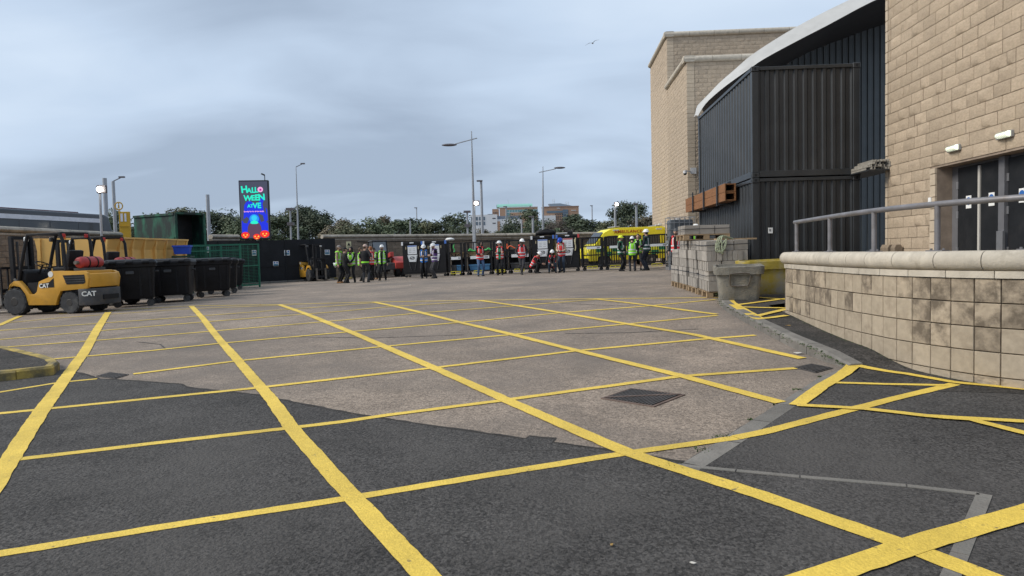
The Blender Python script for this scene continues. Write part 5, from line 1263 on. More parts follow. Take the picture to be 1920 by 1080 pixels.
# ---------------------------------------------------------------- red telehandler behind the group
q = gnd(728, 520); t = thing('telehandler', 'red and dark grey telehandler parked behind the group in hi-vis vests', 'telehandler', onground(q.x - .1, q.y + .6, R(112)))
m_tred = M('machine_red', (.44, .055, .045), .45, var=.15, scale=3); m_tgl = M('cab_glass', (.16, .18, .20), .1, var=.15, scale=2, spec=.8)
for x in (.85, -.85):
    for y in (-.75, .75): wheel(t, (x, y, .45), .45, .32, m_tred)
g = MB(); g.bb((-1.3, -.55, .45), (1.2, .55, .85)); g.build('chassis', m_dkgrey, t, bevel=.03)
g = MB(); g.prism([(-1.45, .5), (-.2, .5), (-.2, 1.0), (-.55, 1.22), (-1.1, 1.10), (-1.5, .85)], 'y', -.85, -.15); g.build('engine_hood', m_tred, t, bevel=.05, seg=2, smooth=True)
g = MB(); g.prism([(1.0, .6), (-.5, .6), (-.62, 1.2), (-.45, 2.12), (.55, 2.12), (.95, 1.1)], 'y', .12, .95); g.build('cab_core', m_tgl, t, bevel=.03)
for (x0, z0_), (x1, z1_) in (((1.0, .6), (.95, 1.1)), ((.95, 1.1), (.55, 2.14)), ((-.62, 1.2), (-.45, 2.14)), ((-.5, .6), (-.62, 1.2)), ((.1, .6), (.1, 2.14))):
    for y in (.11, .96): g = MB(); g.bar((x0, y, z0_), (x1, y, z1_), .09, .05); g.build('cab_pillar', m_mblk, t)
g = MB(); g.bb((-.52, .08, 2.12), (.6, 1.0, 2.2)); g.build('cab_roof', m_dkgrey, t, bevel=.03)
g = MB(); g.bb((-.45, .05, .55), (1.0, 1.0, 1.0)); g.build('cab_lower', m_dkgrey, t, bevel=.04)
g = MB(); g.bar((-1.3, -.0, 1.35), (1.7, -.0, .95), .22, .26); g.build('boom', m_tred, t, bevel=.02)
g = MB(); g.bb((1.65, -.5, .3), (1.75, .5, 1.0)); g.build('carriage', m_mblk, t)
for y in (-.3, .3): g = MB(); g.prism([(1.75, .8), (1.8, .8), (1.8, .2), (2.7, .16), (2.7, .13), (1.75, .14)], 'y', y - .06, y + .06); g.build('fork', m_worn, t)
# ---------------------------------------------------------------- ambulance
m_ayel = M('ambulance_yellow', (.90, .79, .04), .35, var=.05, scale=1.5); m_agrn = M('battenburg_green', (.02, .22, .10), .4, var=.05); m_hivy = M('battenburg_yellow', (.66, .72, .05), .4, var=.05)
m_ared = M('livery_red', (.50, .06, .03), .45); m_pane = M('vehicle_glass', (.03, .035, .04), .08, var=.1, spec=.8)
qa = V((at(1094, 470, 45.5).x, 45.3, 0)); qb = V((at(1240, 470, 46.5).x, 46.6, 0)); ud = (qa - qb).normalized(); yaw_ = math.atan2(ud.y, ud.x); ln = (qa - qb).length; mid = (qa + qb) / 2
am = thing('ambulance', 'bright yellow ambulance van with green checks parked behind the barred carts', 'ambulance', onground(mid.x, mid.y, yaw_) @ Matrix.Diagonal((1, 1, .93, 1)))
hl = ln / 2; H_ = 2.62
pf = [(-hl, .42), (-hl, 2.30), (-hl + .05, H_ - .08), (-hl + .22, H_), (hl - 2.2, H_), (hl - 1.55, H_ - .08), (hl - 1.1, 2.32), (hl - .55, 1.62), (hl - .12, 1.28), (hl, 1.0), (hl, .42)]
half = [(z, 1.0 if z < 1.3 else .98 - .10 * (z - 1.3)) for x, z in pf]
g = MB(); rg = []
for k, s in ((0, -1), (1, 1)): rg.append([V((x, s * w__, z)) for (x, z), (_, w__) in zip(pf, half)])
g.loft(rg); g.build('body', m_ayel, am, bevel=.05, seg=2, smooth=True)
sy = lambda z: 1.0 + .012 if z < 1.3 else .98 - .10 * (z - 1.3) + .012
def apan(name, poly, mat, parent=am, off=0., sides=(1, -1)):
    o = None
    for s in sides:
        g = MB(); n = len(poly); vs = [V((x, s * (sy(z) + off - .02), z)) for x, z in poly] + [V((x, s * (sy(z) + off), z)) for x, z in poly]
        g.add(vs, [tuple(range(n)), tuple(range(2 * n - 1, n - 1, -1))] + [(i, (i + 1) % n, n + (i + 1) % n, n + i) for i in range(n)]); o = g.build(name, mat, parent)
    return o
apan('side_window', [(hl - 1.15, 1.42), (hl - .78, 1.42), (hl - 1.28, 2.08), (hl - 1.95, 2.10), (hl - 2.0, 1.36)], m_pane)
apan('side_window', [(hl - 2.2, 1.38), (hl - 3.6, 1.38), (hl - 3.6, 2.06), (hl - 2.25, 2.08)], m_pane)
apan('side_window', [(hl - 3.75, 1.42), (-hl + .5, 1.42), (-hl + .5, 2.02), (hl - 3.75, 2.04)], m_pane)
g = MB(); g.add([(hl - .50, -.84, 1.60), (hl - .50, .84, 1.60), (hl - 1.08, .80, 2.34), (hl - 1.08, -.80, 2.34)], [(0, 1, 2, 3)]); g.v = [(x + .03, y, z + .03) for x, y, z in g.v]; g.build('windscreen', m_pane, am)
nchk = 9
for r_ in range(2):
    for k in range(nchk):
        x0 = -hl + .1 + k * (2 * hl - .6) / nchk; x1 = x0 + (2 * hl - .6) / nchk - .005; z0_, z1_ = (1.02, 1.30) if r_ else (.74, 1.015)
        apan('check_panel', [(x0, z0_), (x1, z0_), (x1, z1_), (x0, z1_)], m_agrn if (k + r_) % 2 else m_hivy, off=.004)
for s in (1, -1):
    lettering('AMBULANCE', .30, m_ared, am, frame((-.05, s * (sy(2.3) + .012), 2.33), (-s, 0, 0), (0, s * .1, 1)), ex=.006, space=1.12, bold=.012)
for x in (hl - 1.0, -hl + 1.15):
    for s in (-1, 1): wheel(am, (x, s * .90, .36), .36, .24, m_steel, 0); 
    for s in (-1, 1): g = MB(); g.loft([[V((x + r_ * math.cos(a), s * y, .40 + r_ * math.sin(a))) for a in [math.pi * k / 12 for k in range(13)]] for r_, y in ((.46, 1.006), (.46, .8))]); g.build('wheel_arch', m_mblk, am)
for s in (-1, 1):
    g = MB(); g.box((hl - .95, s * 1.16, 1.60), (.10, .16, .34)); g.build('mirror', m_mblk, am, bevel=.03)
    g = MB(); g.box((hl - .06, s * .74, .92), (.12, .30, .22)); g.build('headlight', m_wht, am, bevel=.03)
    g = MB(); g.box((-hl + .5, s * (sy(2.42)), 2.45), (.4, .03, .09)); g.build('scene_light', m_wht, am); g = MB(); g.box((hl - 1.9, s * (sy(2.42)), 2.45), (.4, .03, .09)); g.build('scene_light', m_wht, am)
g = MB(); g.bb((hl - 2.3, -.6, H_), (hl - 1.9, .6, H_ + .12)); g.build('light_bar', m_steel, am, bevel=.04); g = MB(); g.bb((-hl + .2, -.6, H_), (-hl + .6, .6, H_ + .1)); g.build('light_bar', m_steel, am, bevel=.04)
g = MB(); g.bb((hl - .02, -.95, .35), (hl + .08, .95, .62)); g.build('bumper', m_mblk, am, bevel=.03)
# ---------------------------------------------------------------- coach beyond the left wall
m_coach = M('coach_dark', (.028, .033, .042), .25, var=.2, scale=1, spec=.6); m_cwht = M('coach_white', (.66, .68, .74), .4)
qa, qb = V((-24.7, 42.5, 0)), V((-27.4, 30.5, 0)); ud = (qa - qb).normalized(); yaw_ = math.atan2(ud.y, ud.x); ln = (qa - qb).length; mid = (qa + qb) / 2
co = thing('coach', 'dark coach with white roof stripe parked beyond the yard wall', 'coach', upright(mid.x, mid.y, yaw_)); hl = ln / 2; zt = at(205, 403, 42).z - G(mid.x, mid.y)
pf = [(-hl, .35), (-hl, zt - .2), (-hl + .2, zt), (hl - .75, zt), (hl - .4, zt - .12), (hl, zt - 1.5), (hl, .35)]
g = MB(); g.prism(pf, 'y', -1.27, 1.27); g.build('body', m_coach, co, bevel=.14, seg=3, smooth=True)
g = MB(); g.bb((-hl + .1, -1.285, zt - .50), (hl - 1.0, -1.262, zt - .27)); g.build('roof_stripe', m_cwht, co)
g = MB(); g.bb((-hl + .3, -.9, zt - .02), (hl - 2.2, .9, zt + .08)); g.build('roof_unit', M('coach_roof', (.10, .05, .06), .5), co, bevel=.03)
for k in range(6):
    x0 = -hl + .4 + k * 1.85; g = MB(); g.bb((x0, -1.29, 1.5), (x0 + 1.78, -1.265, zt - .55)); g.build('window', m_pane, co, bevel=.01)
for x in (hl - 2.6, -hl + 2.4, -hl + 3.6):
    for s in (-1, 1): wheel(co, (x, s * 1.12, .5), .5, .3, m_steel, 0)
# ---------------------------------------------------------------- yellow information sign
m_isign = M('sign_ochre', (.50, .30, .02), .5, var=.08)
q = at(232, 430, 47); t = thing('information_sign', 'ochre yellow totem sign with ring and letter i above it', 'sign', upright(q.x, q.y, R(8)))
zt = at(232, 397, 47).z - G(q.x, q.y)
g = MB(); g.bb((-.22, -.1, 0), (.42, .1, zt)); g.build('panel', m_isign, t, bevel=.02)
g = MB(); g.bb((-.12, -.115, zt - .65), (.02, -.102, zt - .12)); g.build('printed_mark', m_cwht, t); g = MB(); g.bb((.12, -.115, zt - .65), (.24, -.102, zt - .12)); g.build('printed_mark', m_cwht, t)
g = MB(); g.bar((-.22, -.12, zt - .95), (.42, -.12, zt - .95), .05); g.build('cross_rail', m_isign, t)
c = V((-.24, 0, zt + .38)); g = MB(); g.tube([c + V((.24 * math.cos(a), 0, .24 * math.sin(a))) for a in [2 * math.pi * k / 24 for k in range(25)]], .04, 8); g.build('ring', m_isign, t, smooth=True)
g = MB(); g.bar(c + V((0, 0, -.15)), c + V((0, 0, .07)), .08, .05); g.ball(c + V((0, 0, .14)), .05, 8, 6); g.build('letter_i', m_isign, t); g = MB(); g.bar((-.24, 0, zt - .1), c + V((0, 0, -.24)), .05); g.build('stem', m_isign, t)
# ---------------------------------------------------------------- LED advertising screen
def em(name, c, s=1.):
    m = bpy.data.materials.new(name); m.use_nodes = True; p = m.node_tree.nodes['Principled BSDF']; p.inputs['Base Color'].default_value = (.01, .01, .01, 1); p.inputs['Emission Color'].default_value = tuple(c) + (1,); p.inputs['Emission Strength'].default_value = s; p.inputs['Roughness'].default_value = .6; return m
e_bg, e_blue, e_teal, e_red, e_org, e_yel, e_pink, e_pot, e_purp = em('screen_dark', (.045, .05, .085), .9), em('screen_blue', (.004, .02, .62), .9), em('screen_teal', (.01, .72, .50), .9), em('screen_red', (.75, .02, .01), .9), em('screen_orange', (.8, .10, .02), .9), em('screen_yellow', (.85, .62, .08), .9), em('screen_pink', (.75, .35, .62), .9), em('screen_pot', (.085, .035, .075), .9), em('screen_magenta', (.55, .03, .35), .9)
YS = 52.; bl, br_, tl, tr_ = at(455, 447, YS), at(503, 447, YS), at(449, 342, YS), at(501, 338, YS)
cx_ = (bl.x + br_.x + tl.x + tr_.x) / 4; sw = (br_.x - bl.x + tr_.x - tl.x) / 2 + .02; z0_, z1_ = bl.z, (tl.z + tr_.z) / 2; sh_ = z1_ - z0_
sc = thing('advertising_screen', 'tall lit advertising screen showing a Halloween cauldron and pumpkins above the hoarding', 'screen', upright(cx_, YS, R(6)) ); gz = G(cx_, YS); z0_ -= gz; z1_ -= gz
g = MB(); g.bb((-sw / 2 - .06, .0, z0_ - .1), (sw / 2 + .06, .35, z1_ + .08)); g.build('casing', m_mblk, sc, bevel=.02)
for x in (-sw / 3, sw / 3): g = MB(); g.bb((x - .12, .05, 0), (x + .12, .3, z0_ - .1)); g.build('leg', m_mblk, sc)
g = MB(); g.add([(-sw / 2, -.004, z0_), (sw / 2, -.004, z0_), (sw / 2, -.004, z1_), (-sw / 2, -.004, z1_)], [(0, 1, 2, 3)]); pic = g.build('display', e_bg, sc)
S = lambda u, v, d=.008: V((-sw / 2 + u * sw, -d, z1_ - v * sh_))
lay_ = [0]
def shape(name, pts, mat, d=None):
    lay_[0] += .0006; d = d or .006 + lay_[0]; g = MB(); g.add([S(u_, v_, d) for u_, v_ in pts], [tuple(range(len(pts)))]); return g.build(name, mat, pic)
def disc(name, u_, v_, ru, mat, rv=None, n=20): rv = rv or ru * sw / sh_; return shape(name, [(u_ + ru * math.cos(2 * math.pi * k / n), v_ + rv * math.sin(2 * math.pi * k / n)) for k in range(n)], mat)
shape('night_scene', [(.03, .70), (.10, .66), (.14, .42), (.22, .36), (.34, .34), (.48, .38), (.62, .40), (.75, .30), (.90, .24), (.86, .32), (.80, .40), (.84, .52), (.93, .60), (.90, .46), (.96, .50), (.97, .68), (.90, .72), (.97, .74), (.97, .90), (.03, .90), (.03, .74)], e_blue)
shape('dark_patch', [(.05, .68), (.22, .62), (.30, .66), (.22, .74), (.10, .73)], e_bg); shape('dark_patch', [(.62, .56), (.80, .60), (.84, .70), (.72, .72)], e_bg)
disc('glow', .48, .66, .17, em('screen_glow', (.01, .25, .75), .9)); disc('glow', .48, .645, .10, em('screen_glow_light', (.02, .50, .75), .9))
shape('cauldron', [(.30, .735), (.66, .735), (.72, .80), (.74, .90), (.68, .98), (.30, .98), (.22, .90), (.24, .80)], e_pot)
shape('brew', [(.33, .735), (.38, .70), (.48, .685), (.58, .70), (.63, .735), (.56, .75), (.40, .75)], e_teal)
def letters(s, u_, v_, size, mat, rot=0):
    lay_[0] += .0006
    return lettering(s, size, mat, pic, frame(S(u_, v_, .008 + lay_[0]), (math.cos(rot), 0, math.sin(rot)), (-math.sin(rot), 0, math.cos(rot))), ex=.001, bold=.035)
lt = sw
letters('H', .17, .145, .34 * lt, e_teal, .1); letters('A', .34, .165, .24 * lt, e_teal); letters('L', .49, .16, .27 * lt, e_teal); letters('L', .60, .155, .27 * lt, e_teal)
disc('eyeball', .74, .145, .10, e_pink); disc('iris', .745, .15, .045, e_purp); disc('pupil', .75, .15, .02, e_bg)
letters('W', .28, .30, .28 * lt, e_teal, -.06); letters('E', .47, .295, .27 * lt, e_teal); letters('E', .61, .29, .30 * lt, e_teal); letters('N', .78, .285, .32 * lt, e_teal, .06)
letters('AT', .36, .435, .16 * lt, e_teal); letters('VE', .60, .43, .27 * lt, e_teal)
letters("Spooky fun for all the family", .48, .53, .064 * lt, e_pink)
for u_, v_, r_ in ((.145, .945, .15), (.55, .975, .13), (.84, .93, .17)):
    disc('pumpkin', u_, v_, r_, e_red, min(r_ * sw / sh_ * .95, 1 - v_ - .002) if v_ > .9 and False else r_ * sw / sh_ * .8)
    for dx_ in (-.06, .06): shape('pumpkin_eye', [(u_ + dx_ - .035, v_ + .005), (u_ + dx_ + .035, v_ + .005), (u_ + dx_, v_ - .022)], e_yel)
    shape('pumpkin_mouth', [(u_ - .07, v_ + .018), (u_ - .03, v_ + .026), (u_, v_ + .02), (u_ + .03, v_ + .026), (u_ + .07, v_ + .018), (u_, v_ + .042)], e_yel)
g = MB(); g.bar((sw * .40, .15, z1_ + .05), (sw * .40, .15, z1_ + .45), .05); g.bar((sw * .40, .15, z1_ + .45), (sw * .40 - .2, .0, z1_ + .55), .09); g.build('camera_mast', m_dkgrey, sc)
# ---------------------------------------------------------------- poles and lamps
m_pole = M('pole_grey', (.34, .36, .39), .5, metal=.3, var=.1); m_lit = em('lamp_lit', (1.0, .96, .86), 14.); m_lh = M('lamp_head', (.12, .11, .12), .5)
def pole(name, label, px, pyt, pxb, pyb, Y, r0, r1, cat='lamp post', head=None, group=None):
    b_ = at(pxb, pyb, Y); tp_ = at(px, pyt, Y); zg = G(b_.x, b_.y); d = (tp_ - b_); bs = V((b_.x - d.x / d.z * (b_.z - zg), Y, zg))
    bs = V((tp_.x, Y, zg)).lerp(bs, .35) ; t = thing(name, label, cat, Matrix.Translation(bs), group); top = tp_ - bs
    g = MB(); g.cyl((0, 0, 0), top, r0, r1, n=12); g.build('shaft', m_pole, t, smooth=True)
    if head == 'arm_l' or head == 'arm_r':
        s = -1 if head == 'arm_l' else 1; h_ = top - V((0, 0, top.z * .06))
        g = MB(); g.cyl(h_ - V((s * .35, 0, .0 if s > 0 else -.10)) , h_ + V((s * 1.1, 0, .28 if s > 0 else -.25)), .035, n=8); g.build('arm', m_pole, t)
        hh_ = h_ + V((s * 1.45, 0, .36 if s > 0 else -.30)); g = MB(); g.ball(hh_, (.5, .16, .09), 12, 8); g.build('lamp_head', m_lh, t, smooth=True)
    elif head == 'flood':
        g = MB(); g.bar(top, top + V((.25, -.1, .0)), .06); g.build('bracket', m_lh, t); g = MB(); g.ball(top + V((.12, -.22, -.02)), (.12, .07, .115), 14, 10); g.build('lit_lamp', m_lit, t, smooth=True); g = MB(); g.box(top + V((.12, -.05, .0)), (.42, .12, .34)); g.build('housing', m_lh, t, bevel=.03)
    elif head == 'small':
        g = MB(); g.box(top + V((-.12, -.1, .03)), (.5, .25, .12)); g.build('lamp_head', m_lh, t, bevel=.03)
    elif head == 'smallr':
        g = MB(); g.bar(top, top + V((.5, 0, .22)), .05); g.box(top + V((.6, 0, .27)), (.35, .2, .1)); g.build('lamp_head', m_lh, t)
    elif head == 'box':
        g = MB(); g.box(top, (.6, .4, .18)); g.box(top - V((0, 0, 1.2)), (.5, .4, .25)); g.build('lamp_head', m_lh, t)
    return t
pole('lamp_post', 'tall tapered lamp post with one arm to the left of its pointed top', 884, 246, 890, 466, 46, .14, .03, head='arm_l')
pole('floodlight_post', 'lit floodlight on a slim post beside the tall tapered lamp post', 889.5, 381, 891, 466, 45.4, .06, .05, head='flood')
pole('lamp_post', 'plain grey post with short lamp head behind the wall, next to the tall tapered post', 902, 340, 905, 440, 60, .14, .10, head='small')
pole('lamp_post', 'tapered lamp post with raised arm to the right of its pointed top', 1018, 312, 1013, 440, 62, .16, .03, head='arm_r')
pole('lamp_post', 'slim tapered lamp post with single lamp near its top, right of the advertising screen', 555, 313, 558, 445, 62, .12, .03, head='smallr')
pole('tall_pole', 'thick plain grey pole without lamp between green box and screen', 389, 365, 392, 445, 44, .11, .11, cat='pole')
pole('floodlight_post', 'lit floodlight on a grey post in front of the coach roof', 187, 355, 189, 436, 30, .05, .05, head='flood')
pole('tall_pole', 'plain grey pole standing just behind the left floodlight', 196, 334, 199, 432, 46, .13, .13, cat='pole')
pole('lamp_post', 'grey post with bent lamp beside the ochre information sign', 212, 340, 216, 430, 48, .12, .10, head='smallr')
pole('floodlight_post', 'lit floodlight on a grey post beside the stone tower above the ambulance', 1153, 383, 1154, 430, 58, .09, .09, head='flood')
pole('lamp_post', 'grey post with lamp head against the trees next to the stone tower', 1193, 383, 1194, 430, 66, .12, .10, head='small')
pole('lamp_post', 'distant thin lamp post on the skyline behind the ambulance roof', 1110, 386, 1110, 430, 130, .14, .10, head='small')
pole('camera_post', 'short post with two dark boxes near the white far building', 876, 397, 877, 440, 62, .10, .08, head='box')
pole('lamp_post', 'thin lamp post in front of the green roofed building', 949, 388, 949, 440, 90, .10, .08, head='small')
pole('lamp_post', 'pale lamp post with flat head in front of the dark green tree', 999, 407, 999, 440, 62, .11, .10, head='small')
pole('lamp_post', 'slender pale post in front of the trees behind the wide open cart', 978, 412, 978, 440, 62, .07, .07, head=None)
pole('lamp_post', 'thin lamp post on the skyline above the two closed box carts', 781, 390, 781, 440, 120, .12, .08, head='small')
pole('lamp_post', 'slim pale post before the trees by the first box cart', 769, 414, 769, 440, 62, .06, .06, head=None)
pole('camera_post', 'short post with a white dome close to the screen', 544, 392, 545, 445, 58, .08, .07, head='box')
# ---------------------------------------------------------------- far buildings
m_brk = M('far_brick', (.36, .235, .165), .9, var=.08, scale=.2); m_fw = M('far_white', (.60, .62, .64), .8, var=.05); m_fgr = M('far_grey', (.17, .20, .25), .7); m_cop = M('copper_green', (.22, .46, .39), .6, var=.06, scale=.3)
m_fgl = M('far_glass', (.07, .11, .15), .2, var=.2, spec=.8); m_fgt = M('far_teal_glass', (.14, .28, .30), .2, var=.2); m_fdk = M('far_dark', (.05, .055, .065), .5)
def far(name, label, Y, px0, px1, pyb, parts_fn):
    c = at((px0 + px1) / 2, pyb, Y); zg = G(c.x, Y); t = thing(name, label, 'building', Matrix.Translation((c.x, Y, zg))); k = Y / F
    X = lambda px: (at(px, 440, Y).x - c.x); Z = lambda py: at((px0 + px1) / 2, py, Y).z - zg
    def bx(nm, x0, x1, y0, y1, mat, d0=0., d1=12., parent=None):
        g = MB(); g.bb((X(x0), d0, Z(y1)), (X(x1), d1, Z(y0))); return g.build(nm, mat, parent or t)
    parts_fn(t, bx, X, Z); return t
ZB = 470
def f_white(t, bx, X, Z):
    bx('wall', 883, 933, 402, ZB, m_fw); bx('grey_storey', 930, 978, 405, 411, m_fgr, 1, 11); bx('lower_wing', 930, 978, 411, ZB, m_fw, .5, 12); bx('roof_plant', 915, 925, 400.5, 402, m_fdk, 3, 8)
    for x in (884.5, 893, 899, 906.5):
        for y in (406, 415):
            o = bx('window', x, x + (3.5 if x > 890 else 1.5), y, y + 6.5, m_fdk, -.12, .1); bx('pane', x + .3, x + (3.2 if x > 890 else 1.3), y + .4, y + 6.1, m_fgl, -.16, -.12, o)
    for y in (408.5, 417.5): bx('window', 924, 930, y, y + 1.8, m_fdk, -.1, .1)
    for x in (960, 974): bx('window', x, x + 3, 407, 410, m_fgl, .88, 1.1)
    bx('window', 963, 966, 417, 422, m_fdk, .38, .6); bx('brown_bay', 931, 938, 415, ZB, m_brk, .2, 3)
far('white_office', 'low white rendered building with grey upper storey above the far trees', 380, 883, 978, 440, f_white)
def f_green(t, bx, X, Z):
    bx('wing', 924, 936, 391, ZB, m_brk); bx('wall', 938, 1009, 389, ZB, m_brk, -1, 12); bx('parapet', 937.5, 1009.5, 388, 389.3, m_fw, -1.3, 12.3)
    o = bx('glazing', 951, 1009.2, 393.5, 404, m_fgt, -1.3, -.9)
    for k in range(12): bx('mullion', 951 + k * 5.0, 951.5 + k * 5.0, 393.5, 404, m_fw, -1.5, -1.2, o)
    bx('transom', 951, 1009, 398, 398.6, m_fw, -1.5, -1.3, o); bx('spandrel', 958, 1004, 398.8, 404.5, m_brk, -1.6, -1.31)
    for y in (397, 402):
        for x in (926, 929, 932): bx('window', x, x + 1.6, y, y + 2.4, m_fdk, -.1, .1)
    x0, x1 = X(933), X(999.5); zb_, zt_ = Z(388.2), Z(381.3); g = MB(); rg = []
    for xx in (x0, x0 + .6, x1 - .2, x1): rg.append([V((xx, 6 - 7 * math.cos(a), zb_ + (zt_ - zb_) * math.sin(a))) for a in [math.pi * k / 12 for k in range(13)]])
    g.loft(rg); g.build('vault_roof', m_cop, t, smooth=True, angle=40)
    g = MB(); c = V((x0 - .05, 6, zb_)); g.loft([[V((xx, 6 - 6.3 * math.cos(a), zb_ + (zt_ - zb_) * .92 * math.sin(a))) for a in [math.pi * k / 12 for k in range(13)]] for xx in (x0 - .3, x0 - .1)]); g.build('gable_glass', m_fgl, t)
    bx('mast', 953.5, 954.5, 374, 381, m_fw, 4, 5)
far('green_roofed_building', 'brick office building with pale green vaulted roof', 520, 924, 1009, 440, f_green)
def f_brown(t, bx, X, Z):
    bx('wall', 1018, 1086, 388, ZB, m_brk); bx('parapet', 1017.5, 1086.5, 386.5, 388.2, M('far_brick_dark', (.25, .16, .12), .9), -.3, 12.3)
    o = bx('dark_glazing', 1056, 1066, 393, ZB, m_fgl, -.5, -.05); bx('band_glazing', 1026, 1056, 395, 399, m_fgl, -.3, -.05)
    for x in range(1042, 1055, 4):
        for y in (400.5, 405, 409.5): bx('window', x, x + 2, y, y + 2.6, m_fdk, -.2, .1)
    for k in range(4): bx('floor_band', 1056, 1066, 397 + k * 4, 397.6 + k * 4, m_fgr, -.7, -.5, o)
    g = MB(); g.add([(X(a), y, Z(b_)) for y in (1, 11) for a, b_ in ((1030, 381.5), (1052, 381), (1076, 386.6), (1034, 386.6))], [(0, 1, 2, 3), (7, 6, 5, 4), (0, 4, 5, 1), (1, 5, 6, 2), (2, 6, 7, 3), (3, 7, 4, 0)]); g.build('tilted_roof', M('far_roof', (.24, .30, .36), .4), t)
    for x in (1038, 1041, 1061, 1064, 1067): bx('flue', x, x + .8, 373 if x < 1050 else 378, 386, m_fw, 3, 4)
    for x_, y_, n_ in ((1045.3, 389.2, 6), (1072.2, 393.8, 9)):      # white sign letters, too far off to read
        for k in range(n_): bx('sign_stroke', x_ + k, x_ + k + .62, y_ + (.0 if k % 3 == 0 else .6), y_ + 2.1, m_fw, -.4, -.05)
    bx('low_white_wing', 1019, 1042, 404, ZB, m_fw, -3, -.4)
far('brown_block', 'brown brick block with white roof sign letters, dark glazed corner and flues', 560, 1018, 1086, 440, f_brown)
# ---------------------------------------------------------------- trees
m_bark = M('bark', (.10, .085, .07), .9, var=.3, scale=6)
leafm = [M('leaves_dark', (.070, .090, .052), .7, var=.35, scale=1.2, rnd=.2), M('leaves_mid', (.085, .108, .060), .7, var=.35, scale=1.2, rnd=.2), M('leaves_olive', (.105, .112, .062), .7, var=.35, scale=1.2, rnd=.2), M('leaves_brown', (.125, .108, .070), .7, var=.3, scale=1.2, rnd=.2), M('bare_twigs', (.105, .085, .075), .8, var=.3, scale=1.5)]
def crown_mesh(seed, mat, w_, h, dens, leaf):
    rk = random.Random(seed); vs = []; fs = []; blobs = []
    for k in range(26):
        a = rk.uniform(0, 6.283); rr_ = math.sqrt(rk.random()); zz_ = rk.random()
        wid = math.sin(math.pi * (.18 + .75 * zz_)) ** .8
        blobs.append((V((rr_ * w_ * .40 * wid * math.cos(a), rr_ * w_ * .40 * wid * math.sin(a), h * (.10 + .80 * zz_))), rk.uniform(.13, .25) * w_ * (.75 + .4 * (1 - zz_))))
    for c, r_ in blobs:
        for _ in range(dens):
            d = V((rk.gauss(0, 1), rk.gauss(0, 1), rk.gauss(0, 1))).normalized(); p = c + d * r_ * (rk.random() ** .45) * V((1, 1, .8)).length / 1.63
            n = (d + V((rk.gauss(0, .6), rk.gauss(0, .6), rk.gauss(0, .6) + .3))).normalized(); x = n.orthogonal().normalized(); x.rotate(Matrix.Rotation(rk.uniform(0, 6.28), 3, n)); y = n.cross(x); s = leaf * rk.uniform(.6, 1.3)
            b_ = len(vs); vs += [p - x * s * .5, p + y * s * .32, p + x * s * .5, p - y * s * .32]; fs.append((b_, b_ + 1, b_ + 2, b_ + 3))
    me = bpy.data.meshes.new('crown'); me.from_pydata([tuple(v) for v in vs], [], fs); me.materials.append(mat); return me
def trunk_mesh(seed, h, w_):
    rk = random.Random(seed); g = MB(); r0 = .035 * h ** .9 * .8
    g.tube([(0, 0, -.1), (rk.uniform(-.1, .1), rk.uniform(-.1, .1), h * .35), (rk.uniform(-.2, .2), rk.uniform(-.2, .2), h * .75)], [r0, r0 * .75, r0 * .25], 8)
    for k in range(7):
        a = rk.uniform(0, 6.28); z = h * rk.uniform(.2, .6); e_ = V((math.cos(a) * w_ * .34, math.sin(a) * w_ * .34, z + h * rk.uniform(.15, .35)))
        g.tube([(0, 0, z), tuple(e_ * .5 + V((0, 0, z * .5 + .1))), tuple(e_)], [r0 * .45, r0 * .3, r0 * .08], 6)
    return g.mesh('trunk', m_bark, smooth=True)
TM = {}
def tree(px, pyt, Y, w_, kind, label, leaf=.34, dens=95):
    tp_ = at(px, pyt, Y); zg = G(tp_.x, Y); h = tp_.z - zg; seed = int(px * 7 + Y)
    t = thing('tree', label, 'tree', Matrix.Translation((tp_.x, Y, zg)) @ Matrix.Rotation(seed % 7, 4, 'Z'), 'trees beyond the yard wall')
    link('trunk', trunk_mesh(seed, h, w_), t); key = (kind, seed % 5)
    if key not in TM: TM[key] = crown_mesh(seed, leafm[kind], 5., 6., dens, leaf)
    o = link('crown', TM[key], t); o.matrix_basis = Matrix.Translation((0, 0, h * .06)) @ Matrix.Diagonal((w_ / 4.1, w_ / 4.1, h * .97 / 6., 1)); return t
kn = ['dark green', 'mid green', 'olive green', 'brown tinged', 'bare twigged grey']
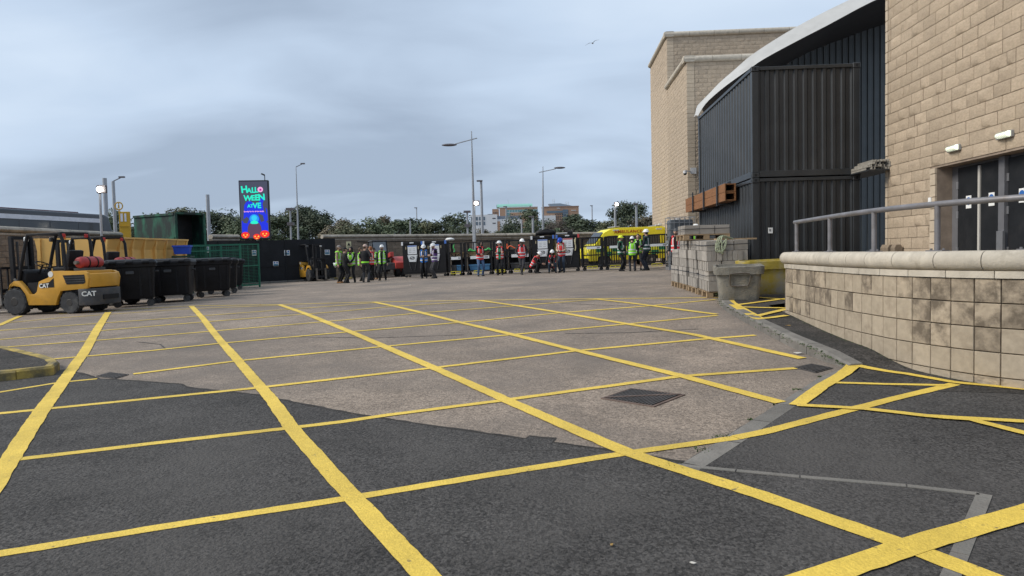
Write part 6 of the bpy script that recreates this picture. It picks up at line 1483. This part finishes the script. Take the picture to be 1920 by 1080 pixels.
TR = [(300, 402, 72, 6, 1, 'rounded tree showing above the green steel box'), (340, 390, 78, 6, 2, 'tree behind the right end of the green steel box'), (357, 379, 84, 6.5, 0, 'tallest tree just left of the thick plain pole'), (385, 394, 80, 6, 1, 'tree directly behind the thick plain pole'), (420, 396, 80, 6.5, 0, 'broad tree between thick pole and screen'), (436, 386, 86, 4.5, 0, 'pointed tree touching the left edge of the screen'), (470, 402, 76, 6, 1, 'tree behind the advertising screen'),
      (525, 404, 76, 6.5, 1, 'tree just right of the advertising screen'), (549, 396, 82, 5, 2, 'tree behind the short post with the white dome'), (575, 387, 84, 6, 0, 'tall dark tree right of the slim lamp post'), (603, 398, 80, 6, 0, 'dark tree above the end of the hoarding'), (630, 408, 76, 5, 3, 'tree above the rounded coping end'), (655, 415, 74, 5, 2, 'low tree above the warning sign'), (690, 410, 78, 6, 1, 'tree above the telehandler cab'), (722, 407, 80, 5, 3, 'tree left of the first box cart'), (748, 412, 76, 5.5, 1, 'tree above the first box cart'),
      (775, 406, 82, 6, 0, 'tree behind the slim pale post by the first cart'), (805, 416, 76, 5.5, 2, 'low tree above the second box cart'), (832, 414, 76, 5, 1, 'tree above the white bag'), (852, 403, 82, 5.5, 0, 'dark tree left of the white office'), (870, 418, 74, 3.6, 1, 'tree below the post with two dark boxes'), (903, 430, 72, 3, 3, 'low tree in front of the white office windows'), (925, 431, 72, 3.4, 2, 'low olive tree before the white office end'), (950, 421, 76, 2.8, 0, 'small dark tree before the grey storey'), (972, 430, 74, 3.4, 1, 'low tree before the lower white wing'), (988, 393, 88, 6, 1, 'tall tree hiding the end of the green roofed building'), (1012, 402, 84, 5, 0, 'tree behind the tapered lamp post with raised arm'),
      (1042, 414, 74, 4, 4, 'twiggy tree in front of the brown brick block'), (1072, 402, 80, 5, 0, 'dark tree at the corner of the brown brick block'), (1098, 411, 76, 5.5, 1, 'tree above the ambulance windscreen'), (1128, 407, 82, 5.5, 0, 'tree above the ambulance cab'), (1148, 414, 74, 4.5, 2, 'low tree beside the lit floodlight over the ambulance'), (1167, 380, 92, 5, 0, 'pointed tall tree right of the floodlight over the ambulance'), (1192, 382, 92, 5.5, 0, 'loose tall tree beside the stone tower'), (1214, 404, 80, 5, 3, 'tree touching the edge of the stone tower'),
      (242, 425, 72, 4, 2, 'low tree between information sign and green box'), (216, 394, 56, 3.2, 1, 'leafy tree between the coach and the information sign'), (272, 428, 70, 5, 1, 'low tree behind the left end of the green box')]
for px, py, Y, w_, k, lb in TR: tree(px, py, Y, w_, k, kn[k] + ' ' + lb, .21 if k != 4 else .15, 210)
# undergrowth along the far side of the wall reads as one mass
rk = random.Random(4); vs = []; fs = []
for _ in range(26000):
    px = rk.uniform(235, 1225); Y = rk.uniform(64, 72); x = (px - 960) / F * Y; hz_ = 2.2 + 1.0 * math.sin(px * .031) * math.sin(px * .013 + 1) + .4 * math.sin(px * .11); z = G(x, Y) + hz_ * rk.random() ** .6 * (1 - .3 * abs(Y - 68) / 4)
    p = V((x, Y, z)); n = V((rk.gauss(0, 1), rk.gauss(0, 1) - .4, rk.gauss(0, 1) + .4)).normalized(); a = n.orthogonal().normalized(); a.rotate(Matrix.Rotation(rk.uniform(0, 6), 3, n)); b_ = n.cross(a); s = rk.uniform(.12, .3); k = len(vs); vs += [p - a * s, p + b_ * s * .6, p + a * s, p - b_ * s * .6]; fs.append((k, k + 1, k + 2, k + 3))
me = bpy.data.meshes.new('undergrowth'); me.from_pydata([tuple(v) for v in vs], [], fs); me.materials.append(leafm[1]); tag(link('undergrowth', me), 'dense green undergrowth along the far side of the yard wall', 'bushes', kind='stuff')
# ---------------------------------------------------------------- gull
q = at(1111, 81, 60); m_gull = M('gull_grey', (.24, .24, .25), .7); t = thing('gull', 'grey gull gliding in the sky left of the stone towers', 'bird', Matrix.Translation(q) @ Matrix.Rotation(R(-15), 4, 'Y'))
g = MB(); g.loft([[V((x, r_ * math.cos(a), r_ * .9 * math.sin(a))) for a in [2 * math.pi * k / 8 for k in range(8)]] for x, r_ in ((-.16, .012), (-.08, .05), (.04, .065), (.12, .045), (.17, .04), (.20, .02), (.235, .006))]); bd = g.build('body', m_gull, t, smooth=True)
for s in (-1, 1):
    g = MB(); pts = [(0, .04 * s, .03, .13), (.02, .22 * s, .11, .12), (-.02, .42 * s, .09, .08), (-.10, .60 * s, .03, .015)]
    g.loft([[V((x + c_ / 2, y, z)), V((x, y, z + .012)), V((x - c_ / 2, y, z)), V((x, y, z - .008))] for x, y, z, c_ in pts]); o = g.build('wing', m_gull, t, smooth=True); o.matrix_basis = Matrix.Rotation(R(65), 4, 'Z')
bd.matrix_basis = Matrix.Rotation(R(65), 4, 'Z')
# ---------------------------------------------------------------- people
SK = {'a': M('skin_a', (.48, .30, .22), .55, var=.06), 'b': M('skin_b', (.36, .22, .16), .55, var=.06), 'c': M('skin_c', (.10, .06, .045), .55, var=.06)}
def cloth(n, c): return M('cloth_' + n, c, .85, var=.18, scale=6, bump=.25, bscale=14)
CL = {'black': cloth('black', (.012, .012, .014)), 'grey': cloth('grey', (.10, .10, .105)), 'tan': cloth('tan', (.34, .26, .18)), 'navy': cloth('navy', (.016, .02, .032)), 'jeans': cloth('jeans', (.055, .10, .19)), 'dark_jeans': cloth('dark_jeans', (.035, .05, .075)), 'green': cloth('green', (.02, .28, .13)), 'charcoal': cloth('charcoal', (.035, .035, .04)), 'beige': cloth('beige', (.42, .35, .26)), 'boot_tan': cloth('boot_tan', (.30, .16, .07)), 'boot_black': cloth('boot_black', (.02, .02, .02)), 'purple': cloth('purple', (.13, .04, .17))}
VE = {'lime': M('vest_lime', (.30, .78, .05), .7, var=.06, scale=5), 'red': M('vest_red', (.72, .045, .05), .7, var=.08, scale=5), 'blue': M('vest_blue', (.03, .19, .62), .7, var=.06), 'purple': M('vest_purple', (.085, .04, .17), .7), 'green': M('vest_green', (.025, .17, .10), .7), 'dgreen': M('vest_dark_green', (.015, .06, .05), .7)}
m_refl = M('reflective_tape', (.62, .63, .64), .35, var=.05); HC = {'white': M('helmet_white', (.78, .78, .77), .35, var=.03), 'blue': M('helmet_blue', (.02, .09, .55), .35), 'yellow': M('helmet_yellow', (.70, .80, .04), .4), 'pink': M('cap_beige', (.52, .38, .32), .7)}
HR = {'dark': M('hair_dark', (.03, .022, .018), .7, var=.3), 'brown': M('hair_brown', (.08, .05, .03), .7, var=.3), 'red': M('hair_red', (.26, .09, .03), .7, var=.3), 'greycap': M('cap_grey', (.22, .20, .19), .8)}
m_eye = M('eye_dark', (.02, .016, .014), .3); m_lip = M('lip', (.30, .13, .11), .5); m_glove = M('glove_grey', (.40, .38, .34), .8)
def ik(a, b, l1, l2, pole):
    d = b - a; L = min(d.length, (l1 + l2) * .999); d.normalize(); b = a + d * L
    x = (l1 * l1 - l2 * l2 + L * L) / (2 * L); h = math.sqrt(max(0, l1 * l1 - x * x)); p = pole - d * pole.dot(d); p.normalize(); return a + d * x + p * h, b
def person(px, py, label, phi=180, h=1.76, top='black', trou='black', shoe='boot_black', skin='a', vest=None, vopen=False, head=('hair', 'dark'), handL=None, handR=None, footL=(-.11, .0), footR=(.11, .0), hip=(0, 0, .93), lean=0, hyaw=0, hpitch=0, beard=None, shorts=False, shirt=None, glove=False, sleeve=True, pos=None, dz=0., tied=None, hood=None, knee=(0, 1, 0)):
    q = pos or gnd(px, py); t = thing('person', label, 'person', upright(q.x, q.y, R(-phi), G(q.x, q.y) + dz) @ Matrix.Scale(h / 1.76, 4), 'people standing in the yard')
    H0 = V(hip); la = R(lean); tu = V((0, math.sin(la), math.cos(la))); tf = V((0, math.cos(la), -math.sin(la))); X = V((1, 0, 0))
    C = lambda d, x=0, y=0: H0 + tu * d + X * x + tf * y
    sh = {-1: C(.49, -.185), 1: C(.49, .185)}; caps = []; g = MB()
    def tube(pts, rs, mat, n=10):
        g.tube(pts, rs, n)
        for (a, b_, ra, rb) in zip(pts, pts[1:], rs, rs[1:]): caps.append((V(a), V(b_), ra, rb, mat))
    TOR = [(-.11, .150, .115), (-.03, .172, .125), (.08, .165, .118), (.20, .165, .118), (.34, .182, .125), (.44, .178, .112), (.51, .125, .085), (.55, .068, .064)]
    def ring(d, hx, hy, n=20): return [C(d, hx * math.cos(2 * math.pi * k / n), hy * math.sin(2 * math.pi * k / n)) for k in range(n)]
    g.loft([ring(*r_) for r_ in TOR])
    caps.append((C(.12), C(.40), .15, .17, 1)); caps.append((C(.46, -.12), C(.46, .12), .08, .08, 1)); caps.append((C(-.10), C(.0), .17, .16, 2))
    for x in (-.10, .10): caps.append((C(.1, x), C(.42, x), .1, .1, 1)); caps.append((C(-.08, x), C(.0, x), .1, .1, 2))
    hd_ = C(.55) ; hy, hp_ = R(hyaw), R(hpitch)
    nf = V((math.sin(hy) * math.cos(hp_ + la * .3), math.cos(hy) * math.cos(hp_), -math.sin(hp_ + la * .3))).normalized(); nx = nf.cross(V((0, 0, 1))).normalized(); nu = nx.cross(nf); hc = hd_ + tu * .05 + nu * .125 + nf * .025
    tube([C(.50), hd_ + tu * .05, hc - nu * .04], [.066, .058, .06], 0)
    rg = []
    for k in range(9):
        z = -math.cos(math.pi * k / 8); r_ = math.sqrt(max(.002, 1 - z * z)); jaw = 1 if z > -.1 else 1 + .16 * (z + .1)
        rg.append([hc + nu * (.120 * z) + nx * (.077 * r_ * jaw * math.cos(2 * math.pi * j / 14)) + nf * (.096 * r_ * math.sin(2 * math.pi * j / 14) + (.012 if z < -.3 else 0)) for j in range(14)])
    g.loft(rg); caps.append((hc - nu * .05, hc + nu * .05, .09, .09, 0))
    g.tube([hc + nf * .085 + nu * .03, hc + nf * .108 - nu * .015], [.012, .02], 6)
    for s in (-1, 1): g.tube([hc + nx * s * .075 + nu * .022, hc + nx * s * .086 - nu * .022], [.018, .014], 6)
    feet = {-1: footL, 1: footR}
    for s in (-1, 1):
        f = feet[s]; fz = f[2] if len(f) > 2 else 0; fy = R(f[3]) if len(f) > 3 else R(8 * s); an = V((f[0], f[1], .085 + fz)); hj = C(-.06, s * .092)
        kn_, an = ik(hj, an, .44, .43, V(knee) + X * s * .15); tm = 2
        low = an.lerp(kn_, .25)
        tube([hj, hj.lerp(kn_, .5), kn_], [.096, .084, .064], 2)
        if shorts: tube([kn_, kn_.lerp(an, .35), an + V((0, 0, .05))], [.056, .056, .040], 0)
        else: tube([kn_, kn_.lerp(an, .4), an], [.064, .064, .056], 2)
        fd = V((math.sin(fy), math.cos(fy), 0)); b0 = V((an.x, an.y, fz)); sd_ = V((fd.y, -fd.x, 0)); rr_ = []
        for e_, w_, z_ in ((-.085, .03, .05), (-.06, .04, .10), (.02, .045, .115), (.09, .048, .085), (.16, .042, .06), (.19, .02, .03)):
            rr_.append([b0 + fd * e_ + sd_ * w_ * math.cos(a) + EZ * (z_ / 2 + z_ / 2 * math.sin(a)) for a in [2 * math.pi * k / 8 for k in range(8)]])
        g.loft(rr_); caps.append((b0 - fd * .05 + EZ * .04, b0 + fd * .15 + EZ * .03, .055, .05, 3)); caps.append((b0 + EZ * .03, b0 + EZ * .13, .055, .055, 3))
    hands = {}
    for s, tg in ((-1, handL), (1, handR)):
        tg = V(tg) if tg is not None else C(.49, s * .27) + V((0, .05, -.56)); el, wr = ik(sh[s], tg, .29, .26, V((s * .55, -.8, -.35)))
        tube([C(.46, s * .10), sh[s], sh[s].lerp(el, .5), el], [.07, .068, .060, .054], 1)
        tube([el, el.lerp(wr, .5), wr], [.054, .049, .036], 1 if sleeve else 0); hands[s] = (el, wr)
    me = g.mesh('body', [SK[skin], CL[top], CL[trou], CL[shoe]]); tmp = bpy.data.objects.new('tmp', me); col.objects.link(tmp)
    md = tmp.modifiers.new('r', 'REMESH'); md.mode = 'VOXEL'; md.voxel_size = .017
    bm_ = bpy.data.meshes.new_from_object(tmp.evaluated_get(bpy.context.evaluated_depsgraph_get())); bpy.data.objects.remove(tmp)
    n = len(bm_.vertices); co = np.empty(n * 3); bm_.vertices.foreach_get('co', co); co = co.reshape(-1, 3)
    best = np.full(n, 1e9); mi = np.zeros(n, int)
    for a, b_, ra, rb, m_ in caps:
        a, b_ = np.array(a), np.array(b_); ab = b_ - a; tt = np.clip((co - a) @ ab / max(1e-9, ab @ ab), 0, 1); d = np.linalg.norm(co - a - tt[:, None] * ab, axis=1) - (ra + (rb - ra) * tt)
        k = d < best; best[k] = d[k]; mi[k] = m_
    fs_v = [list(p.vertices) for p in bm_.polygons]; G_ = MB(); G_.v = [tuple(c) for c in co]; G_.f = [tuple(v) for v in fs_v]; G_.m = [int(np.bincount(mi[v]).argmax()) for v in fs_v]
    # hands with palm and five fingers
    mats = [SK[skin], CL[top], CL[trou], CL[shoe], m_eye, m_lip, m_glove]; hm = 6 if glove else 0
    for s in (-1, 1):
        el, wr = hands[s]; d = (wr - el).normalized(); pal = V((-s, .25, 0)); pal = (pal - d * pal.dot(d)).normalized(); sx = d.cross(pal)
        G_.loft([[wr + d * e_ + sx * w_ * math.cos(a) + pal * .016 * math.sin(a) for a in [2 * math.pi * k / 8 for k in range(8)]] for e_, w_ in ((-.03, .028), (.02, .036), (.07, .042), (.095, .038))], m=hm)
        for k, (o_, l_) in enumerate(((-.030, .062), (-.010, .075), (.010, .070), (.029, .055))):
            b0 = wr + d * .088 + sx * o_; G_.tube([b0, b0 + d * l_ * .5 + pal * .008, b0 + d * l_ * .85 + pal * .03], [.0095, .009, .007], 6, m=hm)
        sg = 1 if sx.y > 0 else -1; b0 = wr + d * .03 + sx * sg * .032; G_.tube([b0, b0 + d * .03 + sx * sg * .022 + pal * .012, b0 + d * .06 + sx * sg * .022 + pal * .025], [.012, .011, .008], 6, m=hm)
    for s in (-1, 1): G_.ball(hc + nf * .088 + nx * s * .031 + nu * .012, .011, 6, 4, m=4)
    G_.ball(hc + nf * .098 - nu * .055, .012, 6, 4, m=5); G_.tube([hc + nf * .094 + nx * -.024 - nu * .055, hc + nf * .10 - nu * .056, hc + nf * .094 + nx * .024 - nu * .055], .006, 5, m=5)
    body = G_.build('body', mats, t, smooth=True, angle=180)
    # vest
    if vest:
        vr = [(-.10, .172, .135), (-.02, .192, .146), (.08, .190, .142), (.20, .190, .142), (.34, .205, .148), (.44, .200, .136), (.505, .150, .108)]; nA = 40
        def vpt(d, hx, hy, k, o_=0): a = 2 * math.pi * k / nA; return C(d, (hx + o_) * math.cos(a), (hy + o_) * math.sin(a))
        def ok(d, k):
            a = 360 * (k + .5) / nA; fr = abs(a - 90)
            if vopen and fr < (20 if d < .4 else 30): return False
            if d > .40 and fr < 26: return False
            if d > .28 and (a < 34 or a > 326 or 146 < a < 214): return False
            return True
        v = MB()
        for i in range(len(vr) - 1):
            for k in range(nA):
                if ok((vr[i][0] + vr[i + 1][0]) / 2, k): v.add([vpt(*vr[i], k), vpt(*vr[i], k + 1), vpt(*vr[i + 1], k + 1), vpt(*vr[i + 1], k)], [(0, 1, 2, 3)])
        # join the shoulders
        for s in (-1, 1):
            v.tube([C(.50, s * .11, .10), C(.545, s * .115, .02), C(.545, s * .115, -.03), C(.50, s * .11, -.10)], .045, 6)
        ve = v.build('vest', VE[vest], t, smooth=True, angle=180)
        def lerpr(d):
            for i in range(len(vr) - 1):
                if vr[i][0] <= d <= vr[i + 1][0]: f_ = (d - vr[i][0]) / (vr[i + 1][0] - vr[i][0]); return tuple(vr[i][j] + (vr[i + 1][j] - vr[i][j]) * f_ for j in (1, 2))
        for d in (.00, .15):
            r_ = MB()
            for k in range(nA):
                if ok(d, k): r_.add([vpt(d, *lerpr(d), k, .007), vpt(d, *lerpr(d), k + 1, .007), vpt(d + .055, *lerpr(d + .055), k + 1, .007), vpt(d + .055, *lerpr(d + .055), k, .007)], [(0, 1, 2, 3)])
            r_.build('reflective_band', m_refl, ve)
        for k0 in (6, 13, 26, 33):
            r_ = MB(); ds = (.205, .28, .34, .40, .44, .50)
            for d0, d1 in zip(ds, ds[1:]):
                r_.add([vpt(d0, *lerpr(d0), k0, .007), vpt(d0, *lerpr(d0), k0 + 1.4, .007), vpt(d1, *lerpr(d1), k0 + 1.4, .007), vpt(d1, *lerpr(d1), k0, .007)], [(0, 1, 2, 3)])
            r_.build('reflective_band', m_refl, ve)
    if shirt:
        v = MB(); v.loft([[C(d, hx * math.cos(a), hy * math.sin(a) + .006) for a in [R(60 + 60 * k / 6) for k in range(7)]] for d, hx, hy in ((-.08, .172, .135), (.1, .172, .126), (.34, .188, .133), (.46, .16, .105))], cap=False, closed=False); v.build('shirt_front', CL[shirt], t, smooth=True)
    if tied:
        v = MB(); v.loft([ring(-.02, .186, .140), ring(.05, .184, .138)], cap=False); v.build('tied_vest', VE[tied], t)
    # head wear
    kind, c_ = head; fr_ = Matrix((nx, nf, nu)).transposed().to_4x4(); fr_.translation = hc
    def hb(mb, name, mat): mb.v = [tuple(fr_ @ V(v)) for v in mb.v]; return mb.build(name, mat, t, smooth=True, angle=50)
    if kind == 'helmet':
        v = MB(); v.ball((0, -.005, .035), (.108, .132, .118), 20, 7, zmin=-.02); rg = [[V((r_ * .112 * math.cos(a), -.005 + r_ * .136 * math.sin(a) + (.035 if math.sin(a) > .5 else 0), z)) for a in [2 * math.pi * k / 20 for k in range(20)]] for r_, z in ((.96, .030), (1.12, .022), (1.12, .030), (.96, .042))]; v.loft(rg, cap=False)
        for x in (-.03, 0, .03): v.tube([(x, .10, .10), (x, .04, .148), (x, -.05, .152), (x, -.11, .10)], .008, 5)
        hb(v, 'hard_hat', HC[c_])
        if hood is None and beard is None: hb(MB().ball((0, -.02, -.01), (.082, .085, .085), 12, 8), 'hair', HR['dark'])
    elif kind == 'cap':
        v = MB(); v.ball((0, -.005, .03), (.088, .108, .10), 16, 6, zmin=-.05); v.box((0, .125, .035), (.13, .10, .012)); hb(v, 'cap', HR['greycap'] if c_ == 'grey' else CL['black'] if c_ == 'black' else HC['pink']); hb(MB().ball((0, -.025, -.01), (.082, .085, .09), 12, 8), 'hair', HR['brown'])
    elif kind == 'hair':
        v = MB(); v.ball((0, -.016, .022), (.086, .102, .112), 14, 9); v.v = [(x * random.uniform(.97, 1.05), y, z * random.uniform(.97, 1.05)) for x, y, z in v.v if True]; hb(v, 'hair', HR[c_])
    elif kind == 'beanie': hb(MB().ball((0, -.008, .03), (.09, .11, .11), 14, 7, zmin=-.1), 'beanie', CL[c_])
    if kind == 'hood' or hood:
        v = MB(); v.ball((0, -.028, .005), (.108, .118, .138), 16, 9); hb(v, 'hood', CL[c_ if kind == 'hood' else hood]); v = MB(); v.tube([(0, -.05, -.10), (0, -.02, -.14)], [.10, .12], 12); hb(v, 'hood_collar', CL[c_ if kind == 'hood' else hood])
    if beard: hb(MB().ball((0, .058, -.085), (.060, .048, .062), 12, 8), 'beard', HR[beard])
    return t, C, hands
B_ = .0
front = lambda z=1.12, y=.27, w=.05: ((-w, y, z), (w, y, z))
def hp(z=1.12, y=.27, w=.05): return dict(handL=(-w, y, z), handR=(w, y, z))
fold = dict(handL=(.10, .20, 1.17), handR=(-.10, .22, 1.20))
person(637, 531, 'person in tan jacket, lime vest and grey cap by the hoarding', 105, 1.82, 'tan', 'black', 'boot_tan', vest='lime', vopen=True, head=('cap', 'grey'), beard='brown', handR=(.26, .08, .86), shorts=False)
_t = gnd(630, 531); o_ = thing('hard_hat', 'white hard hat held at the hip of the person in tan jacket', 'hard hat', Matrix.Translation((_t.x + .02, _t.y - .22, G(_t.x, _t.y) + .88)) @ Matrix.Rotation(R(70), 4, 'Y'))
v = MB(); v.ball((0, 0, 0), (.112, .14, .125), 18, 8, zmin=-.02); v.build('shell', HC['white'], o_, smooth=True, angle=60); v = MB(); v.loft([[V((r_ * math.cos(a), r_ * 1.2 * math.sin(a), z)) for a in [2 * math.pi * k / 18 for k in range(18)]] for r_, z in ((.108, 0), (.135, -.008), (.135, 0), (.108, .01))], cap=False); v.build('brim', HC['white'], o_)
person(648, 531, 'person in black jacket and black cap turned to the lime vested group', 60, 1.70, 'black', 'black', 'boot_black', head=('cap', 'black'), **hp(.98, .24, .10))
person(660, 530, 'person in lime vest with black hood up, standing with feet apart', 188, 1.72, 'black', 'black', 'boot_black', vest='lime', head=('hood', 'black'), footL=(-.16, 0), footR=(.18, .05), beard='dark', **hp(.96, .24, .03))
person(677, 527, 'person in lime vest half hidden behind the one in black', 80, 1.70, 'black', 'black', vest='lime', vopen=True, head=('hair', 'brown'))
person(686, 529.5, 'person in black seen from behind with lime vest tied at the waist and beige cap', 5, 1.80, 'black', 'charcoal', 'boot_black', skin='a', head=('cap', 'pink'), tied='lime', hyaw=50, handR=(.30, .05, 1.02), handL=(-.28, .05, .84), sleeve=False)
person(697, 526, 'person with red hair and red vest turned towards the one in black', -75, 1.74, 'black', 'black', vest='red', head=('hair', 'red'))
person(704, 524, 'person with dark hair and open lime vest looking down at a phone', 205, 1.72, 'black', 'black', 'boot_tan', vest='lime', vopen=True, head=('hair', 'dark'), hpitch=28, **hp(1.16, .28, .03))
person(718, 526, 'person in white hard hat and open lime vest facing out from the group', 182, 1.76, 'black', 'black', vest='lime', vopen=True, head=('helmet', 'white'), footL=(-.15, 0), footR=(.15, 0), beard='brown')
person(796, 522, 'person in white hard hat and blue vest with hands together before the box carts', 182, 1.72, 'grey', 'black', vest='blue', vopen=True, head=('helmet', 'white'), hpitch=22, beard='brown', **hp(1.16, .26, .04))
person(816, 522, 'person in white hard hat and purple vest with folded arms before the box carts', -115, 1.74, 'black', 'charcoal', vest='purple', head=('helmet', 'white'), hpitch=20, beard='dark', **fold)
person(901, 518, 'person in black hood, red vest and blue jeans leaning on the wide open cart', 160, 1.76, 'black', 'jeans', 'boot_tan' if False else 'boot_black', vest='red', head=('hood', 'black'), hyaw=-25, footL=(-.12, .0), footR=(.16, .14), **hp(1.10, .26, .04))
person(938, 516, 'person in white hard hat and open red vest over a green shirt', 185, 1.72, 'black', 'black', vest='red', vopen=True, shirt='green', head=('helmet', 'white'), hyaw=55, **fold)
person(979, 515, 'person in white hard hat and red vest standing with ankles crossed by the wide cart', 172, 1.76, 'charcoal', 'charcoal', 'boot_black', skin='c', vest='red', head=('helmet', 'white'), hyaw=-35, hpitch=8, footL=(.04, .10), footR=(.0, -.08), handL=(-.24, .10, .98), handR=(.22, .15, 1.0))
person(1004, 512.5, 'person in black and red squatting with white hard hat beside the box cart', 112, 1.72, 'black', 'black', vest='red', vopen=True, head=('helmet', 'white'), hpitch=30, hip=(0, -.16, .40), lean=30, footL=(-.16, .08), footR=(.16, .10), handL=(-.12, .42, .50), handR=(.12, .42, .50), knee=(0, 1, .6))
person(1036, 512, 'person crouching in white hard hat and red vest with clasped hands', 182, 1.72, 'black', 'dark_jeans', vest='red', vopen=True, head=('helmet', 'white'), hip=(0, -.14, .40), lean=24, footL=(-.17, .08), footR=(.17, .08), handL=(-.03, .44, .46), handR=(.03, .44, .46), knee=(0, 1, .6), hood='black', beard='dark')
person(1054, 511, 'person in blue hard hat and red vest with beige sleeves bending their head', 200, 1.80, 'beige', 'dark_jeans', vest='red', head=('helmet', 'blue'), hpitch=38, hyaw=15, lean=10, skin='c', **hp(1.06, .30, .10))
person(1164, 508.5, 'person in yellow hard hat and green vest in front of the ambulance', 110, 1.70, 'black', 'black', vest='green', head=('helmet', 'yellow'), glove=True, handR=(.20, .16, .98), handL=(-.16, .24, 1.0))
person(1186, 508.5, 'person in white hard hat and lime vest seen from behind at the ambulance', 5, 1.62, 'navy', 'navy', vest='lime', head=('helmet', 'white'), **hp(1.08, .24, .1))
person(1197, 507, 'bareheaded person in black top, lime vest and dark shorts facing the lime vest', 188, 1.76, 'black', 'charcoal', vest='lime', vopen=True, head=('hair', 'brown'), shorts=True, footL=(-.12, -.06), footR=(.14, .10), handL=(-.22, .12, .94))
person(1213, 507, 'tall person in white hard hat and dark green vest turned to the ambulance group', -55, 1.92, 'navy', 'navy', vest='dgreen', head=('helmet', 'white'), **hp(1.06, .26, .06))
_q = gnd(1268, 513); person(0, 0, 'bearded person in grey beanie and red vest behind the block stacks', 200, 1.76, 'black', 'black', vest='red', vopen=True, head=('beanie', 'grey'), beard='brown', pos=_q)
_q = V((5.05, 20.0, 0)); _q = at(1304, 470, 25.5); person(0, 0, 'person in white hard hat mostly hidden behind the topmost row of blocks', 150, 1.80, 'black', 'black', vest='lime', head=('helmet', 'white'), pos=_q)
# ---------------------------------------------------------------- litter
m_leafl = M('fallen_leaf', (.32, .20, .06), .8, var=.3, scale=20); m_paper = M('paper_scrap', (.55, .52, .47), .8); rk = random.Random(12)
def scrap(px, py, label, mat, s):
    q = gnd(px, py); surf = G2 if q.x > 3.4 and q.y > 6.9 else G; q = gnd(px, py, surf=surf); g = MB(); n = 7; pts = [V((s * (1 + .35 * math.sin(k * 2.1 + px)) * math.cos(2 * math.pi * k / n), s * .6 * (1 + .3 * math.cos(k * 1.7 + py)) * math.sin(2 * math.pi * k / n), .006 + s * .25 * rk.random())) for k in range(n)]
    g.loft([pts, [p + V((0, 0, .003)) for p in pts]]); o = g.build('fallen_leaf' if mat is m_leafl else 'paper_scrap', mat); o.matrix_basis = onground(q.x, q.y, rk.uniform(0, 6), surf, .006 if q.y < 7 else .004); tag(o, label, 'leaf' if mat is m_leafl else 'litter')
scrap(1147, 1026, 'small ochre leaf lying on the dark asphalt inside the yellow grid', m_leafl, .014)
scrap(1300, 1061, 'tiny pale scrap on the asphalt near the crossing of two yellow lines', m_paper, .014)
scrap(770, 535, 'small pale scrap on the yard floor before the box carts', m_paper, .06)
scrap(1478, 612, 'yellow leaf on the footway at the foot of the ramp wall', m_leafl, .03)
scrap(488, 572, 'orange leaf by the far yellow boundary line', m_leafl, .05)
scrap(1497, 664, 'white paper scrap in the gutter by the raised kerb', m_paper, .045)
scrap(1340, 536, 'white rag on the ground beside the far wooden pallets', m_paper, .08)
